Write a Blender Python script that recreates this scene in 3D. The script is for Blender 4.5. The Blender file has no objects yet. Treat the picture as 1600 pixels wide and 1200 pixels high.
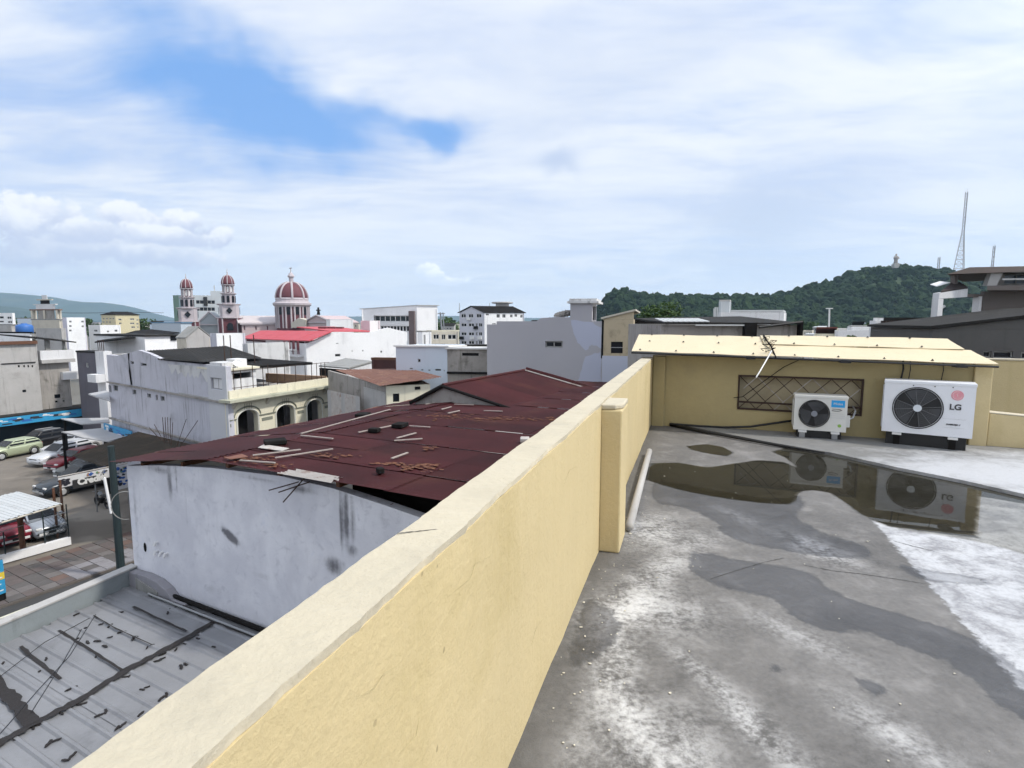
import bpy, bmesh, math, random
import numpy as np
from mathutils import Vector, Matrix, noise as mnoise
random.seed(7)
RND = random.Random(11)
scene = bpy.context.scene
col = scene.collection

# ---------------------------------------------------------------- camera
FPX, H = 880.0, 1.65                      # focal length in photo pixels, eye height above the terrace
PITCH = math.atan(100 / 880.0)
cam_d = bpy.data.cameras.new('camera'); cam = bpy.data.objects.new('camera', cam_d); col.objects.link(cam)
cam_d.sensor_width = 36; cam_d.lens = 36 * FPX / 1600; cam_d.clip_start = 0.05; cam_d.clip_end = 20000
cam.location = (0, 0, H); cam.rotation_euler = (math.pi / 2 - PITCH, 0, 0)
scene.camera = cam

# ---------------------------------------------------------------- sky, sun, exposure
SUN_AZ, SUN_EL = 103.0, 50.0
sd = Vector((math.sin(math.radians(SUN_AZ)) * math.cos(math.radians(SUN_EL)), math.cos(math.radians(SUN_AZ)) * math.cos(math.radians(SUN_EL)), math.sin(math.radians(SUN_EL))))
sun_d = bpy.data.lights.new('sun', 'SUN'); sun_d.energy = 2.9; sun_d.angle = math.radians(4.0); sun_d.color = (1.0, 0.95, 0.86)
sun = bpy.data.objects.new('sun', sun_d); col.objects.link(sun); sun.rotation_euler = sd.to_track_quat('Z', 'Y').to_euler(); sun.location = sd * 60
scene.view_settings.view_transform = 'Standard'; scene.view_settings.look = 'None'
scene.view_settings.exposure = 0.22; scene.view_settings.gamma = 1.0; scene.view_settings.use_curve_mapping = False
scene.cycles.use_denoising = True; scene.cycles.use_adaptive_sampling = True; scene.cycles.adaptive_threshold = .03; scene.cycles.adaptive_min_samples = 16
scene.cycles.max_bounces = 8; scene.cycles.diffuse_bounces = 3; scene.cycles.glossy_bounces = 4; scene.cycles.volume_bounces = 1
scene.cycles.caustics_reflective = False; scene.cycles.caustics_refractive = False

def pray(px, py):
    u = (px - 800) / FPX; v = -(py - 600) / FPX
    return Vector((u, math.cos(PITCH) + v * math.sin(PITCH), -math.sin(PITCH) + v * math.cos(PITCH)))

class NT:
    """tiny node-graph builder"""
    def __init__(s, tree): s.t = tree; s.n = tree.nodes; s.l = tree.links
    def new(s, k, **kw):
        n = s.n.new(k)
        for a, b in kw.items(): setattr(n, a, b)
        return n
    def put(s, sock, v):
        if v is None: return
        if isinstance(v, bpy.types.NodeSocket): s.l.new(v, sock)
        else:
            if sock.type == 'RGBA' and len(v) == 3: v = (*v, 1)
            sock.default_value = v
    def m(s, op, a, b=None, c=None, clamp=False):
        n = s.new('ShaderNodeMath', operation=op, use_clamp=clamp)
        s.put(n.inputs[0], a); s.put(n.inputs[1], b)
        if c is not None: s.put(n.inputs[2], c)
        return n.outputs[0]
    def v(s, op, a, b=None):
        n = s.new('ShaderNodeVectorMath', operation=op)
        s.put(n.inputs[0], a)
        if op == 'SCALE': s.put(n.inputs['Scale'], b); return n.outputs[0]
        if b is not None: s.put(n.inputs[1], b)
        return n.outputs['Value'] if op in ('DOT_PRODUCT', 'LENGTH') else n.outputs[0]
    def comb(s, x, y, z):
        n = s.new('ShaderNodeCombineXYZ')
        for i, q in enumerate((x, y, z)): s.put(n.inputs[i], q)
        return n.outputs[0]
    def sep(s, a):
        n = s.new('ShaderNodeSeparateXYZ'); s.put(n.inputs[0], a); return n.outputs
    def noise(s, vec, scale, detail=4, rough=.55, dist=0, col=False):
        n = s.new('ShaderNodeTexNoise'); s.put(n.inputs['Vector'], vec); n.inputs['Scale'].default_value = scale
        n.inputs['Detail'].default_value = detail; n.inputs['Roughness'].default_value = rough; n.inputs['Distortion'].default_value = dist
        return n.outputs['Color'] if col else n.outputs['Fac']
    def step(s, x, a, b, to0=0., to1=1.):
        n = s.new('ShaderNodeMapRange', interpolation_type='SMOOTHSTEP')
        s.put(n.inputs[0], x); s.put(n.inputs[1], a); s.put(n.inputs[2], b); n.inputs[3].default_value = to0; n.inputs[4].default_value = to1
        return n.outputs[0]
    def mix(s, f, a, b, mode='MIX'):
        n = s.new('ShaderNodeMix', data_type='RGBA', blend_type=mode)
        s.put(n.inputs['Factor'], f); s.put(n.inputs[6], a); s.put(n.inputs[7], b)
        return n.outputs[2]

world = bpy.data.worlds.new('World'); scene.world = world; world.use_nodes = True
world.cycles.sampling_method = 'MANUAL'; world.cycles.sample_map_resolution = 256
def build_world():
    t = NT(world.node_tree); t.n.clear()
    out = t.new('ShaderNodeOutputWorld'); bg = t.new('ShaderNodeBackground'); bg.inputs['Strength'].default_value = 0.1
    t.l.new(bg.outputs[0], out.inputs[0])
    sky = t.new('ShaderNodeTexSky'); sky.sky_type = 'NISHITA'; sky.sun_disc = False
    sky.sun_elevation = math.radians(SUN_EL); sky.sun_rotation = math.radians(SUN_AZ)
    sky.air_density = 1.0; sky.dust_density = 1.2; sky.ozone_density = 1.5
    d = t.v('NORMALIZE', t.new('ShaderNodeTexCoord').outputs['Generated'])
    x, y, z = t.sep(d)
    # cloud layer seen on a flat deck high above
    zz = t.m('ADD', t.m('MAXIMUM', z, 0.0), 0.10)
    p = t.comb(t.m('DIVIDE', x, zz), t.m('DIVIDE', y, zz), 0.0)
    def rot(vec, a, sx, sy):
        n = t.new('ShaderNodeMapping'); t.put(n.inputs['Vector'], vec); n.inputs['Rotation'].default_value = (0, 0, a); n.inputs['Scale'].default_value = (sx, sy, 1); return n.outputs[0]
    warp = t.v('SCALE', t.v('SUBTRACT', t.noise(p, .9, 1.5, .5, col=True), (.5, .5, .5)), .7)
    pw = t.v('ADD', p, warp)
    n1 = t.noise(rot(pw, math.radians(-28), .35, .95), 1.0, 4, .52)
    n2 = t.noise(rot(pw, math.radians(-20), .55, 1.2), 2.3, 4, .6)
    n3 = t.noise(rot(p, math.radians(10), .7, .9), .75, 1.5, .5)
    nd = t.v('SCALE', t.v('SUBTRACT', t.noise(d, 7.0, 3, .6, col=True), (.5, .5, .5)), .13)
    dw = t.v('ADD', d, nd)
    def blob(px, py, sx, sy, a=0, vec=dw):
        """soft spot on the sky dome about one direction: 1 at its centre; also its height coordinate"""
        c = pray(px, py).normalized(); r = c.cross(Vector((0, 0, 1))).normalized(); u = r.cross(c)
        a = math.radians(a); r, u = r * math.cos(a) + u * math.sin(a), u * math.cos(a) - r * math.sin(a)
        A, B_ = t.v('DOT_PRODUCT', vec, tuple(r / sx)), t.v('DOT_PRODUCT', vec, tuple(u / sy))
        return t.m('POWER', .36788, t.m('MULTIPLY_ADD', A, A, t.m('MULTIPLY', B_, B_))), B_
    def add(*a):
        r = a[0]
        for q in a[1:]: r = t.m('ADD', r, q)
        return r
    hole = add(t.m('MULTIPLY', blob(430, 165, .16, .06, -22)[0], .50), t.m('MULTIPLY', blob(270, 70, .20, .08, -28)[0], .30), t.m('MULTIPLY', blob(685, 210, .05, .02)[0], .42), t.m('MULTIPLY', blob(100, 180, .30, .14)[0], .16), t.m('MULTIPLY', blob(600, 205, .14, .03, -10)[0], .18))
    cov = add(t.m('MULTIPLY', n1, .60), t.m('MULTIPLY', n2, .72), .12)
    cov = t.m('SUBTRACT', cov, hole)
    cover = t.step(cov, .10, .80)
    glow = t.step(t.v('DOT_PRODUCT', d, tuple(sd)), .35, 1.0)
    shade = t.step(add(t.m('MULTIPLY', n3, .75), t.m('MULTIPLY', n2, .65)), .48, .88)
    greys = add(t.m('MULTIPLY', blob(865, 250, .040, .022)[0], .8), t.m('MULTIPLY', blob(1190, 350, .10, .04)[0], 1.0), t.m('MULTIPLY', blob(1140, 405, .15, .016)[0], .55), t.m('MULTIPLY', blob(980, 110, .22, .06, 12)[0], .30), t.m('MULTIPLY', blob(1250, 300, .12, .03)[0], .35))
    shade = t.m('SUBTRACT', shade, t.m('MULTIPLY', greys, .85))
    ccol = t.mix(t.m('MAXIMUM', shade, 0.0, clamp=True), (6.0, 6.7, 8.3), (8.2, 8.5, 9.0))
    ccol = t.mix(t.m('MULTIPLY', greys, .85, clamp=True), ccol, (4.9, 5.7, 7.4))
    ccol = t.mix(glow, ccol, t.v('SCALE', ccol, 1.5))
    blue = t.mix(.75, t.v('SCALE', sky.outputs[0], 1.15), (1.75, 4.0, 8.6))
    c = t.mix(cover, blue, ccol)
    # thin milky air towards the horizon
    hz = t.step(z, .0, .26, 1., 0.)
    c = t.mix(t.m('MULTIPLY', hz, .62), c, (7.9, 8.4, 9.3))
    # cumulus standing low over the city
    puff = t.noise(d, 21, 6, .64)
    fine = t.m('SUBTRACT', puff, .5)
    dc = t.v('ADD', d, t.v('SCALE', nd, .30))
    def cumulus(lst, c, hi, lo, k=1.0, soft=.22, amp=2.6):
        for (px, py, sx, sy) in lst:      # drawn from the back to the front, each puff lit on its upper side
            g, b = blob(px, py, sx, sy, 0, dc)
            e = t.m('MULTIPLY_ADD', t.m('MULTIPLY', fine, amp), t.m('SQRT', g), g)
            hi_e = t.m('MAXIMUM', t.m('MULTIPLY_ADD', b, -.45, .45), .40 + soft)      # crisp crown, dissolving base
            mask = t.step(e, .36, hi_e, 0., k)
            lit = t.step(t.m('MULTIPLY_ADD', fine, 2.4, b), -.45, .75)
            c = t.mix(mask, c, t.mix(lit, lo, hi))
        return c
    WH, GY = (9.4, 9.4, 9.6), (6.0, 6.4, 7.9)
    c = cumulus([(150, 460, .075, .016), (560, 447, .035, .009), (1040, 440, .05, .012), (900, 418, .06, .022), (455, 413, .020, .011), (770, 436, .035, .009)], c, (8.3, 8.5, 9.2), (6.6, 7.3, 8.7), .7, .35, 1.2)
    c = cumulus([(110, 385, .19, .034), (210, 345, .045, .030), (290, 352, .050, .030), (55, 338, .060, .038), (345, 368, .022, .018), (5, 350, .05, .035), (130, 364, .06, .022), (275, 370, .07, .018)], c, WH, GY)
    c = cumulus([(700, 437, .034, .013), (672, 424, .022, .020), (686, 430, .020, .014)], c, (10.8, 10.8, 10.9), (8.0, 8.5, 9.8))
    t.l.new(c, bg.inputs['Color'])
build_world()

# ---------------------------------------------------------------- geometry helpers
def Zp(px, py, z):
    r = pray(px, py); k = (z - H) / r.z; return Vector((r.x * k, r.y * k, z))
def Dp(px, py, y):
    r = pray(px, py); k = y / r.y; return Vector((r.x * k, y, H + r.z * k))
def az(a): a = math.radians(a); return Vector((math.sin(a), math.cos(a), 0))
TA = 17.85
E1, E2 = az(TA), az(TA + 90)
def T(s, t, z=0.0): return E1 * s + E2 * t + Vector((0, 0, z))
def to_st(p): return (p.dot(E1), p.dot(E2))
G1, G2 = az(27), az(118)
GZ = -10.0
def isect(P, dr, px, py):
    """point of the plan line P + s*dr that stands on the sight line of (px, py)"""
    r = pray(px, py)
    a, b, c, e = dr.x, -r.x, dr.y, -r.y
    det = a * e - b * c
    s = ((-P.x) * e - b * (-P.y)) / det
    return Vector((P.x + dr.x * s, P.y + dr.y * s, 0))

class MB:
    def __init__(s): s.v = []; s.f = []
    def poly(s, pts): 
        b = len(s.v); s.v += [tuple(p) for p in pts]; s.f.append(tuple(range(b, b + len(pts))))
    def extr(s, pts, vec):
        vec = Vector(vec); a = [Vector(p) for p in pts]; b = [p + vec for p in a]
        n = len(a); k = len(s.v); s.v += [tuple(p) for p in a + b]
        s.f.append(tuple(k + i for i in reversed(range(n)))); s.f.append(tuple(k + n + i for i in range(n)))
        for i in range(n): j = (i + 1) % n; s.f.append((k + i, k + j, k + n + j, k + n + i))
    def prism(s, xy, z0, z1): s.extr([(p[0], p[1], z0) for p in xy], (0, 0, z1 - z0))
    def box(s, c, size, M=None):
        c = Vector(c); hx, hy, hz = [q / 2 for q in size]
        pts = [Vector((x, y, -hz)) for x, y in ((-hx, -hy), (hx, -hy), (hx, hy), (-hx, hy))]
        pts2 = [p + Vector((0, 0, 2 * hz)) for p in pts]
        if M is not None: pts = [M @ p for p in pts]; pts2 = [M @ p for p in pts2]
        k = len(s.v); s.v += [tuple(p + c) for p in pts + pts2]
        for q in ((3, 2, 1, 0), (4, 5, 6, 7), (0, 1, 5, 4), (1, 2, 6, 5), (2, 3, 7, 6), (3, 0, 4, 7)): s.f.append(tuple(k + i for i in q))
    def tube(s, p0, p1, r, n=8, r1=None, caps=True): s.path([p0, p1], [r, r if r1 is None else r1], n, caps)
    def path(s, pts, r, n=6, caps=True):
        pts = [Vector(p) for p in pts]; m = len(pts); rr = r if isinstance(r, (list, tuple)) else [r] * m
        k = len(s.v)
        for i, p in enumerate(pts):
            d = (pts[min(i + 1, m - 1)] - pts[max(i - 1, 0)]).normalized()
            a = d.cross(Vector((0, 0, 1)));  a = a.normalized() if a.length > 1e-4 else Vector((1, 0, 0)); b = d.cross(a)
            for j in range(n):
                th = 2 * math.pi * j / n; s.v.append(tuple(p + (a * math.cos(th) + b * math.sin(th)) * rr[i]))
        for i in range(m - 1):
            for j in range(n):
                q = (j + 1) % n; s.f.append((k + i * n + j, k + i * n + q, k + (i + 1) * n + q, k + (i + 1) * n + j))
        if caps: s.f.append(tuple(k + j for j in reversed(range(n)))); s.f.append(tuple(k + (m - 1) * n + j for j in range(n)))
    def lathe(s, c, prof, n=16, a0=0, a1=2 * math.pi):
        c = Vector(c); k = len(s.v); full = abs(a1 - a0 - 2 * math.pi) < 1e-6; nn = n if full else n + 1
        for (r, z) in prof:
            for j in range(nn): th = a0 + (a1 - a0) * j / n; s.v.append((c.x + r * math.cos(th), c.y + r * math.sin(th), c.z + z))
        for i in range(len(prof) - 1):
            for j in range(n):
                q = (j + 1) % nn; s.f.append((k + i * nn + j, k + i * nn + q, k + (i + 1) * nn + q, k + (i + 1) * nn + j))
        if full: s.f.append(tuple(k + j for j in reversed(range(nn)))); s.f.append(tuple(k + (len(prof) - 1) * nn + j for j in range(nn)))
    def mesh(s, name, off=None, smooth=False, merge=False):
        me = bpy.data.meshes.new(name); v = s.v if off is None else [(a - off[0], b - off[1], c - off[2]) for a, b, c in s.v]
        me.from_pydata(v, [], s.f)
        bm = bmesh.new(); bm.from_mesh(me)
        if merge: bmesh.ops.remove_doubles(bm, verts=bm.verts, dist=1e-4)
        bmesh.ops.recalc_face_normals(bm, faces=bm.faces); bm.to_mesh(me); bm.free()
        if smooth:
            for p in me.polygons: p.use_smooth = True
        return me

def tag(o, label=None, cat=None, group=None, kind=None):
    for k, v in (('label', label), ('category', cat), ('group', group), ('kind', kind)):
        if v: o[k] = v
    return o
def root(name, label, cat, loc=(0, 0, 0), group=None):
    o = bpy.data.objects.new(name, None); o.empty_display_size = .3; col.objects.link(o); o.location = loc
    return tag(o, label, cat, group)
def wloc(o):
    p = Vector((0, 0, 0))
    while o is not None: p += Vector(o.location); o = o.parent
    return p
def link(name, me, mat=None, parent=None, loc=None):
    o = bpy.data.objects.new(name, me); col.objects.link(o)
    if mat is not None and not me.materials: me.materials.append(mat)
    if parent is not None:
        o.parent = parent; o.location = (Vector(loc) if loc is not None else Vector((0, 0, 0))) - wloc(parent)
    elif loc is not None: o.location = loc
    return o
def part(name, mb, mat, parent=None, smooth=False, label=None, kind=None, bevel=0, merge=False):
    """mesh given in world coordinates, parented to its thing"""
    me = mb.mesh(name, None, smooth, merge)
    o = link(name, me, mat, parent)
    if label: o['label'] = label
    if kind: o['kind'] = kind
    if bevel:
        b = o.modifiers.new('bevel', 'BEVEL'); b.width = bevel; b.segments = 2; b.limit_method = 'ANGLE'; b.angle_limit = math.radians(40)
    return o
def solo(name, mb, mat, label, cat, group=None, smooth=False, bevel=0):
    c = sum((Vector(v) for v in mb.v), Vector()) / len(mb.v); c.z = min(v[2] for v in mb.v)
    me = mb.mesh(name, c, smooth); o = link(name, me, mat, None, c)
    if bevel:
        b = o.modifiers.new('bevel', 'BEVEL'); b.width = bevel; b.segments = 2; b.limit_method = 'ANGLE'
    return tag(o, label, cat, group)
def struct(name, mb, mat, parent=None, smooth=False):
    o = part(name, mb, mat, parent, smooth)
    if parent is None: o['kind'] = 'structure'
    return o
def copy_tree(o, parent=None):
    c = o.copy(); col.objects.link(c); c.parent = parent
    for ch in o.children: copy_tree(ch, c)
    return c
def text(name, body, size, mat, parent, M, extrude=.002, italic=0, bold=0):
    cu = bpy.data.curves.new(name, 'FONT'); cu.body = body; cu.size = size; cu.extrude = extrude; cu.align_x = 'CENTER'; cu.align_y = 'CENTER'; cu.shear = italic; cu.offset = bold
    o = bpy.data.objects.new('tmp_text', cu); col.objects.link(o)
    dg = bpy.context.evaluated_depsgraph_get(); me = bpy.data.meshes.new_from_object(o.evaluated_get(dg)); me.name = name
    bpy.data.objects.remove(o)
    me.materials.clear(); me.transform(M)
    return link(name, me, mat, parent)

class Face:
    """upright plane from A to B, left to right as seen from outside"""
    def __init__(s, A, B):
        s.A = Vector((A[0], A[1], 0)); s.B = Vector((B[0], B[1], 0)); s.L = (s.B - s.A).length; s.d = (s.B - s.A) / s.L; s.n = Vector((s.d.y, -s.d.x, 0))
    def P(s, u, z, w=0.0): q = s.A + s.d * u + s.n * w; return Vector((q.x, q.y, z))
    def hit(s, px, py):
        r = pray(px, py); den = r.x * s.n.x + r.y * s.n.y; k = s.A.dot(s.n) / den
        p = Vector((r.x * k, r.y * k, H + r.z * k)); return ((p - s.A).dot(s.d), p.z)
    def rect(s, x0, y0, x1, y1):
        ym, xm = (y0 + y1) / 2, (x0 + x1) / 2
        return (s.hit(x0, ym)[0], s.hit(x1, ym)[0], s.hit(xm, y1)[1], s.hit(xm, y0)[1])
    def box(s, mb, u0, u1, z0, z1, w0, w1):
        mb.extr([s.P(u0, z0, w0), s.P(u1, z0, w0), s.P(u1, z0, w1), s.P(u0, z0, w1)], (0, 0, z1 - z0))
    def M(s, u, z, w): 
        m = Matrix((s.d, (0, 0, 1), s.n)).transposed().to_4x4(); m.translation = s.P(u, z, w); return m
    def wall(s, mb, z0, z1, holes=(), t=.2, u0=0, u1=None):
        u1 = s.L if u1 is None else u1
        holes = [(max(u0 + .02, a), min(u1 - .02, b), max(z0 + .02, c), min(z1 - .02, e)) for a, b, c, e in holes]
        holes = [h for h in holes if h[1] > h[0] and h[3] > h[2]]
        us = sorted({round(q, 4) for h in holes for q in h[:2]} | {round(u0, 4), round(u1, 4)})
        zs = sorted({round(q, 4) for h in holes for q in h[2:]} | {round(z0, 4), round(z1, 4)})
        def solid(i, j):
            if i < 0 or j < 0 or i >= len(us) - 1 or j >= len(zs) - 1: return False
            um, zm = (us[i] + us[i + 1]) / 2, (zs[j] + zs[j + 1]) / 2
            return not any(h[0] < um < h[1] and h[2] < zm < h[3] for h in holes)
        for i in range(len(us) - 1):
            for j in range(len(zs) - 1):
                if not solid(i, j): continue
                a, b, c, e = us[i], us[i + 1], zs[j], zs[j + 1]
                mb.poly([s.P(a, c), s.P(b, c), s.P(b, e), s.P(a, e)]); mb.poly([s.P(a, c, -t), s.P(a, e, -t), s.P(b, e, -t), s.P(b, c, -t)])
                if not solid(i - 1, j): mb.poly([s.P(a, c), s.P(a, e), s.P(a, e, -t), s.P(a, c, -t)])
                if not solid(i + 1, j): mb.poly([s.P(b, c), s.P(b, c, -t), s.P(b, e, -t), s.P(b, e)])
                if not solid(i, j - 1): mb.poly([s.P(a, c), s.P(a, c, -t), s.P(b, c, -t), s.P(b, c)])
                if not solid(i, j + 1): mb.poly([s.P(a, e), s.P(b, e), s.P(b, e, -t), s.P(a, e, -t)])
    def window(s, parent, r, mf, mp, inset=.1, fw=.05, mull=1, sill=False, name='window'):
        u0, u1, z0, z1 = r; g = .003
        mb = MB()
        s.box(mb, u0 + g, u0 + fw, z0 + g, z1 - g, -inset, -inset + .05); s.box(mb, u1 - fw, u1 - g, z0 + g, z1 - g, -inset, -inset + .05)
        s.box(mb, u0 + fw, u1 - fw, z0 + g, z0 + fw, -inset, -inset + .05); s.box(mb, u0 + fw, u1 - fw, z1 - fw, z1 - g, -inset, -inset + .05)
        for i in range(1, mull + 1):
            um = u0 + (u1 - u0) * i / (mull + 1); s.box(mb, um - fw / 2, um + fw / 2, z0 + fw, z1 - fw, -inset, -inset + .045)
        w = part(name, mb, mf, parent)
        mb = MB(); s.box(mb, u0 + g, u1 - g, z0 + g, z1 - g, -inset - .03, -inset - .005); part('pane', mb, mp, w)
        if sill: mb = MB(); s.box(mb, u0 - .06, u1 + .06, z0 - .07, z0 - .002, -.05, .06); part('sill', mb, mf, w)
        return w

# ---------------------------------------------------------------- materials
def new_mat(name):
    m = bpy.data.materials.new(name); m.use_nodes = True; t = NT(m.node_tree)
    return m, t, m.node_tree.nodes['Principled BSDF']
def bump(t, bs, h, strength=.3, dist=.02):
    n = t.new('ShaderNodeBump'); n.inputs['Strength'].default_value = strength; n.inputs['Distance'].default_value = dist
    t.put(n.inputs['Height'], h); t.l.new(n.outputs[0], bs.inputs['Normal'])
def mat(name, c, rough=.85, var=.18, scale=1.3, streak=0., dirt=0., dcol=(.05, .05, .045), dscale=.9, patch=0., pcol=None, bmp=.25, metal=0., spec=.4, soft=.12, streak_w=5.0, fine=18, ovar=0., pits=0.):
    m, t, b = new_mat(name)
    pos = t.new('ShaderNodeNewGeometry').outputs['Position']
    n1 = t.noise(pos, scale, 5, .6); n2 = t.noise(pos, fine, 5, .65)
    k = t.m('ADD', t.m('MULTIPLY', t.m('SUBTRACT', n1, .5), var * 2.4), t.m('MULTIPLY', t.m('SUBTRACT', n2, .5), var * 1.0))
    if ovar: k = t.m('ADD', k, t.m('MULTIPLY', t.m('SUBTRACT', t.new('ShaderNodeObjectInfo').outputs['Random'], .5), ovar))
    base = t.mix(1.0, (*c, 1), t.comb(t.m('ADD', k, 1.0), t.m('ADD', k, 1.0), t.m('ADD', k, 1.0)), 'MULTIPLY')
    if patch:
        pm = t.step(t.noise(pos, dscale * .8, 3, .5, .6), .58 - .02, .58 + soft, 0., patch); base = t.mix(pm, base, (*(pcol or tuple(min(1, q * 1.25) for q in c)), 1))
    if dirt:
        dm = t.step(t.noise(pos, dscale, 7, .68, .4), .50, .50 + soft + .12, 0., dirt); base = t.mix(dm, base, (*dcol, 1))
    if streak:
        mp = t.new('ShaderNodeMapping'); t.put(mp.inputs['Vector'], pos); mp.inputs['Scale'].default_value = (streak_w, streak_w, .28)
        sm = t.step(t.noise(mp.outputs[0], 1.0, 5, .6, .3), .50, .74, 0., 1.)
        sm = t.m('MULTIPLY', sm, t.step(t.noise(pos, .55, 3, .5), .36, .66, 0., streak)); base = t.mix(sm, base, (*dcol, 1))
    if pits:      # small chips in the paint, grouped here and there
        vo = t.new('ShaderNodeTexVoronoi'); t.put(vo.inputs['Vector'], pos); vo.inputs['Scale'].default_value = 9
        pm = t.m('MULTIPLY', t.step(t.m('ADD', vo.outputs['Distance'], t.m('MULTIPLY', n2, .16)), .13, .16, pits, 0.), t.step(t.noise(pos, 1.3, 3, .6), .52, .60)); base = t.mix(pm, base, (.22, .17, .09, 1))
    t.l.new(base, b.inputs['Base Color']); b.inputs['Roughness'].default_value = rough; b.inputs['Metallic'].default_value = metal; b.inputs['Specular IOR Level'].default_value = spec
    if bmp: bump(t, b, t.m('ADD', n2, t.m('MULTIPLY', n1, 1.5)), bmp, .015)
    return m
def plain(name, c, rough=.5, metal=0., spec=.5, var=.06):
    m, t, b = new_mat(name); pos = t.new('ShaderNodeTexCoord').outputs['Object']
    k = t.m('ADD', t.m('MULTIPLY', t.m('SUBTRACT', t.noise(pos, 9, 4, .6), .5), var * 2), 1.0)
    t.l.new(t.mix(1.0, (*c, 1), t.comb(k, k, k), 'MULTIPLY'), b.inputs['Base Color'])
    b.inputs['Roughness'].default_value = rough; b.inputs['Metallic'].default_value = metal; b.inputs['Specular IOR Level'].default_value = spec
    return m
GLASS = plain('window_glass_dark', (.010, .012, .016), .22, 0, .25)
GLASSB = plain('window_glass_blue', (.03, .05, .07), .15, 0, .6)
BLACK = plain('black', (.012, .012, .013), .6); DARK = mat('soot_and_shade', (.016, .015, .015), .95, .3, spec=.1)  # the dark one also covers sheets standing in for unlit interiors
WHITE_M = plain('white_metal', (.70, .70, .69), .4); STEEL = plain('steel', (.35, .36, .37), .4, .8)
ALU = plain('aluminium', (.55, .56, .57), .45, .5); RUSTBAR = plain('rusty_steel', (.055, .033, .025), .85, .2)
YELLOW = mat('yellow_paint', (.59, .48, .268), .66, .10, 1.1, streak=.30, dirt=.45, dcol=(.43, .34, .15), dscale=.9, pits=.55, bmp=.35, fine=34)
CREAM_TOP = mat('cream_coping', (.53, .475, .36), .8, .14, 3.0, dirt=.40, dcol=(.34, .31, .25), dscale=3.5, bmp=.35, fine=40)
YELLOW_SHADED = mat('yellow_paint_shaded', (.40, .33, .170), .75, .10, 1.8, streak=.35, dirt=.35, dcol=(.25, .215, .13), dscale=1.1, bmp=.3)  # same yellow, darkened to carry the shade on the rear wall
CREAM_SHEET = mat('cream_sheet', (.66, .56, .37), .45, .05, 1.5, dirt=.12, dcol=(.5, .38, .2), dscale=4, bmp=.05)
CONC = mat('concrete', (.27, .27, .26), .85, .2, 1.2, streak=.5, dirt=.4)
CONC_L = mat('concrete_light', (.42, .41, .40), .88, .14, .8, streak=.55, dirt=.35, dcol=(.14, .13, .11), dscale=.6)
CONC_STAIN = mat('concrete_stained', (.33, .31, .29), .9, .2, .8, streak=.9, dirt=.7, dcol=(.07, .065, .05), dscale=.9)
WHITE = mat('white_plaster', (.68, .68, .69), .85, .09, .5, streak=.45, dirt=.28, dcol=(.35, .34, .34), dscale=.4)
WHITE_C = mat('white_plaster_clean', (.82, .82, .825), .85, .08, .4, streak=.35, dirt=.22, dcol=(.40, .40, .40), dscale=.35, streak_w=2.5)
WHITE_W = mat('white_plaster_weathered', (.60, .61, .66), .9, .09, .7, streak=.55, dirt=.38, dcol=(.24, .24, .26), dscale=.55, patch=.35, pcol=(.68, .69, .73))
WHITE_D = mat('white_plaster_sooty', (.60, .60, .60), .9, .12, .6, streak=1.0, dirt=.55, dcol=(.10, .095, .09), dscale=.7, streak_w=3)
WHITE_SHADED = mat('white_plaster_shaded', (.52, .52, .575), .9, .14, .6, streak=.9, dirt=.5, dcol=(.15, .15, .165), dscale=.5)  # white plaster with the bluish shade of unlit sides in its colour
LBLUE = mat('pale_blue_plaster', (.58, .65, .74), .85, .06, .5, streak=.2, dcol=(.35, .40, .46))
CREAM = mat('cream_plaster', (.70, .66, .52), .85, .08, .7, streak=.4, dirt=.2, dcol=(.26, .24, .17))
BEIGE = mat('beige_plaster', (.56, .52, .44), .88, .1, .7, streak=.45, dirt=.25, dcol=(.22, .20, .17))
GREYP = mat('grey_plaster', (.40, .395, .425), .9, .05, .35, streak=.12, dcol=(.33, .33, .36), patch=.55, pcol=(.53, .55, .64), dscale=.16, soft=.06)
TAN = mat('tan_plaster', (.50, .42, .29), .9, .08, .6, streak=.3, dirt=.5, dcol=(.10, .085, .06), dscale=1.6)
MAROON = mat('maroon_sheet', (.048, .0105, .0115), .62, .40, .8, dirt=.55, dcol=(.022, .008, .009), dscale=.55, patch=.30, pcol=(.085, .032, .019), bmp=.12, fine=9, spec=.2, ovar=.45)
RUST = mat('rusty_sheet', (.17, .075, .05), .8, .3, 1.2, dirt=.7, dcol=(.33, .20, .12), dscale=1.3, bmp=.2)
PALE_SHEET = mat('pale_sheet', (.47, .44, .41), .7, .2, 3, dirt=.75, dcol=(.22, .10, .06), dscale=3.5, bmp=.1)
GREY_SHEET = mat('grey_zinc_sheet', (.215, .22, .235), .5, .22, 1.1, dirt=.5, dcol=(.085, .085, .092), dscale=1.0, bmp=.08, spec=.5, streak=.0)
TAR = mat('tar', (.022, .019, .019), .75, .3, 6, bmp=.6)
DARKROOF = mat('sooty_fibre_roof', (.026, .025, .024), .95, .4, 1.3, spec=.2, dirt=.6, dcol=(.065, .06, .052), dscale=.8)
MOSSROOF = mat('mouldy_roof', (.020, .017, .014), .95, .4, 1.5, spec=.2, dirt=.7, dcol=(.055, .040, .029), dscale=.9)
ASPHALT = mat('asphalt', (.052, .052, .053), .9, .2, .8, dirt=.3, dcol=(.09, .085, .08))
LOT = mat('parking_ground', (.17, .15, .128), .95, .28, .35, dirt=.85, dcol=(.065, .058, .05), dscale=.32, patch=.6, pcol=(.29, .265, .23))
CITYG = mat('city_ground', (.15, .145, .13), .95, .3, .05, dirt=.7, dcol=(.05, .075, .03), dscale=.02)
PINKRED = mat('pink_red_sheet', (.50, .075, .09), .6, .08, .4, bmp=.05)
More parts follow.
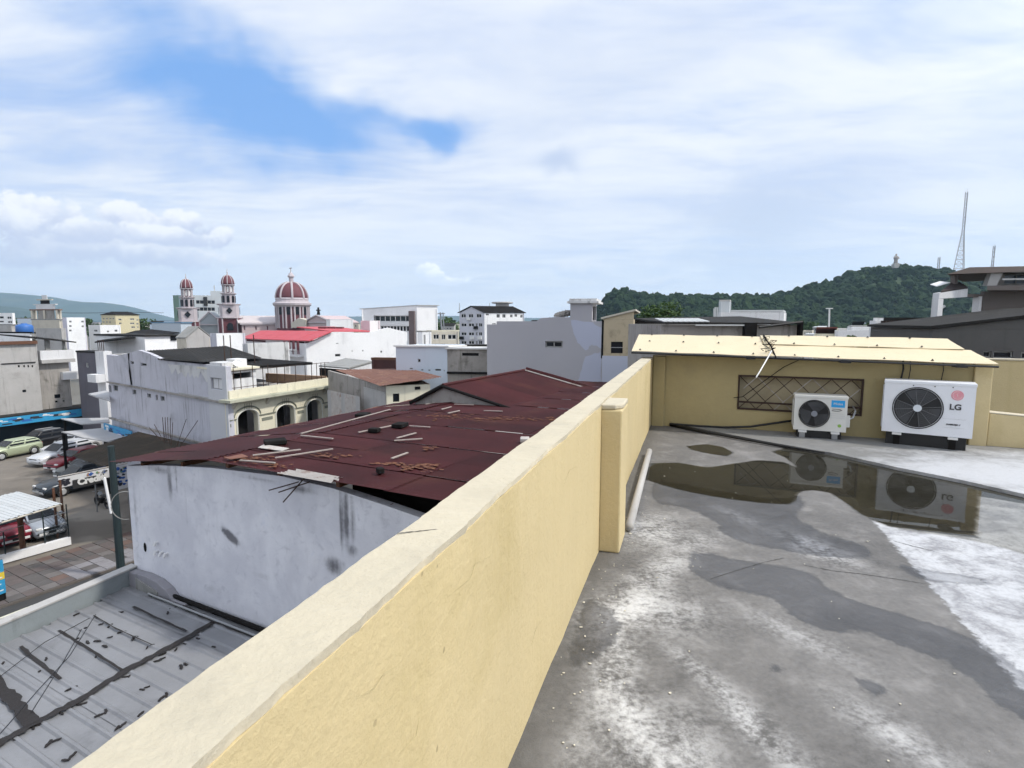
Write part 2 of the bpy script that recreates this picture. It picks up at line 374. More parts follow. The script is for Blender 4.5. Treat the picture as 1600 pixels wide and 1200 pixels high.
BLUE = plain('sign_blue', (.03, .28, .52), .5, var=.3); TANKBLUE = plain('tank_blue', (.03, .13, .40), .45)
TEALPOLE = plain('teal_pole', (.014, .027, .030), .7); WOOD = mat('wood', (.13, .06, .035), .8, .3)
GLASSTEAL = mat('teal_office', (.20, .27, .29), .5, .08, .2); OFFICE_L = mat('office_band', (.50, .53, .55), .7, .06, .3)
CH_WHITE = mat('church_stucco', (.46, .415, .435), .85, .12, .2, streak=.4, dcol=(.27, .24, .25)); CH_MAROON = mat('church_maroon', (.135, .042, .052), .7, .12, .2)
CH_PINK = mat('church_pink', (.50, .40, .405), .85, .08, .1)
FOREST_C = None

def corrugated(L, W, waves, amp, seg=4, thick=0):
    """sheet L (along x, waves run along x) by W (y), origin at its corner; z up"""
    mb = MB(); n = waves * seg
    row = [(W * i / n, amp * math.sin(2 * math.pi * i / seg)) for i in range(n + 1)]
    for i in range(n):
        (y0, z0), (y1, z1) = row[i], row[i + 1]
        mb.poly([(0, y0, z0), (L, y0, z0), (L, y1, z1), (0, y1, z1)])
    return mb
def trapezoid(L, W, ribs, h=.03, rb=.05):
    mb = MB(); row = [(0, 0)]; p = W / ribs
    for i in range(ribs):
        c = p * (i + .5); row += [(c - rb, 0), (c - rb * .45, h), (c + rb * .45, h), (c + rb, 0)]
    row.append((W, 0))
    for (y0, z0), (y1, z1) in zip(row, row[1:]): mb.poly([(0, y0, z0), (L, y0, z0), (L, y1, z1), (0, y1, z1)])
    return mb
def basis(x, y, z, o):
    m = Matrix((x, y, z)).transposed().to_4x4(); m.translation = o; return m
def roof_of_sheets(parent, name, o, xd, yd, nx, ny, L, W, kind, mt, lap=.12, jit=.012, skip=(), waves=6, shear=False):
    """sheets laid from o: xd along the ribs (down slope), yd across"""
    xd = Vector(xd).normalized(); yr = Vector(yd); yd = (yr - xd * yr.dot(xd)).normalized(); yr = yr / yr.dot(yd) if shear else yd; zd = xd.cross(yd)
    if zd.z < 0: zd = -zd
    me = (corrugated(L + lap, W + .03, waves, .012, 4) if kind == 'wave' else trapezoid(L + lap, W + .03, waves)).mesh(name)
    me.materials.append(mt)
    for i in range(nx):
        for j in range(ny):
            if (i, j) in skip: continue
            ob = link(name, me, None, parent)
            q = Vector(o) + xd * (i * L + RND.uniform(-.03, .03)) + yr * (j * W) + zd * ((i % 2) * .008 + (j % 2) * .012 + RND.uniform(0, jit))
            m = basis(xd, yd, zd, q - wloc(parent)) @ Matrix.Rotation(RND.uniform(-.004, .004), 4, 'Z')
            ob.matrix_basis = m
def ribbon(pts, w, z, jit=.25, n=14, rnd=RND):
    """uneven painted strip through plan points"""
    mb = MB(); P = [Vector(p) for p in pts]; L = []; R = []
    for a, b in zip(P, P[1:]):
        for i in range(n): L.append(a.lerp(b, i / n))
    L.append(P[-1])
    lft, rgt = [], []
    for i, p in enumerate(L):
        d = (L[min(i + 1, len(L) - 1)] - L[max(i - 1, 0)]); d.z = 0; d.normalize(); nn = Vector((-d.y, d.x, 0))
        lft.append(p + nn * w / 2 * (1 + rnd.uniform(-jit, jit))); rgt.append(p - nn * w / 2 * (1 + rnd.uniform(-jit, jit)))
    for i in range(len(L) - 1):
        mb.poly([(lft[i].x, lft[i].y, z + lft[i].z), (rgt[i].x, rgt[i].y, z + rgt[i].z), (rgt[i + 1].x, rgt[i + 1].y, z + rgt[i + 1].z), (lft[i + 1].x, lft[i + 1].y, z + lft[i + 1].z)])
    return mb

# ================================================================ OUR TERRACE
WSL, WS0 = -0.0867, 9.0                    # rear wall plane: s = WS0 + WSL * t
def ws(t): return WS0 + WSL * t
PX = lambda L: [Zp(x, y, 0) for x, y in L]
WET = [[(1016,772),(1028,788),(1070,792),(1096,804),(1126,818),(1118,826),(1152,846),(1220,860),(1300,872),(1366,872),(1362,862),(1340,848),(1300,838),(1262,822),(1240,806),(1258,790),(1250,772),(1230,780),(1180,776),(1120,766),(1060,754),(1020,750)],
 [(1075,865),(1100,862),(1150,875),(1225,885),(1275,897),(1300,925),(1350,945),(1425,965),(1525,995),(1620,1065),(1640,1150),(1550,1095),(1500,1040),(1400,1005),(1340,982),(1320,992),(1270,980),(1235,960),(1215,940),(1195,930),(1150,925),(1100,907),(1078,888)],
 [(882,1048),(900,990),(912,938),(935,938),(972,972),(960,1005),(930,1030)],
 [(1340,1065),(1355,1061),(1390,1080),(1375,1089),(1348,1080)], [(1202,1040),(1215,1037),(1228,1050),(1215,1053)],
 [(1400,880),(1440,890),(1520,900),(1560,912),(1500,915),(1430,905)]]
PUD = [[(1004,748),(1018,724),(1060,723),(1105,731),(1145,725),(1185,719),(1225,722),(1250,733),(1228,715),(1206,706),(1228,703),(1300,715),(1400,738),(1500,758),(1600,781),(1700,806),(1700,900),(1600,866),(1532,846),(1450,834),(1390,824),(1366,814),(1345,803),(1318,783),(1300,771),(1270,765),(1247,769),(1243,790),(1180,785),(1120,777),(1060,765),(1020,753)],
 [(1072,697),(1104,694),(1128,698),(1146,707),(1136,713),(1108,709),(1080,703)]]
SILT_MIRROR = [(1004,748),(1018,724),(1060,723),(1105,731),(1145,725),(1185,719),(1225,722),(1250,733),(1228,715),(1206,706),(1228,700),(1300,712),(1400,734),(1500,754),(1529,760),(1528,800),(1523,836),(1530,841),(1450,831),(1390,822),(1366,813),(1345,803),(1318,783),(1300,771),(1270,765),(1247,769),(1235,788),(1180,785),(1120,777),(1060,765),(1020,753)]  # silty bed, darkened where wall and unit mirror; right end follows the reflection
SLAB = [(9.4, -.33), (9.17, -.33), (7.92, 1.16), (7.63, 1.66), (7.08, 2.18), (6.71, 2.63), (6.32, 2.99), (5.2, 4.3), (4.2, 5.6), (9.4, 5.6)]
def smooth_poly(pts, it=2):
    P = [Vector(p) for p in pts]
    for _ in range(it):
        Q = []
        for a, b in zip(P, P[1:] + P[:1]): Q += [a.lerp(b, .25), a.lerp(b, .75)]
        P = Q
    return P
def sdf_grid(X, Y, poly):
    P = np.array([(p.x, p.y) for p in poly]); Q = np.roll(P, -1, 0); d = np.full(X.shape, 1e9); ins = np.zeros(X.shape, bool)
    for (ax, ay), (bx, by) in zip(P, Q):
        ex, ey = bx - ax, by - ay; L = ex * ex + ey * ey + 1e-12
        k = np.clip(((X - ax) * ex + (Y - ay) * ey) / L, 0, 1); d = np.minimum(d, np.hypot(X - ax - k * ex, Y - ay - k * ey))
        c = (ay > Y) != (by > Y); xi = ex * (Y - ay) / (ey if abs(ey) > 1e-12 else 1e-12) + ax; ins ^= c & (X < xi)
    return np.where(ins, -d, d)

def floor_material():
    m, t, b = new_mat('terrace_concrete')
    pos = t.new('ShaderNodeNewGeometry').outputs['Position']
    def attr(n): a = t.new('ShaderNodeAttribute'); a.attribute_name = n; return a.outputs['Fac']
    n_big = t.noise(pos, .9, 6, .6, .3); n_mid = t.noise(pos, 4, 7, .65, .4); n_f = t.noise(pos, 30, 6, .7); n_g = t.noise(pos, 120, 3, .6)
    wob = t.m('ADD', t.m('MULTIPLY', t.m('SUBTRACT', t.noise(pos, 9, 5, .6), .5), .11), t.m('MULTIPLY', t.m('SUBTRACT', n_f, .5), .07))
    wet = t.step(t.m('ADD', attr('wet'), wob), -.022, .022, 1., 0.)
    rim = t.m('MULTIPLY', t.step(t.m('ADD', attr('wet'), wob), -.05, -.004), wet)
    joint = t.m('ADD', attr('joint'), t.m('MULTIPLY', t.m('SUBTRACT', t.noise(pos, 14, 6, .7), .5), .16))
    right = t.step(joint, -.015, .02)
    g = t.m('ADD', t.m('ADD', t.m('MULTIPLY', n_big, .20), t.m('MULTIPLY', n_mid, .17)), t.m('ADD', t.m('MULTIPLY', n_f, .13), -.105))
    grey = t.comb(t.m('MULTIPLY', g, 1.02), t.m('MULTIPLY', g, .985), t.m('MULTIPLY', g, .955))
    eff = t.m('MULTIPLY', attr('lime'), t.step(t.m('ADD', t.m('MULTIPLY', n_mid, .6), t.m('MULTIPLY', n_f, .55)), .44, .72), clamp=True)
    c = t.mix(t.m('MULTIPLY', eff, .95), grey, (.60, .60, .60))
    film = t.m('MULTIPLY', t.step(n_mid, .52, .72), .16); c = t.mix(film, c, (.42, .41, .40))
    paint = t.mix(t.step(t.m('ADD', t.m('MULTIPLY', n_mid, .7), t.m('MULTIPLY', n_f, .4)), .40, .66), (.24, .24, .255), (.52, .53, .55))  # pale finish with the wet film's sky sheen mixed into its colour
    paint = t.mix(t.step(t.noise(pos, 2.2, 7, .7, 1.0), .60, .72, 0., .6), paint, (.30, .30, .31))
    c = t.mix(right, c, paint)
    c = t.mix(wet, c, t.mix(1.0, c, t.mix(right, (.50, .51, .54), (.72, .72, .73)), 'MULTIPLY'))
    c = t.mix(t.m('MULTIPLY', rim, .45), c, (.055, .055, .055))
    sp = t.new('ShaderNodeTexVoronoi'); t.put(sp.inputs['Vector'], pos); sp.inputs['Scale'].default_value = 11; sp.inputs['Randomness'].default_value = 1
    dots = t.step(t.m('ADD', sp.outputs['Distance'], t.m('MULTIPLY', n_mid, .25)), .17, .20, .7, 0.); c = t.mix(t.m('MULTIPLY', dots, t.step(n_big, .5, .62)), c, (.07, .065, .06))
    silt_mirror = t.step(t.m('ADD', attr('silt_mirror'), t.m('MULTIPLY', wob, .6)), -.02, .03, 1., 0.)
    c = t.mix(silt_mirror, c, t.mix(n_mid, (.012, .011, .006), (.028, .025, .014)))
    foot_band = t.step(attr('base'), .0, .22, .65, 0.); c = t.mix(t.m('MULTIPLY', foot_band, t.step(n_mid, .35, .6)), c, (.06, .058, .055))  # floor darkened in a band along the wall feet
    t.l.new(c, b.inputs['Base Color'])
    r = t.m('ADD', .55, t.m('MULTIPLY', n_mid, .35)); r = t.m('SUBTRACT', r, t.m('MULTIPLY', wet, .33)); r = t.m('SUBTRACT', r, t.m('MULTIPLY', t.m('MULTIPLY', right, .30), t.step(n_big, .40, .60)))
    t.l.new(r, b.inputs['Roughness']); b.inputs['Specular IOR Level'].default_value = .5
    bump(t, b, t.m('ADD', t.m('ADD', n_f, t.m('MULTIPLY', n_mid, 1.2)), t.m('MULTIPLY', n_g, .35)), .35, .012)
    return m
def build_floor():
    ds = .03; S = np.arange(-1.6, 9.35, ds); Tt = np.arange(-.62, 5.6, ds); ss, tt = np.meshgrid(S, Tt, indexing='ij')
    X = E1.x * ss + E2.x * tt; Y = E1.y * ss + E2.y * tt
    ns, nt = ss.shape; idx = np.arange(ns * nt).reshape(ns, nt)
    f = np.stack([idx[:-1, :-1], idx[1:, :-1], idx[1:, 1:], idx[:-1, 1:]], -1).reshape(-1, 4)
    me = bpy.data.meshes.new('terrace_floor'); me.from_pydata(np.stack([X, Y, np.zeros_like(X)], -1).reshape(-1, 3).tolist(), [], f.tolist())
    def attr(n, a): me.attributes.new(n, 'FLOAT', 'POINT').data.foreach_set('value', a.astype(np.float32).ravel())
    wet = np.full(X.shape, 9.0)
    for w in WET: wet = np.minimum(wet, sdf_grid(X, Y, smooth_poly(PX(w))))
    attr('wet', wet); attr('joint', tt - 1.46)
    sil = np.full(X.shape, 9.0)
    for w in (SILT_MIRROR, PUD[1], [(1527,760),(1600,778),(1700,803),(1700,812),(1600,787),(1527,775)]):  # last strip paints the mirrored foot of the wall beside the slab
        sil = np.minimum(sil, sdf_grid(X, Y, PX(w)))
    attr('silt_mirror', sil)
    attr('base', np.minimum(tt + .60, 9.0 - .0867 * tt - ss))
    lime = np.zeros(X.shape)
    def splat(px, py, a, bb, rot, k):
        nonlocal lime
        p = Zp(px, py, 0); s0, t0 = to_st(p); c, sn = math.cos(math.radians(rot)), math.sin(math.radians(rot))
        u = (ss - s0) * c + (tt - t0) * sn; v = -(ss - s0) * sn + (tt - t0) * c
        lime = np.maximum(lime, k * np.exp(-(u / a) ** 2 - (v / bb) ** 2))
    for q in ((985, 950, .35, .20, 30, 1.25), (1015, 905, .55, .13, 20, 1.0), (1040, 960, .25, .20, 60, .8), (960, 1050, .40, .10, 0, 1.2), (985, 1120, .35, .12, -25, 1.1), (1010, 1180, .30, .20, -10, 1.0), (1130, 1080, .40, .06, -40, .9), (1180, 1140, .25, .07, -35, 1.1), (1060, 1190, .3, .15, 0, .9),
              (1020, 830, .35, .25, 0, .9), (1075, 850, .35, .15, 40, .6), (1270, 855, .14, .30, 55, 1.1), (1150, 805, .10, .25, 50, .7), (1400, 1150, .25, .10, -40, .7), (1240, 990, .3, .1, -50, .5), (900, 1180, .25, .06, 0, .5)): splat(*q)  # splat within the first wet patch paints its highlight
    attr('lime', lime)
    me.materials.append(floor_material())
    o = bpy.data.objects.new('terrace_floor', me); col.objects.link(o); o['kind'] = 'structure'
    return o
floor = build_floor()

def water_material():
    m, t, b = new_mat('rain_water')
    lw = t.new('ShaderNodeLayerWeight'); lw.inputs[0].default_value = .5
    fr = t.new('ShaderNodeFresnel'); fr.inputs['IOR'].default_value = 1.33
    gl = t.new('ShaderNodeBsdfGlossy'); gl.inputs['Roughness'].default_value = .0; gl.inputs['Color'].default_value = (.68, .68, .66, 1)
    tr = t.new('ShaderNodeBsdfTransparent'); tr.inputs['Color'].default_value = (.93, .92, .89, 1)
    pos = t.new('ShaderNodeNewGeometry').outputs['Position']
    bn = t.new('ShaderNodeBump'); bn.inputs['Strength'].default_value = .09; bn.inputs['Distance'].default_value = .004; t.put(bn.inputs['Height'], t.noise(pos, 3, 2, .5)); t.l.new(bn.outputs[0], gl.inputs['Normal'])
    mx = t.new('ShaderNodeMixShader'); t.l.new(fr.outputs[0], mx.inputs[0]); t.l.new(tr.outputs[0], mx.inputs[1]); t.l.new(gl.outputs[0], mx.inputs[2])
    t.l.new(mx.outputs[0], m.node_tree.nodes['Material Output'].inputs['Surface']); t.n.remove(b)
    return m
WATER = water_material()
for i, pl in enumerate(PUD):
    P = smooth_poly(PX(pl), 2)
    bm = bmesh.new(); vs = [bm.verts.new((p.x + RND.uniform(-.006, .006), p.y + RND.uniform(-.006, .006), .004)) for p in P]
    fc = bm.faces.new(vs); bmesh.ops.triangulate(bm, faces=[fc]); me = bpy.data.meshes.new('puddle')
    for f_ in bm.faces:
        if f_.normal.z < 0: f_.normal_flip()
    bm.to_mesh(me); bm.free(); me.materials.append(WATER)
    o = bpy.data.objects.new('puddle', me); col.objects.link(o); o['kind'] = 'structure'

def slab_material():
    m, t, b = new_mat('screed_slab'); pos = t.new('ShaderNodeNewGeometry').outputs['Position']
    n1 = t.noise(pos, 1.6, 6, .62, .4); n2 = t.noise(pos, 6, 7, .68, .5); n3 = t.noise(pos, 30, 5, .7)
    c = t.mix(n2, (.13, .13, .13), (.27, .27, .265))
    r = t.v('LENGTH', t.v('MULTIPLY', t.v('SUBTRACT', pos, tuple(T(7.1, 3.5, .04))), (.55, .85, 1)))      # lime bloom worn around one spot
    e = t.m('ADD', t.m('ADD', t.m('MULTIPLY', r, -.42), t.m('MULTIPLY', n1, .9)), t.m('MULTIPLY', n2, .55))
    c = t.mix(t.step(e, .16, .62), c, t.mix(n3, (.38, .385, .40), (.56, .57, .59)))
    c = t.mix(t.step(t.m('ADD', t.m('MULTIPLY', n2, .6), t.m('MULTIPLY', n3, .5)), .62, .72, 0., .5), c, (.20, .20, .20))
    t.l.new(c, b.inputs['Base Color']); b.inputs['Roughness'].default_value = .6; bump(t, b, t.m('ADD', n2, n3), .4, .012); return m
SLABM = slab_material()
mb = MB(); mb.extr([T(s, t, .002) for s, t in SLAB], (0, 0, .035)); struct('raised_screed', mb, SLABM)
# cracks in the screed
CRACK = plain('crack_shadow', (.06, .058, .055), .95)
mb = MB()
for pl in ([(1258,884),(1300,892),(1345,897),(1400,905),(1455,914)], [(1110,905),(1150,892),(1190,880),(1225,872)], [(1395,845),(1420,852),(1460,862)]):
    r = ribbon([Zp(x, y, 0) for x, y in pl], .005, .0025, .8, 10); k = len(mb.v); mb.v += r.v; mb.f += [tuple(i + k for i in q) for q in r.f]
o = part('floor_crack', mb, CRACK, floor); o['kind'] = 'stuff'
# paint chips and grit
mb = MB(); rr = random.Random(3)
for i in range(170):
    s, t = rr.uniform(1.3, 6.5), (rr.uniform(-.57, 2.6) if i % 2 else -.57 + abs(rr.gauss(0, .16)))
    if s > 4.8 and t > 1.0: continue
    r = rr.uniform(.002, .006) * (2.2 if i % 17 == 0 else 1); c = T(s, t, .003); a0 = rr.uniform(0, 6)
    mb.extr([c + Vector((math.cos(a0 + k * 1.26) * r * rr.uniform(.5, 1.3), math.sin(a0 + k * 1.26) * r * rr.uniform(.5, 1.3), rr.uniform(0, .002))) for k in range(5)], (0, 0, .002))
o = part('paint_chips', mb, plain('paint_chip', (.62, .58, .48), .8, var=.3)); tag(o, 'scattered pale paint chips and grit on the terrace floor', 'debris', kind='stuff')

BLOCKC = plain('crack_edge', (.36, .29, .155), .95)
# --- parapet: wall with worn coping and a pillar
par = root('parapet_wall', 'long yellow parapet wall with cream top running beside the terrace', 'wall', T(4, -.68, 0))
def bar_mesh(s0, s1, t0, t1, z0, z1, n, jit):
    """long bar along s with slightly uneven edges"""
    mb = MB(); ring = []
    for i in range(n + 1):
        s = s0 + (s1 - s0) * i / n; j = lambda a=jit: a * (.6 * mnoise.noise((s * 21., z1 * 3, 5)) + mnoise.noise((s * 3.1, z1 * 7 + RND.random() * .15, 0)))
        ring.append([T(s, t0 + j(), z0), T(s, t1 + j() * .6, z0), T(s, t1 + j(), z1 + j(jit * .5)), T(s, t0 + j(), z1 + j(jit * .5))])
    for a, b in zip(ring, ring[1:]):
        for k in range(4): mb.poly([a[k], b[k], b[(k + 1) % 4], a[(k + 1) % 4]])
    mb.poly(ring[0]); mb.poly(ring[-1][::-1])
    return mb
part('wall', bar_mesh(-1.6, 9.02, -.748, -.600, -.02, 1.052, 140, .007), YELLOW, par, merge=True)
part('coping', bar_mesh(-1.6, 9.02, -.752, -.604, 1.052, 1.072, 320, .017), CREAM_TOP, par, merge=True)
mb = MB(); mb.extr([T(3.885, -.602), T(3.885, -.452), T(4.26, -.455), T(4.26, -.602)], (0, 0, 1.03))
part('pillar', mb, YELLOW, par, bevel=.012)
mb = MB(); mb.extr([T(3.885, -.602, 1.031), T(3.89, -.50, 1.031), T(3.93, -.47, 1.031), T(3.98, -.452, 1.031), T(4.26, -.455, 1.031), T(4.26, -.602, 1.031)], (0, 0, .035)); part('pillar_cap', mb, CREAM_TOP, par, bevel=.01)
mb = ribbon([T(1.30, -.745), T(1.33, -.70), T(1.36, -.655), T(1.37, -.605)], .004, 1.078, .7, 8); part('crack', mb, CRACK, par)

pf = Face(T(0, -.5985), T(9, -.5985)); pf.n = E2.copy()
for L in ([(560, 1090), (585, 1075), (600, 1050), (622, 1038)], [(700, 930), (735, 905), (742, 880), (770, 868)], [(830, 1010), (838, 980), (850, 965)], [(880, 760), (890, 735), (905, 728)], [(620, 1180), (650, 1150), (655, 1120)]):
    P = [T(*((lambda q: (q[0], -.5905))((lambda r: ((r.dot(E1)) * (-.5905 / r.dot(E2)), 0))(pray(x, y)))), (lambda r: H + r.z * (-.5905 / r.dot(E2)))(pray(x, y))) for x, y in L]
    mb = MB(); mb.path([p + Vector((0, 0, RND.uniform(-.004, .004))) for p in P], [.0002] + [.0007] * (len(P) - 2) + [.0002], 4); part('hairline_crack', mb, BLOCKC, par)
# --- rear wall
rear = root('rear_wall', 'yellow terrace end wall behind the two air conditioners', 'wall', T(ws(1.5), 1.5, 0))
rf = Face(T(ws(-.60), -.60), T(ws(3.64), 3.64))
mb = MB(); rf.wall(mb, -.02, 1.10, [(1.252, 2.86, .325, .845)], .16); part('wall', mb, YELLOW_SHADED, rear)
mb = MB(); rf.box(mb, .02, .20, -.02, 1.09, .002, .06); part('corner_pilaster', mb, YELLOW_SHADED, rear, bevel=.008)
mb = MB(); rf.box(mb, 4.06, 4.25, -.02, 1.12, .003, .05); part('end_pilaster', mb, YELLOW, rear, bevel=.012)
BLOCKM = mat('block_infill', (.42, .36, .24), .9, .15, 2, dirt=.5, dcol=(.20, .17, .11))
mb = MB(); rf.box(mb, 1.20, 2.92, .28, .89, -.20, -.13); part('infill_panel', mb, BLOCKM, rear)
gr = root('lattice_grille', 'rusty diamond lattice grille set in the yellow end wall', 'grille', rf.P(2.05, .32, 0))
U0, U1, V0, V1 = 1.255, 2.857, .328, .842
mb = MB()
for a in ((U0, U1, V0, V0 + .022), (U0, U1, V1 - .022, V1), (U0, U0 + .022, V0 + .022, V1 - .022), (U1 - .022, U1, V0 + .022, V1 - .022)): rf.box(mb, *a, -.03, .012)
part('frame', mb, RUSTBAR, gr)
mb = MB(); rf.box(mb, U0 + .022, U1 - .022, V0 + .10, V0 + .125, -.02, .002); part('cross_bar', mb, RUSTBAR, gr)
W_, H_ = U1 - U0 - .05, V1 - V0 - .05
for i in range(-2, 9):
    for sgn in (1, -1):
        a0 = U0 + .025 + i * W_ / 6.5; pts = []
        for k in range(9):
            q = k / 8; u = a0 + q * H_ * 1.0 if sgn > 0 else a0 + H_ * 1.0 - q * H_ * 1.0
            if U0 + .02 < u < U1 - .02: pts.append(rf.P(u, V0 + .025 + q * H_, -.012 + .007 * sgn))
        if len(pts) > 2: mb = MB(); mb.path([pts[0], pts[-1]], .0055, 5); part('diagonal_bar', mb, RUSTBAR if (i + sgn) % 3 else PALE_SHEET, gr)

# --- low wall and further terrace wall on the right
lw_f = Face(T(ws(3.64) - .01, 3.645), T(ws(6.2), 6.2))
low = root('low_wall', 'low yellow kerb wall with pale top at the right end', 'wall', lw_f.P(1, 0))
mb = MB(); mb.extr([lw_f.P(0, -.02), lw_f.P(lw_f.L, -.02), lw_f.P(lw_f.L, .30), lw_f.P(0, .46)], lw_f.n * -.20); part('wall', mb, YELLOW, low, bevel=.01)
mb = MB(); mb.extr([lw_f.P(0, .462), lw_f.P(lw_f.L, .302), lw_f.P(lw_f.L, .302, -.20), lw_f.P(0, .462, -.20)], (0, 0, .012)); part('coping', mb, CREAM_TOP, low)
ff = Face(T(13.9, 5.35), T(13.0, 15.0))
far_w = root('yellow_boundary_wall', 'plain yellow boundary wall beyond the low kerb wall', 'wall', ff.P(3, -1.5))
mb = MB(); ff.wall(mb, -1.6, .84, (), .2); part('wall', mb, YELLOW, far_w)
mb = MB(); ff.box(mb, 0, ff.L, .842, .87, -.22, .02); part('coping', mb, CREAM_TOP, far_w)

# --- cream sheet cover over the wall
cov = root('sheet_cover', 'cream sheet metal lean-to cover along the top of the end wall', 'roof cover', T(9.2, 1.4, 1.1))
def cover_piece(t0, t1, k0, k1, dz, name='roof_sheet'):
    """strip of the lean-to between t0 and t1; k = 0 at the eave, 1 at the back"""
    def P(t, k):
        q = (t + .9) / 4.4; e = T(8.76 - .30 * q, t + .10 * q * (1 - k), 1.175 - .08 * q); b = T(9.92 - .42 * q, t, 1.40 - .035 * q); return e.lerp(b, k)
    mb = MB(); n = 8; m = 4
    for i in range(n):
        for j in range(m):
            c = []
            for a, b in ((i, j), (i + 1, j), (i + 1, j + 1), (i, j + 1)):
                p = P(t0 + (t1 - t0) * a / n, k0 + (k1 - k0) * b / m); p = p.copy(); p.z += dz + .004 * math.sin(a * 1.7 + b); c.append(p)
            mb.poly(c)
    o = part(name, mb, CREAM_SHEET, cov, merge=True); s = o.modifiers.new('th', 'SOLIDIFY'); s.thickness = .006; s.offset = -1
    return P
Pc = cover_piece(-.9, 1.02, 0, 1, 0); cover_piece(1.0, 3.5, 0, .55, .006); cover_piece(1.0, 3.42, .52, 1.0, .02)
mb = MB(); mb.path([Pc(t, -.003) + Vector((0, 0, -.02)) for t in (-.9, .2, 1.3, 2.4, 3.5)], .016, 6); part('edge_batten', mb, BLACK, cov)
for t_ in (.75, 1.9, 3.15): mb = MB(); q = Pc(t_, .06); mb.box(q - Vector((0, 0, .045)), (.12, .16, .04), Matrix.Rotation(math.radians(-TA), 3, 'Z')); part('bracket', mb, BLACK, cov)
me = None
for i in range(9):
    for k in (.05, .55, .95):
        t_ = -.78 + i * .52 + (.1 if k > .5 else 0)
        if t_ > 3.35: continue
        q = Pc(t_, k) + Vector((0, 0, .012 + (.02 if t_ > 1 and k > .5 else 0)))
        if me is None:
            b_ = MB(); b_.lathe((0, 0, 0), [(.017, 0), (.017, .006), (.007, .012), (.007, .02)], 6); me = b_.mesh('screw'); me.materials.append(BLACK)
        link('screw', me, None, cov, q)
# conduit and cables over the cover and along the wall
mb = MB(); mb.path([Pc(1.02, .1) + Vector((0, 0, .05)), Pc(.93, -.1) + Vector((0, 0, -.0)), Pc(.80, -.35) + Vector((0, 0, -.09)), Pc(.74, -.42) + Vector((0, 0, -.16))], .009, 7)
solo('white_conduit', mb, WHITE_M, 'white plastic conduit hanging off the cream cover edge', 'pipe')
mb = MB()
for k in range(4):
    rr = random.Random(40 + k); base = Pc(1.0 + .03 * k, .12 + .2 * k)
    mb.path([base + Vector((rr.uniform(-.1, .1), rr.uniform(-.1, .1), .02 + .07 * abs(math.sin(j * 1.1 + k)))) for j in range(7)], .005, 5)
mb.path([Pc(1.05, -.02), Pc(1.05, .3) + Vector((0, 0, .06)), Pc(1.04, .7) + Vector((0, 0, .05)), Pc(1.05, 1.0) + Vector((0, 0, .03))], .012, 6)
solo('cable_tangle', mb, DARK, 'tangle of dark cables on the cover beside the sheet joint', 'cable')
mb = MB(); mb.path([rf.P(2.1, 1.12, .03), rf.P(1.85, .98, .03), rf.P(1.55, .72, .03), rf.P(1.32, .52, .03), rf.P(1.2, .5, .03)], .006, 6)
solo('thin_cable', mb, DARK, 'thin dark cable slanting down the wall across the lattice', 'cable')
mb = MB(); mb.path([rf.P(2.02, .22, .05) , rf.P(1.80, .17, .06), rf.P(1.45, .09, .07), rf.P(1.1, .055, .08), rf.P(.75, .05, .09), rf.P(.42, .055, .10), rf.P(.30, .06, .14)], .016, 7)
solo('black_hose', mb, BLACK, 'black insulated hose curving from small air conditioner to the corner', 'hose', smooth=True)
mb = MB(); mb.path([T(s + .01, t - .02, .03) for s, t in ((9.0, -.28), (8.6, .15), (8.25, .62), (7.92, 1.1), (7.63, 1.6))], [.03, .025, .022, .02, .012], 7)
solo('black_pipe', mb, BLACK, 'black pipe lying along the edge of the raised screed', 'pipe', smooth=True)
mb = MB(); mb.path([T(4.32, -.43, .045), T(5.6, -.45, .05), T(6.95, -.47, .055)], .034, 12)
solo('grey_pipe', mb, CONC_L, 'long grey pipe lying on the floor behind the parapet pillar', 'pipe', smooth=True)

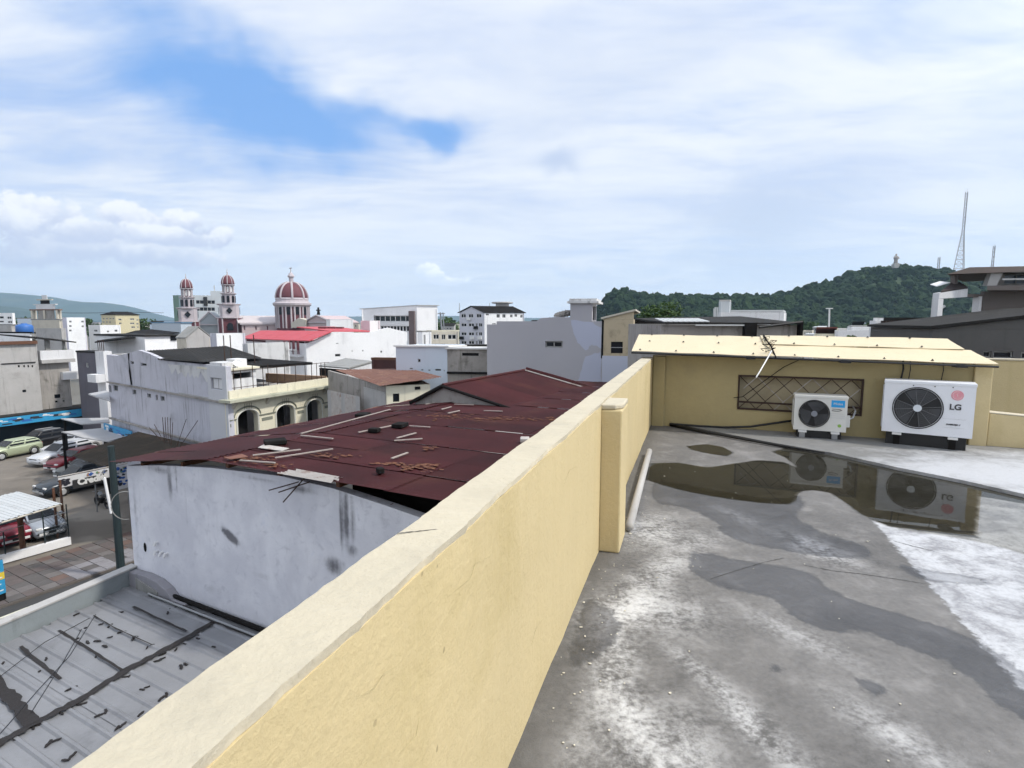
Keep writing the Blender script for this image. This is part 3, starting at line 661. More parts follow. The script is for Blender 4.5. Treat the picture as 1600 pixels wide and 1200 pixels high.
# ================================================================ AIR CONDITIONERS
def aircon(name, label, F, W, Hh, D, z0, fc, fr, body, hubm, hub_r, wires, rings, grille_m):
    r = root(name, label, 'air conditioner', F.P(W / 2, z0 - .1, -D / 2))
    mb = MB(); u0, u1, v0, v1 = 0, W, z0, z0 + Hh
    ang = sorted([2 * math.pi * i / 60 for i in range(60)] + [math.atan2(z - fc[1], u - fc[0]) % (2 * math.pi) for u in (u0, u1) for z in (v0, v1)])
    def outer(a):
        c, s = math.cos(a), math.sin(a); k = min([q for q in (((u1 - fc[0]) / c if c > 1e-6 else 9), ((u0 - fc[0]) / c if c < -1e-6 else 9), ((v1 - fc[1]) / s if s > 1e-6 else 9), ((v0 - fc[1]) / s if s < -1e-6 else 9))])
        return F.P(fc[0] + c * k, fc[1] + s * k, 0)
    inn = [F.P(fc[0] + fr * math.cos(a), fc[1] + fr * math.sin(a), 0) for a in ang]; ins = [F.P(fc[0] + fr * .96 * math.cos(a), fc[1] + fr * .96 * math.sin(a), -.05) for a in ang]
    ou = [outer(a) for a in ang]; n = len(ang)
    for i in range(n): j = (i + 1) % n; mb.poly([inn[i], inn[j], ou[j], ou[i]]); mb.poly([ins[i], ins[j], inn[j], inn[i]])
    part('front_panel', mb, body, r, merge=True, bevel=.004)
    mb = MB(); cr = .03
    prof = [(0 , -.0005), (W, -.0005), (W, -D + cr), (W - cr, -D), (cr, -D), (0, -D + cr)]
    mb.extr([F.P(u, z0 + .0, w) for u, w in prof], (0, 0, Hh)); o = part('casing', mb, body, r, bevel=.008)
    mb = MB(); F.box(mb, -.006, W + .006, z0 + Hh - .03, z0 + Hh + .012, -D - .004, .006); part('top_cover', mb, body, r, bevel=.008)
    mb = MB(); mb.extr([F.P(fc[0] + fr * .955 * math.cos(2 * math.pi * i / 40), fc[1] + fr * .955 * math.sin(2 * math.pi * i / 40), .0012 - .002) for i in range(40)], F.n * .002); part('fan_recess', mb, BLACK, r)
    f = None
    for i in range(3):
        a0 = i * 2.094 + .4; mb = MB(); N = 8; rows = []
        for k in range(N + 1):
            q = k / N; a = a0 + q * 1.5
            rows.append((F.P(fc[0] + hub_r * math.cos(a), fc[1] + hub_r * math.sin(a), .004 + .010 * q), F.P(fc[0] + fr * .90 * math.cos(a + .25), fc[1] + fr * .90 * math.sin(a + .25), .004 + .012 * q)))
        for p, q in zip(rows, rows[1:]): mb.poly([p[0], p[1], q[1], q[0]])
        part('fan_blade', mb, plain('fan_blade', (.045, .047, .052), .45), r)
    mb = MB(); mb.extr([F.P(fc[0] + hub_r * math.cos(2 * math.pi * i / 28), fc[1] + hub_r * math.sin(2 * math.pi * i / 28), .018) for i in range(28)], F.n * .010); part('fan_hub', mb, hubm, r)
    g = MB()
    for i in range(wires):
        a = 2 * math.pi * (i + .25) / wires; g.tube(F.P(fc[0] + hub_r * math.cos(a), fc[1] + hub_r * math.sin(a), .02), F.P(fc[0] + fr * 1.0 * math.cos(a), fc[1] + fr * 1.0 * math.sin(a), .008), .0028, 4)
    gp = part('fan_guard', g, grille_m, r)
    g = MB()
    for i in range(1, rings + 1):
        R_ = hub_r + (fr - hub_r) * i / rings; pts = [F.P(fc[0] + R_ * math.cos(2 * math.pi * k / 48), fc[1] + R_ * math.sin(2 * math.pi * k / 48), .018 - .010 * i / rings) for k in range(49)]; g.path(pts, .0013 if i < rings else .006, 4, False)
    part('guard_rings', g, BLACK, gp)
    # side louvre
    S = Face(F.P(0, 0, -D), F.P(0, 0, 0)); rows = int(Hh / .045)
    mb = MB(); S.box(mb, .05, D - .04, z0 + .05, z0 + Hh - .07, .001, .003); lv = part('side_louvre', mb, BLACK, r)
    mb = MB()
    for k in range(rows - 2): zc = z0 + .055 + k * (Hh - .125) / (rows - 2); S.box(mb, .05, D - .04, zc, zc + .014, .003, .012)
    for q in range(4): uu = .05 + (D - .10) * q / 3; S.box(mb, uu, uu + .010, z0 + .05, z0 + Hh - .07, .0032, .0125)
    part('louvre_slats', mb, body, lv)
    for u in (W * .18, W * .80):
        mb = MB(); F.box(mb, u - .035, u + .035, .036, z0 - .003, -D + .025, -.02); part('foot', mb, STEEL if W < .8 else DARK, r)
        mb = MB(); F.box(mb, u - .05, u + .05, z0 - .03, z0 - .004, -.02, .025); part('foot_bracket', mb, WHITE_M, r)
    mb = MB(); F.box(mb, .05, W - .05, .037, z0 - .006, -D + .03, -.035); part('underside_shade', mb, BLACK, r)  # black block stands in for the shade beneath the unit
    if W < .8: mb = MB(); F.box(mb, W + .001, W + .05, z0 + .06, z0 + .22, -D * .55, -D * .25); part('valve_cover', mb, body, r, bevel=.006)
    return r
ACW = plain('ac_white', (.74, .755, .79), .38, var=.04); ACG = plain('ac_warm_white', (.66, .655, .62), .42, var=.05)
LGF = Face(T(8.45, 2.395), T(8.19, 3.29)); W1 = LGF.L; Z1 = .20; H1 = .665
big = aircon('air_conditioner', 'large white air conditioner outdoor unit with pink round emblem', LGF, W1, H1, .30, Z1, (.365, Z1 + .335), .262, ACW, plain('hub_white', (.62, .66, .70), .4), .045, 12, 9, plain('guard_grey', (.16, .165, .17), .5))
TXT = plain('print_dark', (.05, .05, .055), .6); PINK = plain('print_pink', (.72, .30, .34), .5); PALE = plain('print_pale', (.80, .62, .64), .5)
text('lettering', 'LG', .098, TXT, big, LGF.M(.745, Z1 + .375, .004), bold=.003)
mb = MB(); mb.extr([LGF.P(.755 + .062 * math.cos(i * math.pi / 16), Z1 + .525 + .062 * math.sin(i * math.pi / 16), .002) for i in range(32)], LGF.n * .002); em = part('emblem', mb, PINK, big)
mb = MB(); mb.path([LGF.P(.755 + .046 * math.cos(a), Z1 + .525 + .046 * math.sin(a), .0048) for a in [math.radians(70 + 290 * k / 24) for k in range(25)]], .003, 4)
mb.path([LGF.P(.757, Z1 + .55, .0048), LGF.P(.757, Z1 + .505, .0048), LGF.P(.775, Z1 + .505, .0048)], .0032, 4); mb.lathe(LGF.P(.738, Z1 + .54, .004), [(.006, 0), (.006, .002)], 8); part('emblem_mark', mb, PALE, em)
text('lettering', 'INVERTER V', .026, TXT, big, LGF.M(.735, Z1 + .155, .004), italic=.3, bold=.001)
mb = MB(); LGF.box(mb, .63, .86, Z1 + .225, Z1 + .2275, 0.0005, .0025); LGF.box(mb, .63, .86, Z1 + .115, Z1 + .1175, 0.0005, .0025); part('pressed_line', mb, ALU, big)
for u in (.30, .52, .70): mb = MB(); LGF.box(mb, u, u + .012, Z1 + H1 - .05, Z1 + H1 - .038, .0, .006); part('screw', mb, BLACK, big)
SMF = Face(T(8.52, 1.355), T(8.47, 1.99)); W2 = SMF.L; Z2 = .145; H2 = .475
small = aircon('air_conditioner', 'small off-white air conditioner outdoor unit with blue label', SMF, W2, H2, .24, Z2, (.245, Z2 + .235), .185, ACG, plain('hub_grey', (.22, .24, .28), .5), .038, 0, 9, BLACK)
mb = MB(); SMF.box(mb, .445, .605, Z2 + .335, Z2 + .43, .0005, .003); lb = part('blue_label', mb, plain('label_blue', (.02, .33, .72), .4), small)
text('lettering', 'Midea', .046, WHITE_M, lb, SMF.M(.525, Z2 + .382, .0045))
mb = MB(); mb.path([SMF.P(.455 + .01 * k, Z2 + .285 + .0006 * (k - 6) ** 2 * (.2 if k < 6 else .8), .003) for k in range(13)], .004, 4); mb.path([SMF.P(.455, Z2 + .31, .003), SMF.P(.56, Z2 + .31, .003)], .003, 4); part('swoosh_mark', mb, TXT, small)
mb = MB(); mb.extr([SMF.P(.555 + .022 * math.cos(i * math.pi / 8), Z2 + .085 + .022 * math.sin(i * math.pi / 8), .001) for i in range(16)], SMF.n * .002); part('green_sticker', mb, plain('sticker_green', (.25, .45, .08), .5), small)
mb = MB()
for k in range(3): SMF.box(mb, .435, .61, Z2 + .19 + .028 * k, Z2 + .194 + .028 * k, .0002, .0025)
part('pressed_line', mb, ALU, small)
mb = MB(); mb.path([SMF.P(W2 + .03, Z2 + .16, -.10), SMF.P(W2 + .09, Z2 + .19, -.12), SMF.P(W2 + .12, Z2 + .28, -.16), SMF.P(W2 + .10, Z2 + .33, -.24)], .012, 6); part('valve_pipes', mb, STEEL, small)
for k, (u, a) in enumerate(((3.28, .9), (3.36, .85), (3.72, .88))):
    mb = MB(); mb.path([rf.P(u, 1.13, .03), rf.P(u + .01, 1.0, .04), rf.P(u - .01, a - .04, .05)], .012 if k == 0 else .006, 6)
    solo('drop_cable', mb, BLACK, ['thick black cable dropping from cover behind the large unit', 'thin cable beside the thick one behind the large unit', 'thin cable near the right end behind the large unit'][k], 'cable')

# ================================================================ GROUND OF THE CITY
mb = MB(); mb.poly([(-7000, -400, GZ - .02), (7000, -400, GZ - .02), (7000, 7000, GZ - .02), (-7000, 7000, GZ - .02)]); struct('city_ground', mb, CITYG)
own = root('host_building', 'yellow building under the terrace seen as the wall below the parapet', 'building', T(4, 2, GZ))
mb = MB(); mb.extr([T(-3, -.745, GZ), T(9.6, -.745, GZ), T(9.6, 5.65, GZ), T(-3, 5.65, GZ)], (0, 0, -GZ - .03)); part('wall', mb, YELLOW, own)

# ================================================================ GREY SHEET ROOF NEXT DOOR
ZG = -4.5
W0 = Vector((-8.88, 12.68, 0))                 # street corner of the white side wall
GP = Zp(100, 972, ZG)                          # a point on the inner foot of the street parapet
GC = isect(W0, G2, 0, 0) if False else None
def line_x(P, a, Q, b):
    det = a.x * -b.y + b.x * a.y; s = ((Q.x - P.x) * -b.y + b.x * (Q.y - P.y)) / det; return P + a * s
G1s = az(19)                                  # the street parapet of the low roof is a little askew
GC = W0 + G2 * .10
grey = root('low_grey_roof_building', 'low building with grey ribbed sheet roof sealed with black tar', 'building', (GC.x - 1, GC.y - 5, GZ))
gf = Face(GC - G1s * 14 + G2 * -.0, GC)
mb = MB(); mb.extr([GC - G1s * 14 - G2 * .18 + Vector((0, 0, GZ)), GC - G2 * .18 + Vector((0, 0, GZ)), GC + G2 * 9.5 + Vector((0, 0, GZ)), GC - G1s * 14 + G2 * 5 + Vector((0, 0, GZ))], (0, 0, ZG - GZ - .08)); part('wall', mb, CONC, grey)
mb = MB(); mb.extr([GC - G1s * 14 - G2 * .20 + Vector((0, 0, ZG - .1)), GC - G2 * .20 + Vector((0, 0, ZG - .1)), GC + Vector((0, 0, ZG - .1)), GC - G1s * 14 + Vector((0, 0, ZG - .1))], (0, 0, .50))
PARG = mat('grey_parapet_paint', (.23, .26, .275), .8, .12, 1.2, streak=.4, dirt=.35, dcol=(.12, .13, .13))
part('street_parapet', mb, PARG, grey)
mb = MB(); mb.extr([GC - G1s * 14 - G2 * .23 + Vector((0, 0, ZG + .402)), GC - G2 * .23 + Vector((0, 0, ZG + .402)), GC + G2 * .02 + Vector((0, 0, ZG + .402)), GC - G1s * 14 + G2 * .02 + Vector((0, 0, ZG + .402))], (0, 0, .035)); part('parapet_coping', mb, CONC_L, grey)
for k in (3.55,): mb = MB(); mb.extr([GC - G1s * k + G2 * .001 + Vector((0, 0, ZG - .02)), GC - G1s * (k - .32) + G2 * .001 + Vector((0, 0, ZG - .02)), GC - G1s * (k - .32) + G2 * .05 + Vector((0, 0, ZG - .02)), GC - G1s * k + G2 * .05 + Vector((0, 0, ZG - .02))], (0, 0, .41)); part('parapet_pier', mb, PARG, grey)
roof_of_sheets(grey, 'roof_sheet', GC - G2 * .08 - G1s * 12.02 + Vector((0, 0, ZG + .02)), G2 + Vector((0, 0, -.004)), G1s, 3, 12, 2.9, 1.0, 'trap', GREY_SHEET, waves=3, jit=.004, shear=True)
ZT = ZG + .062
def on_roof(L): return [Zp(x, y, ZT) for x, y in L]
for k, (L, w) in enumerate((([(-60, 1200), (0, 1160), (60, 1126), (130, 1090), (200, 1045), (270, 1008), (337, 970)], .14), ([(-40, 1030), (0, 1072), (25, 1098), (52, 1130)], .17), ([(32, 1010), (60, 1035), (95, 1061)], .07), ([(92, 985), (140, 1015), (190, 1047)], .05), ([(208, 948), (250, 968), (292, 987)], .05), ([(146, 962), (180, 982), (238, 1008)], .025), ([(283, 948), (340, 972), (410, 1000)], .10))):
    part('tar_strip', ribbon([Vector((p.x, p.y, 0)) for p in on_roof(L)], w, ZT + .002 * k, .35, 7), TAR, grey)
db = MB(); rr = random.Random(5)
for k in range(3): db.extr([(math.cos(a) * .045 * rr.uniform(.6, 1.2) + .05 * k - .05, math.sin(a) * .03 * rr.uniform(.6, 1.3), 0) for a in [i * 2 * math.pi / 9 for i in range(9)]], (0, 0, .012 + .002 * k))
dme = db.mesh('tar_dab'); dme.materials.append(TAR)
for (x, y) in ((4, 1037), (8, 1095), (50, 1033), (66, 1047), (85, 1058), (72, 1030), (105, 995), (117, 1000), (130, 983), (137, 1004), (150, 1026), (152, 1002), (160, 975), (172, 978), (187, 957), (172, 996), (190, 988), (208, 998), (212, 995), (230, 1012), (238, 1008), (112, 1076), (105, 1079), (24, 1156), (52, 1138), (63, 1132), (96, 1115), (128, 1100), (196, 1058), (202, 1057), (225, 1034), (246, 1033), (254, 1029), (255, 1022), (275, 1015), (291, 1006), (309, 998), (314, 993), (334, 1011), (312, 968), (283, 1042), (290, 1038), (222, 1078), (230, 1074), (252, 1092), (260, 1086), (220, 1116), (155, 1118), (165, 1112), (183, 1138), (192, 1133), (76, 1162), (88, 1157), (103, 1188), (114, 1180), (164, 1010), (270, 950), (262, 958), (120, 960)):
    p = Zp(x, y, ZG + .03); o = link('tar_dab', dme, None, grey, p); o.rotation_euler = (0, 0, rr.uniform(0, 6)); s_ = rr.uniform(.35, .85); o.scale = (s_, s_, 1)
mb = MB(); mb.path([GC + G2 * a + G1 * -.10 + Vector((0, 0, ZG + .10)) for a in (1.0, 2.5, 4.0, 5.5)], .05, 8); part('gutter_pipe', mb, DARK, grey)
mb = MB(); mb.path([GC + G2 * a + G1 * -.28 + Vector((0, 0, ZG + .08)) for a in (.9, 2.3, 4.0, 5.5)], .025, 8); part('gutter_pipe', mb, STEEL, grey)
for k, L in enumerate(([(0, 1150), (60, 1085), (110, 1030), (150, 962)], [(0, 1060), (70, 1010), (140, 968)], [(50, 1115), (100, 1040), (128, 985)])):
    mb = MB(); P = on_roof(L); mb.path([p + Vector((0, 0, .03 + .05 * math.sin(math.pi * i / (len(P) - 1)))) for i, p in enumerate(P)], .007, 5)
    solo('roof_cable', mb, BLACK, ['long black cable lying diagonally across the ribbed roof', 'black cable running beside the street parapet on ribbed roof', 'short black cable between tar strips on ribbed roof'][k], 'cable')

# ================================================================ MAROON ROOF BUILDING
red = root('maroon_roof_building', 'building with stained white side wall under a maroon rusted sheet roof', 'building', (W0.x + 2, W0.y + 4, GZ))
wf = Face(W0, W0 + G2 * 9.2)
top = [wf.hit(x, y) for x, y in ((203, 729), (250, 727), (330, 731), (440, 744), (520, 763), (600, 789), (680, 817))]
top = [(max(0, u), z) for u, z in top]; top[0] = (0, top[0][1])
def stained_wall():
    du = .07; us = np.arange(0, wf.L + du, du); nv = 62; V = []; stn = []; splats = []
    for (x, y, a, b, k, rot) in ((360, 838, .30, .10, 1.5, -25), (352, 832, .18, .06, 1.2, -30), (265, 752, .10, .55, .9, 0), (275, 745, .05, .5, .7, 0), (302, 745, .04, .35, .6, 0), (534, 810, .06, .75, 1.1, 0), (543, 810, .05, .70, 1.2, 0), (552, 815, .07, .6, .8, 0), (522, 884, .30, .22, .9, 0), (550, 860, .18, .16, .8, 0), (307, 816, .12, .22, .5, 0), (250, 735, .9, .10, .7, 0), (400, 748, 1.2, .07, .6, 0), (470, 765, .5, .10, .8, 0), (212, 800, .10, 1.0, .6, 0), (215, 870, .25, .25, .5, 0), (410, 900, .5, .12, .5, 0), (330, 920, .6, .18, .45, 0), (450, 850, .5, .4, .35, 0), (290, 790, .1, .9, .4, 0), (600, 815, .3, .2, .4, 0)):
        u, z = wf.hit(x, y); splats.append((u, z, a, b, k, math.radians(rot)))
    tu, tz = [q[0] for q in top] + [wf.L + .1], [q[1] for q in top] + [top[-1][1] - .05]
    for u in us:
        zt_ = float(np.interp(u, tu, tz))
        for j in range(nv + 1):
            z = ZG - .3 + (zt_ - ZG + .3) * j / nv; V.append(tuple(wf.P(float(u), z))); s = 0
            for (a, b, c, d_, k, rt) in splats:
                du_, dz_ = u - a, z - b; p, q = du_ * math.cos(rt) + dz_ * math.sin(rt), -du_ * math.sin(rt) + dz_ * math.cos(rt); s = max(s, k * math.exp(-(p / c) ** 2 - (q / d_) ** 2))
            stn.append(s)
    n = nv + 1; F_ = [(i * n + j, (i + 1) * n + j, (i + 1) * n + j + 1, i * n + j + 1) for i in range(len(us) - 1) for j in range(nv)]
    me = bpy.data.meshes.new('side_wall'); me.from_pydata(V, [], F_); me.attributes.new('stain', 'FLOAT', 'POINT').data.foreach_set('value', np.array(stn, np.float32))
    m, t, b = new_mat('damp_whitewash'); pos = t.new('ShaderNodeNewGeometry').outputs['Position']; a = t.new('ShaderNodeAttribute'); a.attribute_name = 'stain'
    n1 = t.noise(pos, .9, 6, .6, .3); n2 = t.noise(pos, 5, 7, .7, .5); n3 = t.noise(pos, 26, 5, .7)
    mp = t.new('ShaderNodeMapping'); t.put(mp.inputs['Vector'], pos); mp.inputs['Scale'].default_value = (7, 7, .5); ns = t.noise(mp.outputs[0], 1, 5, .65)
    c = t.mix(t.step(n1, .35, .66), (.60, .605, .66), (.74, .745, .79)); c = t.mix(t.step(n2, .52, .70, 0., .45), c, (.43, .435, .49)); c = t.mix(t.step(n1, .60, .64, 0., .5), c, (.62, .645, .73))
    e = t.m('MULTIPLY', a.outputs['Fac'], t.m('ADD', t.m('MULTIPLY', n2, .9), t.m('MULTIPLY', ns, .8))); c = t.mix(t.step(e, .22, .85, 0., .92), c, (.13, .13, .145))
    c = t.mix(t.m('MULTIPLY', t.step(ns, .55, .75, 0., .35), t.step(n1, .45, .6)), c, (.28, .28, .31)); c = t.mix(t.step(n3, .70, .76, 0., .5), c, (.25, .25, .27))
    t.l.new(c, b.inputs['Base Color']); b.inputs['Roughness'].default_value = .92; bump(t, b, t.m('ADD', n2, n3), .3, .015); me.materials.append(m); link('side_wall', me, None, red)
    mb = MB(); mb.extr([wf.P(0, GZ, -.002), wf.P(wf.L, GZ, -.002), wf.P(wf.L, top[-1][1] - .06, -.002)] + [wf.P(u, z - .005, -.002) for u, z in reversed(top)], wf.n * -.2); part('wall_core', mb, WHITE_W, red)
stained_wall()
st_f = Face(W0 + G1 * 21 - G2 * .0, W0); mb = MB(); st_f.wall(mb, GZ, -1.75, (), .2, 0, 20.79); part('street_wall', mb, WHITE, red)
STAINM = mat('damp_stain', (.26, .26, .28), .95, .3, 5, dirt=.6, dcol=(.40, .40, .43), dscale=6)
def stain(px, name='stain'):
    pass
# upstand and little things on the white wall
UW = .20; uf = Face(wf.P(0, 0, UW), wf.P(9, 0, UW))
up = [uf.hit(x, y) for x, y in ((200, 893), (225, 900), (243, 909), (258, 922), (268, 937), (288, 945))]
mb = MB(); mb.extr([uf.P(up[0][0], ZG), uf.P(up[-1][0], ZG)] + [uf.P(u, max(z, ZG + .01)) for u, z in reversed(up)], uf.n * -UW); part('upstand', mb, mat('upstand_render', (.26, .255, .28), .9, .15, 2, streak=.4, dirt=.4), red, bevel=.02)
a_ = uf.rect(214, 908, 246, 930); mb = MB(); mb.extr([uf.P(a_[0], a_[2] + .02, .001), uf.P(a_[1], a_[2] - .06, .001), uf.P(a_[1], a_[3] - .16, .001), uf.P(a_[0], a_[3] - .02, .001)], uf.n * .02); part('upstand_panel', mb, CONC, red)
u, z = wf.hit(227, 855); mb = MB(); mb.extr([wf.P(u + .055 * math.cos(i * .524), z + .11 * math.sin(i * .524), .001) for i in range(12)], wf.n * .006); part('wall_hole', mb, DARK, red)
for (x, y) in ((247, 850), (247, 864), (255, 866), (262, 868)):
    u, z = wf.hit(x, y); mb = MB(); mb.path([wf.P(u, z + .05, .0), wf.P(u, z + .05, .06), wf.P(u, z - .02, .09)], .032, 8); part('conduit_elbow', mb, WHITE, red)
for L in ([(480, 745), (462, 778)], [(487, 752), (455, 763)], [(470, 752), (440, 760)]):
    mb = MB(); P = [wf.hit(*q) for q in L]; mb.path([wf.P(P[0][0], P[0][1], .05), wf.P(P[1][0], P[1][1], .28)], .012, 5); part('loose_rod', mb, RUSTBAR, red)
# roof sheets (street eave on the left, one even plane rising slightly to the right)
ZE = -1.58; S1, S2, UB = .130, .009, 3.2        # eave height; the roof climbs to a break, then runs nearly level
ro = W0 - G2 * .25 - G1 * .22 + Vector((0, 0, ZE))
roof_of_sheets(red, 'roof_sheet', ro, G2 + Vector((0, 0, S1)), G1, 2, 17, (UB + .25) / 2 * 1.008, 1.0, 'wave', MAROON, waves=8, jit=.02)
roof_of_sheets(red, 'roof_sheet', W0 + G2 * UB - G1 * .22 + Vector((0, 0, ZE + (UB + .25) * S1 + .012)), G2 + Vector((0, 0, S2)), G1, 3, 17, 2.3, 1.0, 'wave', MAROON, waves=8, jit=.02)
def zr_u(u): return ZE + min(u + .25, UB + .25) * S1 + max(0, u - UB) * S2
mb = MB()
for q in (.4, 1.9, 3.4, 4.9, 6.4): mb.extr([W0 + G2 * (q + .15) + G1 * .02 + Vector((0, 0, zr_u(q) - .16)), W0 + G2 * (q + .23) + G1 * .02 + Vector((0, 0, zr_u(q) - .16)), W0 + G2 * (q + .23) + G1 * 16 + Vector((0, 0, zr_u(q) - .16)), W0 + G2 * (q + .15) + G1 * 16 + Vector((0, 0, zr_u(q) - .16))], (0, 0, .10))
part('purlins', mb, WOOD, red)
for L in ((548, 778, 806), (562, 780, 808), (600, 790, 818)):
    u, z = wf.hit(L[0], L[1]); u2, z2 = wf.hit(L[0], L[2]); mb = MB(); wf.box(mb, u, u + .07, z2 - .02, z, -.16, -.09); part('roof_strut', mb, WOOD, red)
mb = MB(); wf.box(mb, wf.hit(470, 760)[0], 9.1, -2.3, -1.30, -1.4, -1.3); part('inner_wall', mb, DARK, red)
def zroof(p): return zr_u((p - W0).dot(G2))
def on_red(px, py, dz=.05):
    p = Zp(px, py, ZE + .1)
    for _ in range(4): p = Zp(px, py, zroof(p) + dz)
    return p
def patch(L, m, name='roof_patch', dz=.07, th=.012):
    mb = MB(); mb.extr([on_red(x, y, dz) for x, y in L], (0, 0, th)); return part(name, mb, m, red)
pc = [on_red(x, y, .05) for x, y in ((436, 740), (462, 733), (533, 746), (514, 754))]; mb = MB(); rr = random.Random(2); NW = 26
for i in range(NW):       # torn corrugated sheet, waves along its length
    k0, k1 = i / NW, (i + 1) / NW; z0, z1 = Vector((0, 0, .016 * math.sin(i * 1.57))), Vector((0, 0, .016 * math.sin((i + 1) * 1.57)))
    a, b, c, d_ = pc[0].lerp(pc[1], k0), pc[0].lerp(pc[1], k1), pc[3].lerp(pc[2], k1), pc[3].lerp(pc[2], k0); j = (c - b).normalized() * rr.uniform(-.10, .06)
    mb.poly([a + z0 - j, b + z1 - j, c + z1 + j, d_ + z0 + j])
part('roof_patch', mb, PALE_SHEET, red)
patch([(403, 700), (412, 695), (452, 701), (440, 705)], PALE_SHEET, dz=.06); patch([(350, 716), (378, 710), (388, 714), (360, 718)], RUST)
BATTEN = mat('bare_batten', (.34, .30, .27), .85, .25, 3)
for L in ([(470, 681), (520, 686)], [(616, 689), (660, 686)], [(640, 666), (672, 668)], [(620, 685), (650, 677)], [(612, 717), (637, 708)], [(756, 642), (785, 643)], [(700, 646), (718, 642)], [(375, 720), (430, 724)], [(395, 712), (470, 703)], [(430, 716), (520, 702)], [(560, 676), (615, 665)], [(665, 632), (700, 626)], [(470, 678), (610, 640)], [(710, 632), (740, 633)], [(690, 640), (705, 636)]):
    mb = MB(); P = [on_red(*q, .075) for q in L]; d = (P[1] - P[0]).normalized(); nn = Vector((-d.y, d.x, 0)) * .022; mb.extr([P[0] - nn, P[1] - nn, P[1] + nn, P[0] + nn], (0, 0, .02)); part('loose_batten', mb, BATTEN, red)
ORNG = mat('orange_rust', (.145, .058, .028), .9, .4, 3, dirt=.5, dcol=(.10, .04, .025), dscale=5, soft=.05, bmp=.1)
mb = MB(); rr = random.Random(8)
for (x, y, a, b, n) in ((655, 729, 20, 4, 60), (700, 651, 26, 3, 60), (780, 654, 30, 2.5, 60), (845, 655, 24, 2.5, 40), (610, 724, 18, 2, 30), (520, 712, 22, 3, 30), (670, 700, 10, 2, 14), (430, 726, 16, 2.5, 26), (400, 715, 25, 3, 40)):
    for k in range(n):
        q = on_red(x + rr.gauss(0, .8) * a, y + rr.gauss(0, .8) * b, .058); w, h_ = rr.uniform(.008, .03), rr.uniform(.02, .07); mb.extr([q - G1 * w - G2 * h_, q + G1 * w * .7 - G2 * h_, q + G1 * w + G2 * h_ * .8, q - G1 * w * .8 + G2 * h_], (0, 0, .004))
o = part('rust_flakes', mb, ORNG, red); o['kind'] = 'stuff'
for (x, y, s_) in ((594, 735, .12), (625, 664, .3), (585, 672, .2), (567, 648, .35), (430, 690, .35), (820, 687, .2)):
    p = on_red(x, y, .10); mb = MB(); mb.box(p, (s_ * 1.3, s_, .10), Matrix.Rotation(RND.uniform(0, 3), 3, 'Z')); part('roof_block', mb, DARK if x != 820 else PALE_SHEET, red, bevel=.02)
mb = MB(); mb.path([W0 - G2 * .27 + G1 * k + Vector((0, 0, ZE - .02 + .02 * math.sin(k * 3))) for k in range(0, 17)], .025, 6); part('eave_flashing', mb, RUST, red)
# raised gable over the back of the roof
R1 = Dp(692, 603, 18.8); RL = 6.5; R2 = R1 + G1 * RL
gl, grr = 1.35, 3.0
la = R1 - G2 * gl + Vector((0, 0, -.66)); ra = R1 + G2 * grr + Vector((0, 0, -.66))
for k in range(8):
    pass
def gable_sheets(e, side):
    xd_ = (e - R1).normalized(); n = 8; me = corrugated((e - R1).length, RL / n + .04, 7, .014, 4).mesh('gable_sheet'); me.materials.append(MAROON)
    for k in range(n):
        o = link('gable_sheet', me, None, red); zd = xd_.cross(G1); zd = zd if zd.z > 0 else -zd
        o.matrix_basis = basis(xd_, G1, zd, R1 + G1 * (k * RL / n) + zd * (.006 * (k % 2)) - wloc(red))
gable_sheets(la, 0); gable_sheets(ra, 1)
mb = MB(); mb.extr([R1 - Vector((0, 0, .05)) + G1 * .03, la + G1 * .03 + G2 * .15, la + G1 * .03 + G2 * .15 - Vector((0, 0, .4)), ra + G1 * .03 - G2 * .15 - Vector((0, 0, .4)), ra + G1 * .03 - G2 * .15], G1 * .08); part('gable_end', mb, CONC_STAIN, red)
mb = MB(); mb.path([R1 + Vector((0, 0, .03)), R2 + Vector((0, 0, .03))], .06, 8); part('ridge_cap', mb, MAROON, red)
vm = MB(); vm.path([R2 + Vector((0, 0, .06)), R2.lerp(ra + G1 * RL, .5) + Vector((0, 0, .08)), ra + G1 * RL + Vector((0, 0, .06))], .10, 6); part('verge_tiles', vm, MAROON, red)
vm = MB(); vm.path([R2 - G1 * .22 + Vector((0, 0, .05)), ra + G1 * (RL - .22) + Vector((0, 0, .05))], .03, 5); part('verge_flashing', vm, PALE_SHEET, red)
vm = MB(); vm.path([R1 - G1 * .05, la - G1 * .05], .07, 6); vm.path([R1 - G1 * .05, ra - G1 * .05], .05, 6); part('barge_board', vm, DARK, red)

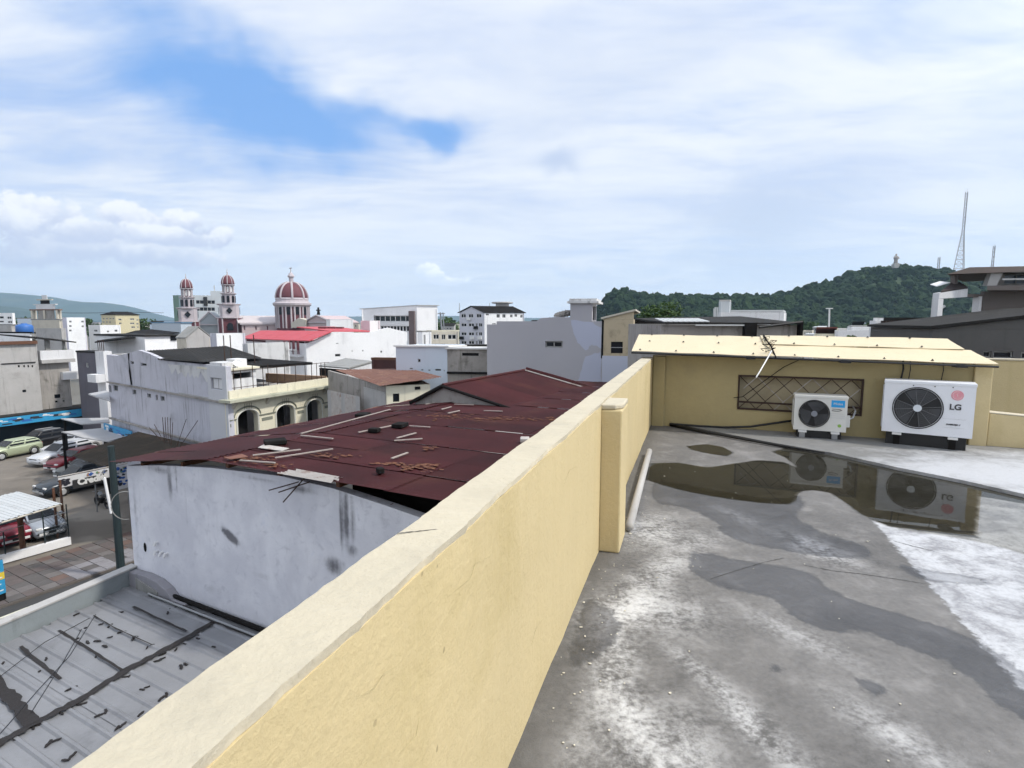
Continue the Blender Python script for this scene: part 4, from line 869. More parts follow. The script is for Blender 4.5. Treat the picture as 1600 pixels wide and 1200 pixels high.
# ================================================================ GENERIC BLOCK
class Block:
    """four-walled block. c=(px,py) near corner, d its depth, lpx/rpx where its left and right faces end, ytop its top row at the corner"""
    def __init__(s, name, label, cat, c, d, lpx, rpx, ytop, m, azl=-62, azr=27, zb=GZ, wl=(), wr=(), roof='flat', rm=None, mf=None, mp=None, depth=None, group=None, parapet=.35, m2=None, mull=1, sill=False, inset=.1, coping=None, t=.2):
        mf = mf or WHITE_M; mp = mp or GLASS; rm = rm or CONC
        C = Dp(c[0], c[1], d); C.z = 0; s.zt = Dp(c[0], ytop, d).z; s.C = C
        L = isect(C, az(azl), lpx, c[1]) if lpx is not None else C + az(azl) * (depth or 8)
        R_ = isect(C, az(azr), rpx, c[1]) if rpx is not None else C + az(azr) * (depth or 8)
        s.L, s.R = L, R_; O = L + R_ - C; s.O = O; s.zb = zb
        s.root = root(name, label, cat, (C.x, C.y, zb), group)
        s.fl, s.fr = Face(L, C), Face(C, R_)
        hl = [s.fl.rect(*w) for w in wl]; hr = [s.fr.rect(*w) for w in wr]
        mb = MB(); s.fl.wall(mb, zb, s.zt, hl, t)
        if m2 is None:
            s.fr.wall(mb, zb, s.zt, hr, t, .001)
        Face(R_, O).wall(mb, zb, s.zt, (), t, .001); Face(O, L).wall(mb, zb, s.zt, (), t, .001)
        part('wall', mb, m, s.root)
        if m2 is not None: mb = MB(); s.fr.wall(mb, zb, s.zt, hr, t, .002); part('side_wall', mb, m2, s.root)
        for f, hs in ((s.fl, hl), (s.fr, hr)):
            for h in hs: f.window(s.root, h, mf, mp, inset, max(.04, min(.09, (h[1] - h[0]) * .07)), mull, sill)
        q = [Vector(p) for p in (L, C, R_, O)]
        cen = sum(q, Vector()) / 4; inn = [cen + (p - cen) * .985 for p in q]
        if roof == 'flat':
            mb = MB(); mb.prism(inn, s.zt - parapet - .12, s.zt - parapet); part('roof', mb, rm, s.root)
        elif roof == 'slab':
            big_ = [cen + (p - cen) * 1.05 for p in q]; mb = MB(); mb.prism(big_, s.zt + .002, s.zt + .18); part('roof', mb, rm, s.root)
        elif roof in ('shedl', 'shedr', 'shedb', 'gable_l', 'gable_r', 'hip'):
            k = parapet; big_ = [cen + (p - cen) * 1.06 for p in q]; mb = MB(); th = Vector((0, 0, .10))
            Lb, Cb, Rb, Ob = [p + Vector((0, 0, s.zt + .01)) for p in big_]; up = Vector((0, 0, k))
            if roof == 'shedb': mb.extr([Lb, Cb, Rb + up, Ob + up], th); mb2 = MB(); mb2.extr([C + Vector((0, 0, s.zt + .005)), R_ + Vector((0, 0, s.zt + .005)), R_ + Vector((0, 0, s.zt + k * .95))], s.fr.n * -.15); part('gable', mb2, m2 or m, s.root)
            elif roof == 'shedl': mb.extr([Lb + up, Cb, Rb, Ob + up], th); mb2 = MB(); mb2.extr([L + Vector((0, 0, s.zt + .005)), C + Vector((0, 0, s.zt + .005)), L + Vector((0, 0, s.zt + k * .95))], s.fl.n * -.15); part('gable', mb2, m, s.root)
            elif roof == 'shedr': mb.extr([Lb, Cb + up, Rb + up, Ob], th); mb2 = MB(); mb2.extr([L + Vector((0, 0, s.zt + .005)), C + Vector((0, 0, s.zt + .005)), C + Vector((0, 0, s.zt + k * .95))], s.fl.n * -.15); part('gable', mb2, m, s.root); mb2 = MB(); s.fr.wall(mb2, s.zt + .004, s.zt + k * .95, (), .15); part('gable', mb2, m2 or m, s.root)
            elif roof == 'gable_l':        # gable triangle on the left face, ridge runs back along the right direction
                a, b = (Lb + Cb) / 2 + up, (Ob + Rb) / 2 + up; mb.extr([Lb, a, b, Ob], th); mb.extr([a, Cb, Rb, b], th)
                mb2 = MB(); mb2.extr([L + Vector((0, 0, s.zt + .005)), C + Vector((0, 0, s.zt + .005)), (L + C) / 2 + Vector((0, 0, s.zt + k * .95))], s.fl.n * -.15); part('gable', mb2, m, s.root)
            elif roof == 'gable_r':
                a, b = (Cb + Rb) / 2 + up, (Lb + Ob) / 2 + up; mb.extr([Cb, a, b, Lb], th); mb.extr([a, Rb, Ob, b], th)
                mb2 = MB(); mb2.extr([C + Vector((0, 0, s.zt + .005)), R_ + Vector((0, 0, s.zt + .005)), (C + R_) / 2 + Vector((0, 0, s.zt + k * .95))], s.fr.n * -.15); part('gable', mb2, m2 or m, s.root)
            elif roof == 'hip':
                a, b = (Lb + Cb + Rb + Ob) / 4 + up, (Lb + Cb + Rb + Ob) / 4 + up; e = (Ob + Rb - Lb - Cb) * .16; a, b = a - e, b + e
                mb.extr([Lb, Cb, a], th); mb.extr([Cb, Rb, b, a], th); mb.extr([Rb, Ob, b], th); mb.extr([Ob, Lb, a, b], th)
            part('roof', mb, rm, s.root)
        if coping:
            mb = MB(); Face(L, C).box(mb, -.05, s.fl.L + .05, s.zt + .003, s.zt + .10, -.25, .05); part('coping', mb, coping, s.root)
            mb = MB(); s.fr.box(mb, .055, s.fr.L + .05, s.zt + .004, s.zt + .10, -.25, .05); part('coping', mb, coping, s.root)

# ================================================================ WHITE HOUSE WITH THREE ARCHED OPENINGS
def arch_house():
    C = Dp(357, 630, 30.0); C.z = 0
    L = isect(C, az(-53), 170, 600); R_ = isect(C, az(24), 517, 620); O = L + R_ - C
    r = root('arched_house', 'white house with shade-tinted side wall, three dark arched openings and roof terrace', 'house', (C.x, C.y, GZ))
    fl, fr = Face(L, C), Face(C, R_)
    z_c = fr.hit(357, 627)[1]; z_p = fr.hit(357, 611)[1]; z_top = Dp(357, 573, 30.0).z
    uP = fl.hit(328, 630)[0]
    wins = [fl.rect(*w) for w in ((168, 602, 174, 613), (177, 602, 184, 611), (207, 609, 213, 616.5), (230, 615, 236, 621.5), (243, 617, 246.5, 625.5), (251, 619, 257, 626.5), (204, 564.5, 209, 569), (220, 567.5, 229, 572), (331, 591, 348, 608.5))]
    mb = MB(); fl.wall(mb, GZ, z_top + .0, wins, .25); part('side_wall', mb, WHITE_SHADED, r)
    for w in wins[:6] + wins[8:]: fl.window(r, w, CONC, GLASSB, .12, .05, 1)
    for w in wins[6:8]: fl.window(r, w, CONC, GLASS, .12, .04, 0)
    mb = MB(); fl.box(mb, uP, fl.L, GZ, wins[8][2] - .02, .002, .05); fl.box(mb, uP, fl.L, wins[8][3] + .02, z_top + .02, .002, .05); fl.box(mb, uP, wins[8][0] - .02, wins[8][2] - .019, wins[8][3] + .019, .002, .05); fl.box(mb, wins[8][1] + .02, fl.L, wins[8][2] - .019, wins[8][3] + .019, .002, .05); part('corner_pier', mb, mat('pale_grey_paint', (.56, .565, .59), .85, .06, .6, streak=.3, dcol=(.35, .35, .36)), r)
    for (ya, yb, w_) in ((596, 629, .10), (651, 699, .14)):
        (u0, z0), (u1, z1) = fl.hit(172, ya), fl.hit(352, yb + 1 if ya < 640 else 703)
        zz = (z0 + z1) / 2; mb = MB(); fl.box(mb, .02, fl.L - .01, zz - .06, zz + .05, .051, .051 + w_); part('ledge', mb, CONC_STAIN, r)
    rg = random.Random(6); topg = [(262, 569), (326, 573)]; low = [(326 - k * 3.2, 592 + rg.uniform(-9, 9) - k * .7) for k in range(20)]      # soot below the roof
    mb = MB(); mb.extr([fl.P(*fl.hit(*q), .004) for q in topg + low], fl.n * .004); part('soot_stain', mb, WHITE_D, r)
    mb = MB(); mb.path([fl.P(*fl.hit(x, y), .06) for x, y in ((202, 552), (204, 580), (207, 601))], .05, 6); part('downpipe', mb, DARK, r)
    # gable crown at the far end of the side wall
    g = [fl.hit(x, y) for x, y in ((184, 560), (200, 552), (216, 547), (232, 552), (256, 566))]; mb = MB(); mb.extr([fl.P(g[0][0], z_top + .001)] + [fl.P(u, max(z, z_top + .01)) for u, z in g] + [fl.P(g[-1][0], z_top + .001)], fl.n * -.25); part('side_gable', mb, WHITE_SHADED, r)
    # facade with arches
    arches = []
    for x0, x1, yt in ((372, 403, 641), (433, 460, 633), (481, 503, 625)):
        u0, u1 = fr.hit(x0, 670)[0], fr.hit(x1, 665)[0]; zt = fr.hit((x0 + x1) / 2, yt)[1]; arches.append((u0, u1, zt))
    mb = MB(); fr.wall(mb, GZ, z_c - .05, [(u0, u1, z_c - 4.2, zt) for u0, u1, zt in arches], .3, .002)
    for u0, u1, zt in arches:       # curved heads
        w = u1 - u0; hgt = w * .32; N = 8
        for sgn in (0, 1):
            cpts = [(u0 + w * .5 * (1 - math.cos(math.pi / 2 * k / N)) , zt - hgt + hgt * math.sin(math.pi / 2 * k / N)) for k in range(N + 1)]
            pts = [(u0, zt)] + [(u0, zt - hgt)] + cpts[1:]
            if sgn: pts = [(u0 + u1 - u, z) for u, z in pts]
            mb.extr([fr.P(u, z, -.003) for u, z in pts], fr.n * -.29)
    part('facade', mb, CREAM, r)
    mould = plain('green_grey_trim', (.20, .21, .17), .85, var=.2); trimw = plain('white_trim', (.68, .67, .60), .8)
    for u0, u1, zt in arches:
        w = u1 - u0; hgt = w * .32
        def arc(off): return [fr.P(u0 - off, zt - 2.6, .03), fr.P(u0 - off, zt - hgt, .03)] + [fr.P((u0 + u1) / 2 - (w / 2 + off) * math.cos(math.pi * k / 12), zt - hgt + (hgt + off) * math.sin(math.pi * k / 12), .03) for k in range(1, 12)] + [fr.P(u1 + off, zt - hgt, .03), fr.P(u1 + off, zt - 2.6, .03)]
        mb = MB(); mb.path(arc(.06), .05, 4); part('arch_surround', mb, trimw, r)
        mb = MB(); mb.path([fr.P((u0 + u1) / 2 - (w / 2 + .22) * math.cos(math.pi * k / 12), zt - hgt * .7 + (hgt + .10) * math.sin(math.pi * k / 12), .02) for k in range(0, 13)], .045, 4); part('arch_moulding', mb, mould, r)
        for k in range(4): mb = MB(); uu = (u0 + u1) / 2 - .22 + .15 * k; mb.path([fr.P(uu, zt + .08, .05), fr.P(uu, zt + .42, .09)], .012, 4); part('starter_bar', mb, RUSTBAR, r)
        mb = MB(); fr.box(mb, u0 + .02, u1 - .02, zt - 4, zt - .02, -.9, -.8); part('arch_shade_sheet', mb, DARK, r)  # dark sheet stands in for the unlit room behind the arch
    z_b = sum(a[2] for a in arches) / 3 - .38
    segs = [(.02, arches[0][0] - .3), (arches[0][1] + .3, arches[1][0] - .3), (arches[1][1] + .3, arches[2][0] - .3), (arches[2][1] + .3, fr.L - .02)]
    for a, b in segs:
        mb = MB(); fr.box(mb, a, b, z_b - .32, z_b - .14, .002, .02); part('frieze_panel', mb, mould, r)
        mb = MB(); fr.box(mb, a - .25 if a > .1 else a, b + .25 if b < fr.L - .1 else b, z_b + .02, z_b + .08, .002, .05); part('string_course', mb, mould, r)
    # cornice, corbels, terrace parapet and deck
    mb = MB(); fr.box(mb, -.35, fr.L + .35, z_c - .05, z_c + .10, -.3, .55); part('cornice', mb, mat('cornice_moss', (.42, .42, .33), .9, .2, 1.5, dirt=.6, dcol=(.16, .17, .11)), r)
    for x in (364, 418, 468, 508):
        u = fr.hit(x, 640)[0]; mb = MB(); mb.extr([fr.P(u - .10, z_c - .055, .003), fr.P(u - .10, z_c - .055, .30), fr.P(u - .10, z_c - .22, .22), fr.P(u - .10, z_c - .5, .003)], fr.d * .20); part('corbel', mb, BEIGE, r)
    mb = MB(); fr.box(mb, .0, fr.L + .1, z_c + .102, z_p, -.12, .10); part('terrace_parapet', mb, CREAM, r)
    mb = MB(); mb.prism([C + fr.n * -.13, R_ + fr.n * -.13, R_ - fl.d * 6, C - fl.d * 6], z_c - .05, z_c + .02); part('terrace_deck', mb, CONC_L, r)
    BR = mat('terracotta', (.40, .27, .18), .9, .2)
    f3 = Face(R_ - fr.d * .12 , R_ - fr.d * .12 - fr.n * 5.5); mb = MB(); mb.prism([R_ - fr.d * .3 - fr.n * .2, R_ - fr.d * .1 - fr.n * .2, R_ - fr.d * .1 - fr.n * 5.5, R_ - fr.d * .3 - fr.n * 5.5], z_c + .03, z_p + .1); part('deck_kerb', mb, BR, r)
    # thin steel railing
    for x in (356, 366, 377, 396, 412, 420, 434, 446, 463, 478, 488, 496, 503, 509):
        u = fr.hit(x, 600)[0]; h = 1.05 if x % 3 else 1.25; mb = MB(); mb.tube(fr.P(u, z_p, -.02), fr.P(u, z_p + h, -.02), .022, 5); part('railing_post', mb, RUSTBAR, r)
    for dz in (.12, 1.02): mb = MB(); mb.tube(fr.P(0, z_p + dz, -.02), fr.P(fr.L, z_p + dz, -.02), .018, 5); part('railing_bar', mb, RUSTBAR, r)
    for x in (402, 412, 447): 
        u = fr.hit(x, 600)[0]; mb = MB(); mb.tube(fr.P(u, z_p, -2.5), fr.P(u, z_p + 2.9, -2.5), .03, 5); part('mast', mb, RUSTBAR, r)
    # stair kiosk with an arched opening on the terrace
    kA = C - fl.d * .40 + fr.d * .08; kf = Face(kA, kA + fr.d * fr.hit(404, 600)[0] * 1.02); kb_ = -fl.d * 3
    zk = kf.hit(380, 577)[1]; op = (.24 * kf.L, .86 * kf.L, kf.hit(380, 591)[1], kf.hit(380, 582)[1])
    mb = MB(); kf.wall(mb, z_c + .03, zk, [op], .15); Face(kf.B, kf.B + kb_).wall(mb, z_c + .03, zk, (), .15, .002); Face(kf.A + kb_, kf.A).wall(mb, z_c + .03, zk, (), .15, 0, 2.999); Face(kf.B + kb_, kf.A + kb_).wall(mb, z_c + .03, zk, (), .15, .152, kf.L - .152); part('kiosk_wall', mb, WHITE, r)
    mb = MB(); mb.prism([kf.A - fr.d * .1 + fl.d * .2, kf.B + fr.d * .15 + fl.d * .2, kf.B + fr.d * .15 + kb_, kf.A - fr.d * .1 + kb_], zk + .002, zk + .10); part('kiosk_roof', mb, CREAM, r)
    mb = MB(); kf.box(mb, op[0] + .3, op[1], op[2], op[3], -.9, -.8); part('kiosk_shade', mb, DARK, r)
    mb = MB(); mb.prism([kf.A - fl.d * .2, kf.A - fl.d * .2 + fr.d * .9, kf.A - fl.d * 1.6 + fr.d * .9, kf.A - fl.d * 1.6], zk + .102, zk + .42); part('rooftop_box', mb, WHITE_D, r)
    mb = MB(); mb.prism([kf.A - fl.d * 1.0 + fr.d * 1.3, kf.A - fl.d * 1.0 + fr.d * 2.1, kf.A - fl.d * 2.0 + fr.d * 2.1, kf.A - fl.d * 2.0 + fr.d * 1.3], zk + .102, zk + .5); part('rooftop_box', mb, WHITE, r)
    # satellite dish
    d0 = kf.P(.45 * kf.L, zk + .36, -.1); mb = MB(); M_ = Vector((.35, -.75, .55)).normalized().to_track_quat('Z', 'Y').to_matrix()
    for i in range(4):
        for j in range(16):
            def q(a, b): rr_ = .21 * a / 4; th = 2 * math.pi * b / 16; return d0 + M_ @ Vector((rr_ * math.cos(th), rr_ * math.sin(th), .35 * rr_ * rr_ * 3))
            mb.poly([q(i, j), q(i + 1, j), q(i + 1, j + 1), q(i, j + 1)])
    mb.tube(d0, d0 - Vector((0, 0, .30)), .02, 5); mb.tube(d0, d0 + M_ @ Vector((0, 0, .3)), .01, 4)
    dish = part('satellite_dish', mb, WHITE_M, r)
    # sooty lean roof over the back of the house
    zt = z_top + .03
    (ua, za), (ub_, zb_) = fl.hit(253, 568), fl.hit(322, 566.5)
    near = [fl.P(ua, max(za, zt), .15), fl.P(ub_, max(zb_, zt), .15), Dp(411, 560, 37.5)]; far_ = [Dp(219, 549, 40.5), Dp(286, 545, 43.7), Dp(354, 541, 47.0)]
    def on(L_, k): k = k * 2; i = min(1, int(k)); return L_[i].lerp(L_[i + 1], k - i)
    for k in range(10):
        mb = MB()
        for i in range(6):
            k0, k1 = (k + i / 6 * 1.03) / 10, (k + (i + 1) / 6 * 1.03) / 10; k1 = min(k1, 1); w0, w1 = Vector((0, 0, .05 * (i % 2) + .01 * (k % 2))), Vector((0, 0, .05 * ((i + 1) % 2) + .01 * (k % 2)))
            mb.poly([on(near, k0) + w0, on(near, k1) + w1, on(far_, k1) + w1, on(far_, k0) + w0])
        part('roof_sheet', mb, DARKROOF, r)
    mb = MB(); Face(O, L).wall(mb, GZ, zt, (), .2, .3, Face(O, L).L - .26); Face(R_, O).wall(mb, GZ, z_c - .06, (), .2, .31); part('rear_wall', mb, WHITE_D, r)
    mb = MB(); mb.prism([L + fl.d * .3 - fl.n * .3, C - fl.d * 1.2 - fl.n * .3, C - fl.d * 1.2 - fl.n * 6, L + fl.d * .3 - fl.n * 6], zt - .35, zt - .2); part('ceiling_slab', mb, DARK, r)
    return r, fl, fr
AH, ahl, ahr = arch_house()

# ================================================================ STREET, PAVEMENT, PARKING LOT
kA, kB = Zp(0, 952, GZ), Zp(183, 889, GZ)
sd1 = (kB - kA).normalized(); sd2 = Vector((-sd1.y, sd1.x, 0))      # street direction, and towards the lot
mb = MB(); o_ = kA - sd1 * 30; mb.poly([o_ + Vector((0, 0, .004)), o_ + sd1 * 120 + Vector((0, 0, .004)), o_ + sd1 * 120 - sd2 * 9 + Vector((0, 0, .004)), o_ - sd2 * 9 + Vector((0, 0, .004))]); struct('road', mb, ASPHALT)
la_, lb_ = Zp(0, 966, GZ), Zp(180, 897, GZ); ld = (lb_ - la_).normalized(); lp = Vector((-ld.y, ld.x, 0)) * .06
mb = MB(); mb.poly([la_ - ld * 10 - lp + Vector((0, 0, .008)), la_ + ld * 40 - lp + Vector((0, 0, .008)), la_ + ld * 40 + lp + Vector((0, 0, .008)), la_ - ld * 10 + lp + Vector((0, 0, .008))]); struct('road_marking', mb, plain('road_paint', (.62, .60, .48), .8, var=.3))
PW = 4.3
mb = MB(); mb.extr([kA - sd1 * 12, kA + sd1 * 22, kA + sd1 * 22 + sd2 * PW, kA - sd1 * 12 + sd2 * PW], (0, 0, .10)); pave = struct('pavement', mb, mat('pavement_bed', (.12, .105, .095), .95, .2))
TILES = [mat('tile_%d' % i, c, .9, .2, 2.5, dirt=.5, dcol=(.10, .09, .085), dscale=1.5) for i, c in enumerate(((.12, .10, .097), (.15, .137, .133), (.105, .097, .095), (.23, .222, .235), (.15, .10, .085)))]
tm = []
for mt in TILES:
    b_ = MB(); b_.box((0, 0, 0), (.575, .575, .05)); me = b_.mesh('paving_tile'); me.materials.append(mt); tm.append(me)
rz = math.atan2(sd1.y, sd1.x); rr = random.Random(9)
for i in range(34):
    for j in range(7):
        p = kA + sd1 * (-6.0 + i * .6) + sd2 * (.35 + j * .6); p.z = GZ + .115 + rr.uniform(-.008, .008)
        k = rr.random(); q = 3 if (i > 14 and j < 3 and k < .7) else (4 if k < .16 else 0 if k < .5 else 1 if k < .68 else 2)
        o = link('paving_tile', tm[q], None, pave, p); o.rotation_euler = (rr.uniform(-.01, .01), rr.uniform(-.01, .01), rz)
lotA = kA + sd2 * PW
mb = MB(); mb.poly([lotA - sd1 * 30 + Vector((0, 0, .05)), lotA + sd1 * 26 + Vector((0, 0, .05)), lotA + sd1 * 26 + sd2 * 34 + Vector((0, 0, .05)), lotA - sd1 * 30 + sd2 * 34 + Vector((0, 0, .05))]); struct('parking_lot', mb, LOT)
LZ = GZ + .05
# white kerb wall of the carport, with wire fence
ka, kb = Zp(-40, 894, GZ + .1), Zp(112, 851, GZ + .1); kd = (kb - ka).normalized(); kn = Vector((-kd.y, kd.x, 0))
mb = MB(); mb.extr([ka, kb, kb + kn * .22, ka + kn * .22], (0, 0, .42)); kw = solo('kerb_wall', mb, WHITE_C, 'low white kerb wall in front of the carport', 'wall', bevel=.02)
fence = root('wire_fence', 'wire mesh fence with thin posts standing on the white kerb wall', 'fence', kb + Vector((0, 0, .42)))
mb = MB()
for a in (.05, 1.05, 2.6): mb.tube(kb - kd * a + kn * .1 + Vector((0, 0, .42)), kb - kd * a + kn * .1 + Vector((0, 0, 2.15)), .03, 6); 
for a in (.05, 1.05, 2.6):
    b_ = MB(); b_.tube(kb - kd * a + kn * .1 + Vector((0, 0, .42)), kb - kd * a + kn * .1 + Vector((0, 0, 2.15 if a < 2 else 1.5)), .03, 6); part('post', b_, TEALPOLE, fence)
b_ = MB(); b_.tube(kb - kd * .05 + kn * .1 + Vector((0, 0, 1.75)), ka + kn * .1 + Vector((0, 0, 1.45)), .018, 5); part('rail', b_, STEEL, fence)
mb = MB()
for k in range(12):
    for s_ in (1, -1):
        a0 = .05 + k * .16 - .6; p0 = kb - kd * max(.05, a0) + kn * .1; a1 = a0 + s_ * 1.2; q0, q1 = max(.05, min(1.05, a0)), max(.05, min(1.05, a1))
        if abs(a1 - a0) < .01 or q0 == q1: continue
        z0 = .45 + 1.6 * (q0 - a0) / (a1 - a0); z1 = .45 + 1.6 * (q1 - a0) / (a1 - a0); mb.tube(kb - kd * q0 + kn * .1 + Vector((0, 0, z0)), kb - kd * q1 + kn * .1 + Vector((0, 0, z1)), .008, 3)
o = part('mesh_wires', mb, TEALPOLE, fence)
# carport canopy
cz = LZ + 2.75
cp = [Zp(x, y, cz) for x, y in ((-50, 832), (97, 787), (65, 761), (-50, 793))]
car_r = root('carport', 'carport with pale ribbed sheet roof on forked wooden post', 'carport', (cp[0].x, cp[0].y, LZ))
xd = (cp[2] - cp[1]); ln = xd.length; xd = xd.normalized(); yd = (cp[0] - cp[1]).normalized(); wd = (cp[0] - cp[1]).length; n_ = 6
PALEG = mat('pale_zinc', (.50, .515, .52), .5, .08, 1, dirt=.2, dcol=(.35, .35, .34), bmp=.05)
for k in range(n_):
    me = trapezoid(ln, wd / n_ + .03, 3).mesh('roof_sheet'); me.materials.append(PALEG); o = link('roof_sheet', me, None, car_r); o.matrix_basis = basis(xd, yd, Vector((0, 0, 1)), cp[1] + yd * (k * wd / n_) + Vector((0, 0, .006 * (k % 2))) - wloc(car_r))
for (x, y, tw) in ((34, 838, 0), (88, 815, 0), (98, 800, 0)):
    p = Zp(x, y, LZ + .9); b_ = MB(); b_.tube(Vector((p.x, p.y, LZ)), Vector((p.x, p.y, cz - (.5 if x == 34 else .02))), .12 if x == 34 else .06, 8)
    if x == 34: b_.tube(Vector((p.x, p.y, cz - .6)), Vector((p.x - .22, p.y, cz - .02)), .08, 6, .06); b_.tube(Vector((p.x, p.y, cz - .6)), Vector((p.x + .16, p.y, cz - .02)), .08, 6, .06)
    part('post', b_, WOOD, car_r)
b_ = MB(); b_.tube(cp[1] - Vector((0, 0, .05)) + xd * .1, cp[0] - Vector((0, 0, .05)) + xd * .1, .04, 6); part('beam', b_, BEIGE, car_r)
# blue and yellow sign board at the left edge
sf = Face(Zp(-30, 955, GZ + .1), Zp(11, 938, GZ + .1)); sg = root('sign_board', 'blue and yellow sign board on the pavement at the left edge', 'sign', sf.P(sf.L / 2, GZ + .1))
for (z0, z1, m_) in ((.35, .95, BLUE), (.96, 1.25, plain('sign_yellow', (.70, .52, .05), .5, var=.3)), (1.26, 1.75, BLUE)): b_ = MB(); sf.box(b_, 0, sf.L, GZ + .1 + z0, GZ + .1 + z1, -.05, 0); part('panel', b_, m_, sg)
b_ = MB(); sf.box(b_, 0, sf.L, GZ + .1, GZ + .44, -.09, -.06); sf.box(b_, sf.L - .06, sf.L + .02, GZ + .1, GZ + 1.85, -.12, -.06); part('stand', b_, DARK, sg)
b_ = MB()
for k in range(4): sf.box(b_, sf.L - .36, sf.L - .08 - .06 * (k % 2), GZ + .58 + .27 * k * 1.0, GZ + .63 + .27 * k, .001, .004)
part('print', b_, WHITE_M, sg)
# utility pole and white stay
pb = Zp(190, 902, GZ + .1); b_ = MB(); b_.path([pb, pb + Vector((0, 0, 3)), pb + Vector((0, 0, 6.05))], [.17, .15, .13], 10); pole = solo('street_pole', b_, TEALPOLE, 'dark teal cut-off street pole beside the white wall', 'pole', smooth=False)
wp0, wp1 = Dp(174, 802, 25.5), Dp(163, 746, 25.5); b_ = MB(); b_.tube(wp1, wp0, .06, 8); solo('white_post', b_, WHITE_C, 'slim white post leaning beside the dark street pole', 'post')
b_ = MB(); c0 = Dp(196, 790, 23.5); b_.path([c0 + Vector((.55 * math.cos(a), .1 * math.cos(a), .62 * math.sin(a))) for a in [math.radians(40 + 240 * k / 20) for k in range(21)]], .02, 5); solo('cable_loop', b_, CONC, 'looped cable hanging between the street pole and white wall', 'cable')
# banner on the fence
bl = Dp(91, 750, 31.5); bdir = az(30); br = isect(bl, bdir, 201, 740); bf = Face(bl, br)
bn = root('advert_banner', 'white printed banner reading Credit stretched across the car park edge', 'banner', bf.P(bf.L / 2, LZ))
zt_, zb_ = bf.hit(91, 747)[1], bf.hit(91, 763)[1]
BANW = plain('banner_white', (.66, .66, .67), .6); 
b_ = MB(); NB = 16
for k in range(NB):
    u0, u1 = bf.L * k / NB, bf.L * (k + 1) / NB; w0, w1 = .03 * math.sin(k * 1.1), .03 * math.sin((k + 1) * 1.1)
    b_.poly([bf.P(u0, zb_, w0), bf.P(u1, zb_, w1), bf.P(u1, zt_, w1), bf.P(u0, zt_, w0)])
part('cloth', b_, BANW, bn)
text('lettering', 'Credit', .52, WHITE_M, bn, bf.M(bf.L * .43, zb_ + .12, .075), extrude=.01, bold=.03)
b_ = MB(); bf.box(b_, bf.L * .18, bf.L * .62, zb_ - .22, zb_ + .30, .04, .06); part('dark_print', b_, plain('print_black', (.03, .03, .032), .6), bn)
rr = random.Random(21); PC = [plain('print_%d' % i, c, .6) for i, c in enumerate(((.02, .02, .03), (.12, .30, .15), (.35, .20, .12), (.03, .10, .35), (.20, .22, .24)))]
for k in range(34):
    u = bf.L * (rr.uniform(.01, .14) if k < 12 else rr.uniform(.80, .99) if k < 27 else rr.uniform(.40, .75)); z = rr.uniform(zb_ + .12, zt_ - .12); z = max(z, zb_ + .45) if 27 <= k else z; a, b2 = rr.uniform(.05, .16), rr.uniform(.03, .12)
    b_ = MB(); b_.extr([bf.P(u + a * math.cos(i * .785) * rr.uniform(.6, 1.2), z + b2 * math.sin(i * .785) * rr.uniform(.6, 1.2), .036 + .001 * (k % 9)) for i in range(8)], bf.n * .003); part('print_mark', b_, PC[0] if k < 12 else PC[3] if k < 22 and k % 3 else PC[k % 5], bn)
b_ = MB(); bf.box(b_, bf.L * .79, bf.L, bf.hit(190, 764)[1], zb_ + .05, .012, .022); part('lower_cloth', b_, BANW, bn)
for k in range(12):
    u, z = bf.L * rr.uniform(.80, .98), rr.uniform(bf.hit(190, 762)[1], zb_); b_ = MB(); b_.extr([bf.P(u + .12 * math.cos(i * .785) * rr.uniform(.5, 1.2), z + .08 * math.sin(i * .785) * rr.uniform(.6, 1.2), .024 + .001 * k) for i in range(8)], bf.n * .002); part('print_mark', b_, PC[(0, 3)[k % 2]], bn)
for u in (.02, .5, .98): b_ = MB(); b_.tube(bf.P(bf.L * u, LZ, -.08), bf.P(bf.L * u, zt_ + .1, -.08), .04, 6); part('post', b_, STEEL, bn)
b_ = MB(); b_.tube(bf.P(0, zt_ + .05, -.05), bf.P(bf.L, zt_ + .05, -.05), .035, 6); part('top_rail', b_, PALE_SHEET, bn)
# rusty low shed roof between the lot and the arched house
sz = -5.0; sp = [Zp(x, y, sz + dz) for x, y, dz in ((160, 729, -.5), (330, 702, 0), (216, 675, .0), (112, 712, -.5))]
shed = root('rusty_shed', 'low shed with mouldy brown sheet roof below the arched house', 'shed', (sp[0].x, sp[0].y, LZ))
yd = (sp[1] - sp[0]); yn = 8; xdv = (sp[3] - sp[0])
for k in range(yn):
    a = sp[0].lerp(sp[1], k / yn); b2 = sp[3].lerp(sp[2], k / yn); a2 = sp[0].lerp(sp[1], (k + 1.05) / yn); b3 = sp[3].lerp(sp[2], (k + 1.05) / yn); mb = MB()
    for i in range(8):
        p0, p1, q0, q1 = a.lerp(a2, i / 8), a.lerp(a2, (i + 1) / 8), b2.lerp(b3, i / 8), b2.lerp(b3, (i + 1) / 8); dz0, dz1 = Vector((0, 0, .03 * (i % 2) + .012 * (k % 2))), Vector((0, 0, .03 * ((i + 1) % 2) + .012 * (k % 2))); mb.poly([p0 + dz0, p1 + dz1, q1 + dz1, q0 + dz0])
    part('roof_sheet', mb, MOSSROOF, shed)
mb = MB(); Face(sp[2] , sp[1]).wall(mb, LZ, sz - .1, (), .15); part('back_wall', mb, DARK, shed)
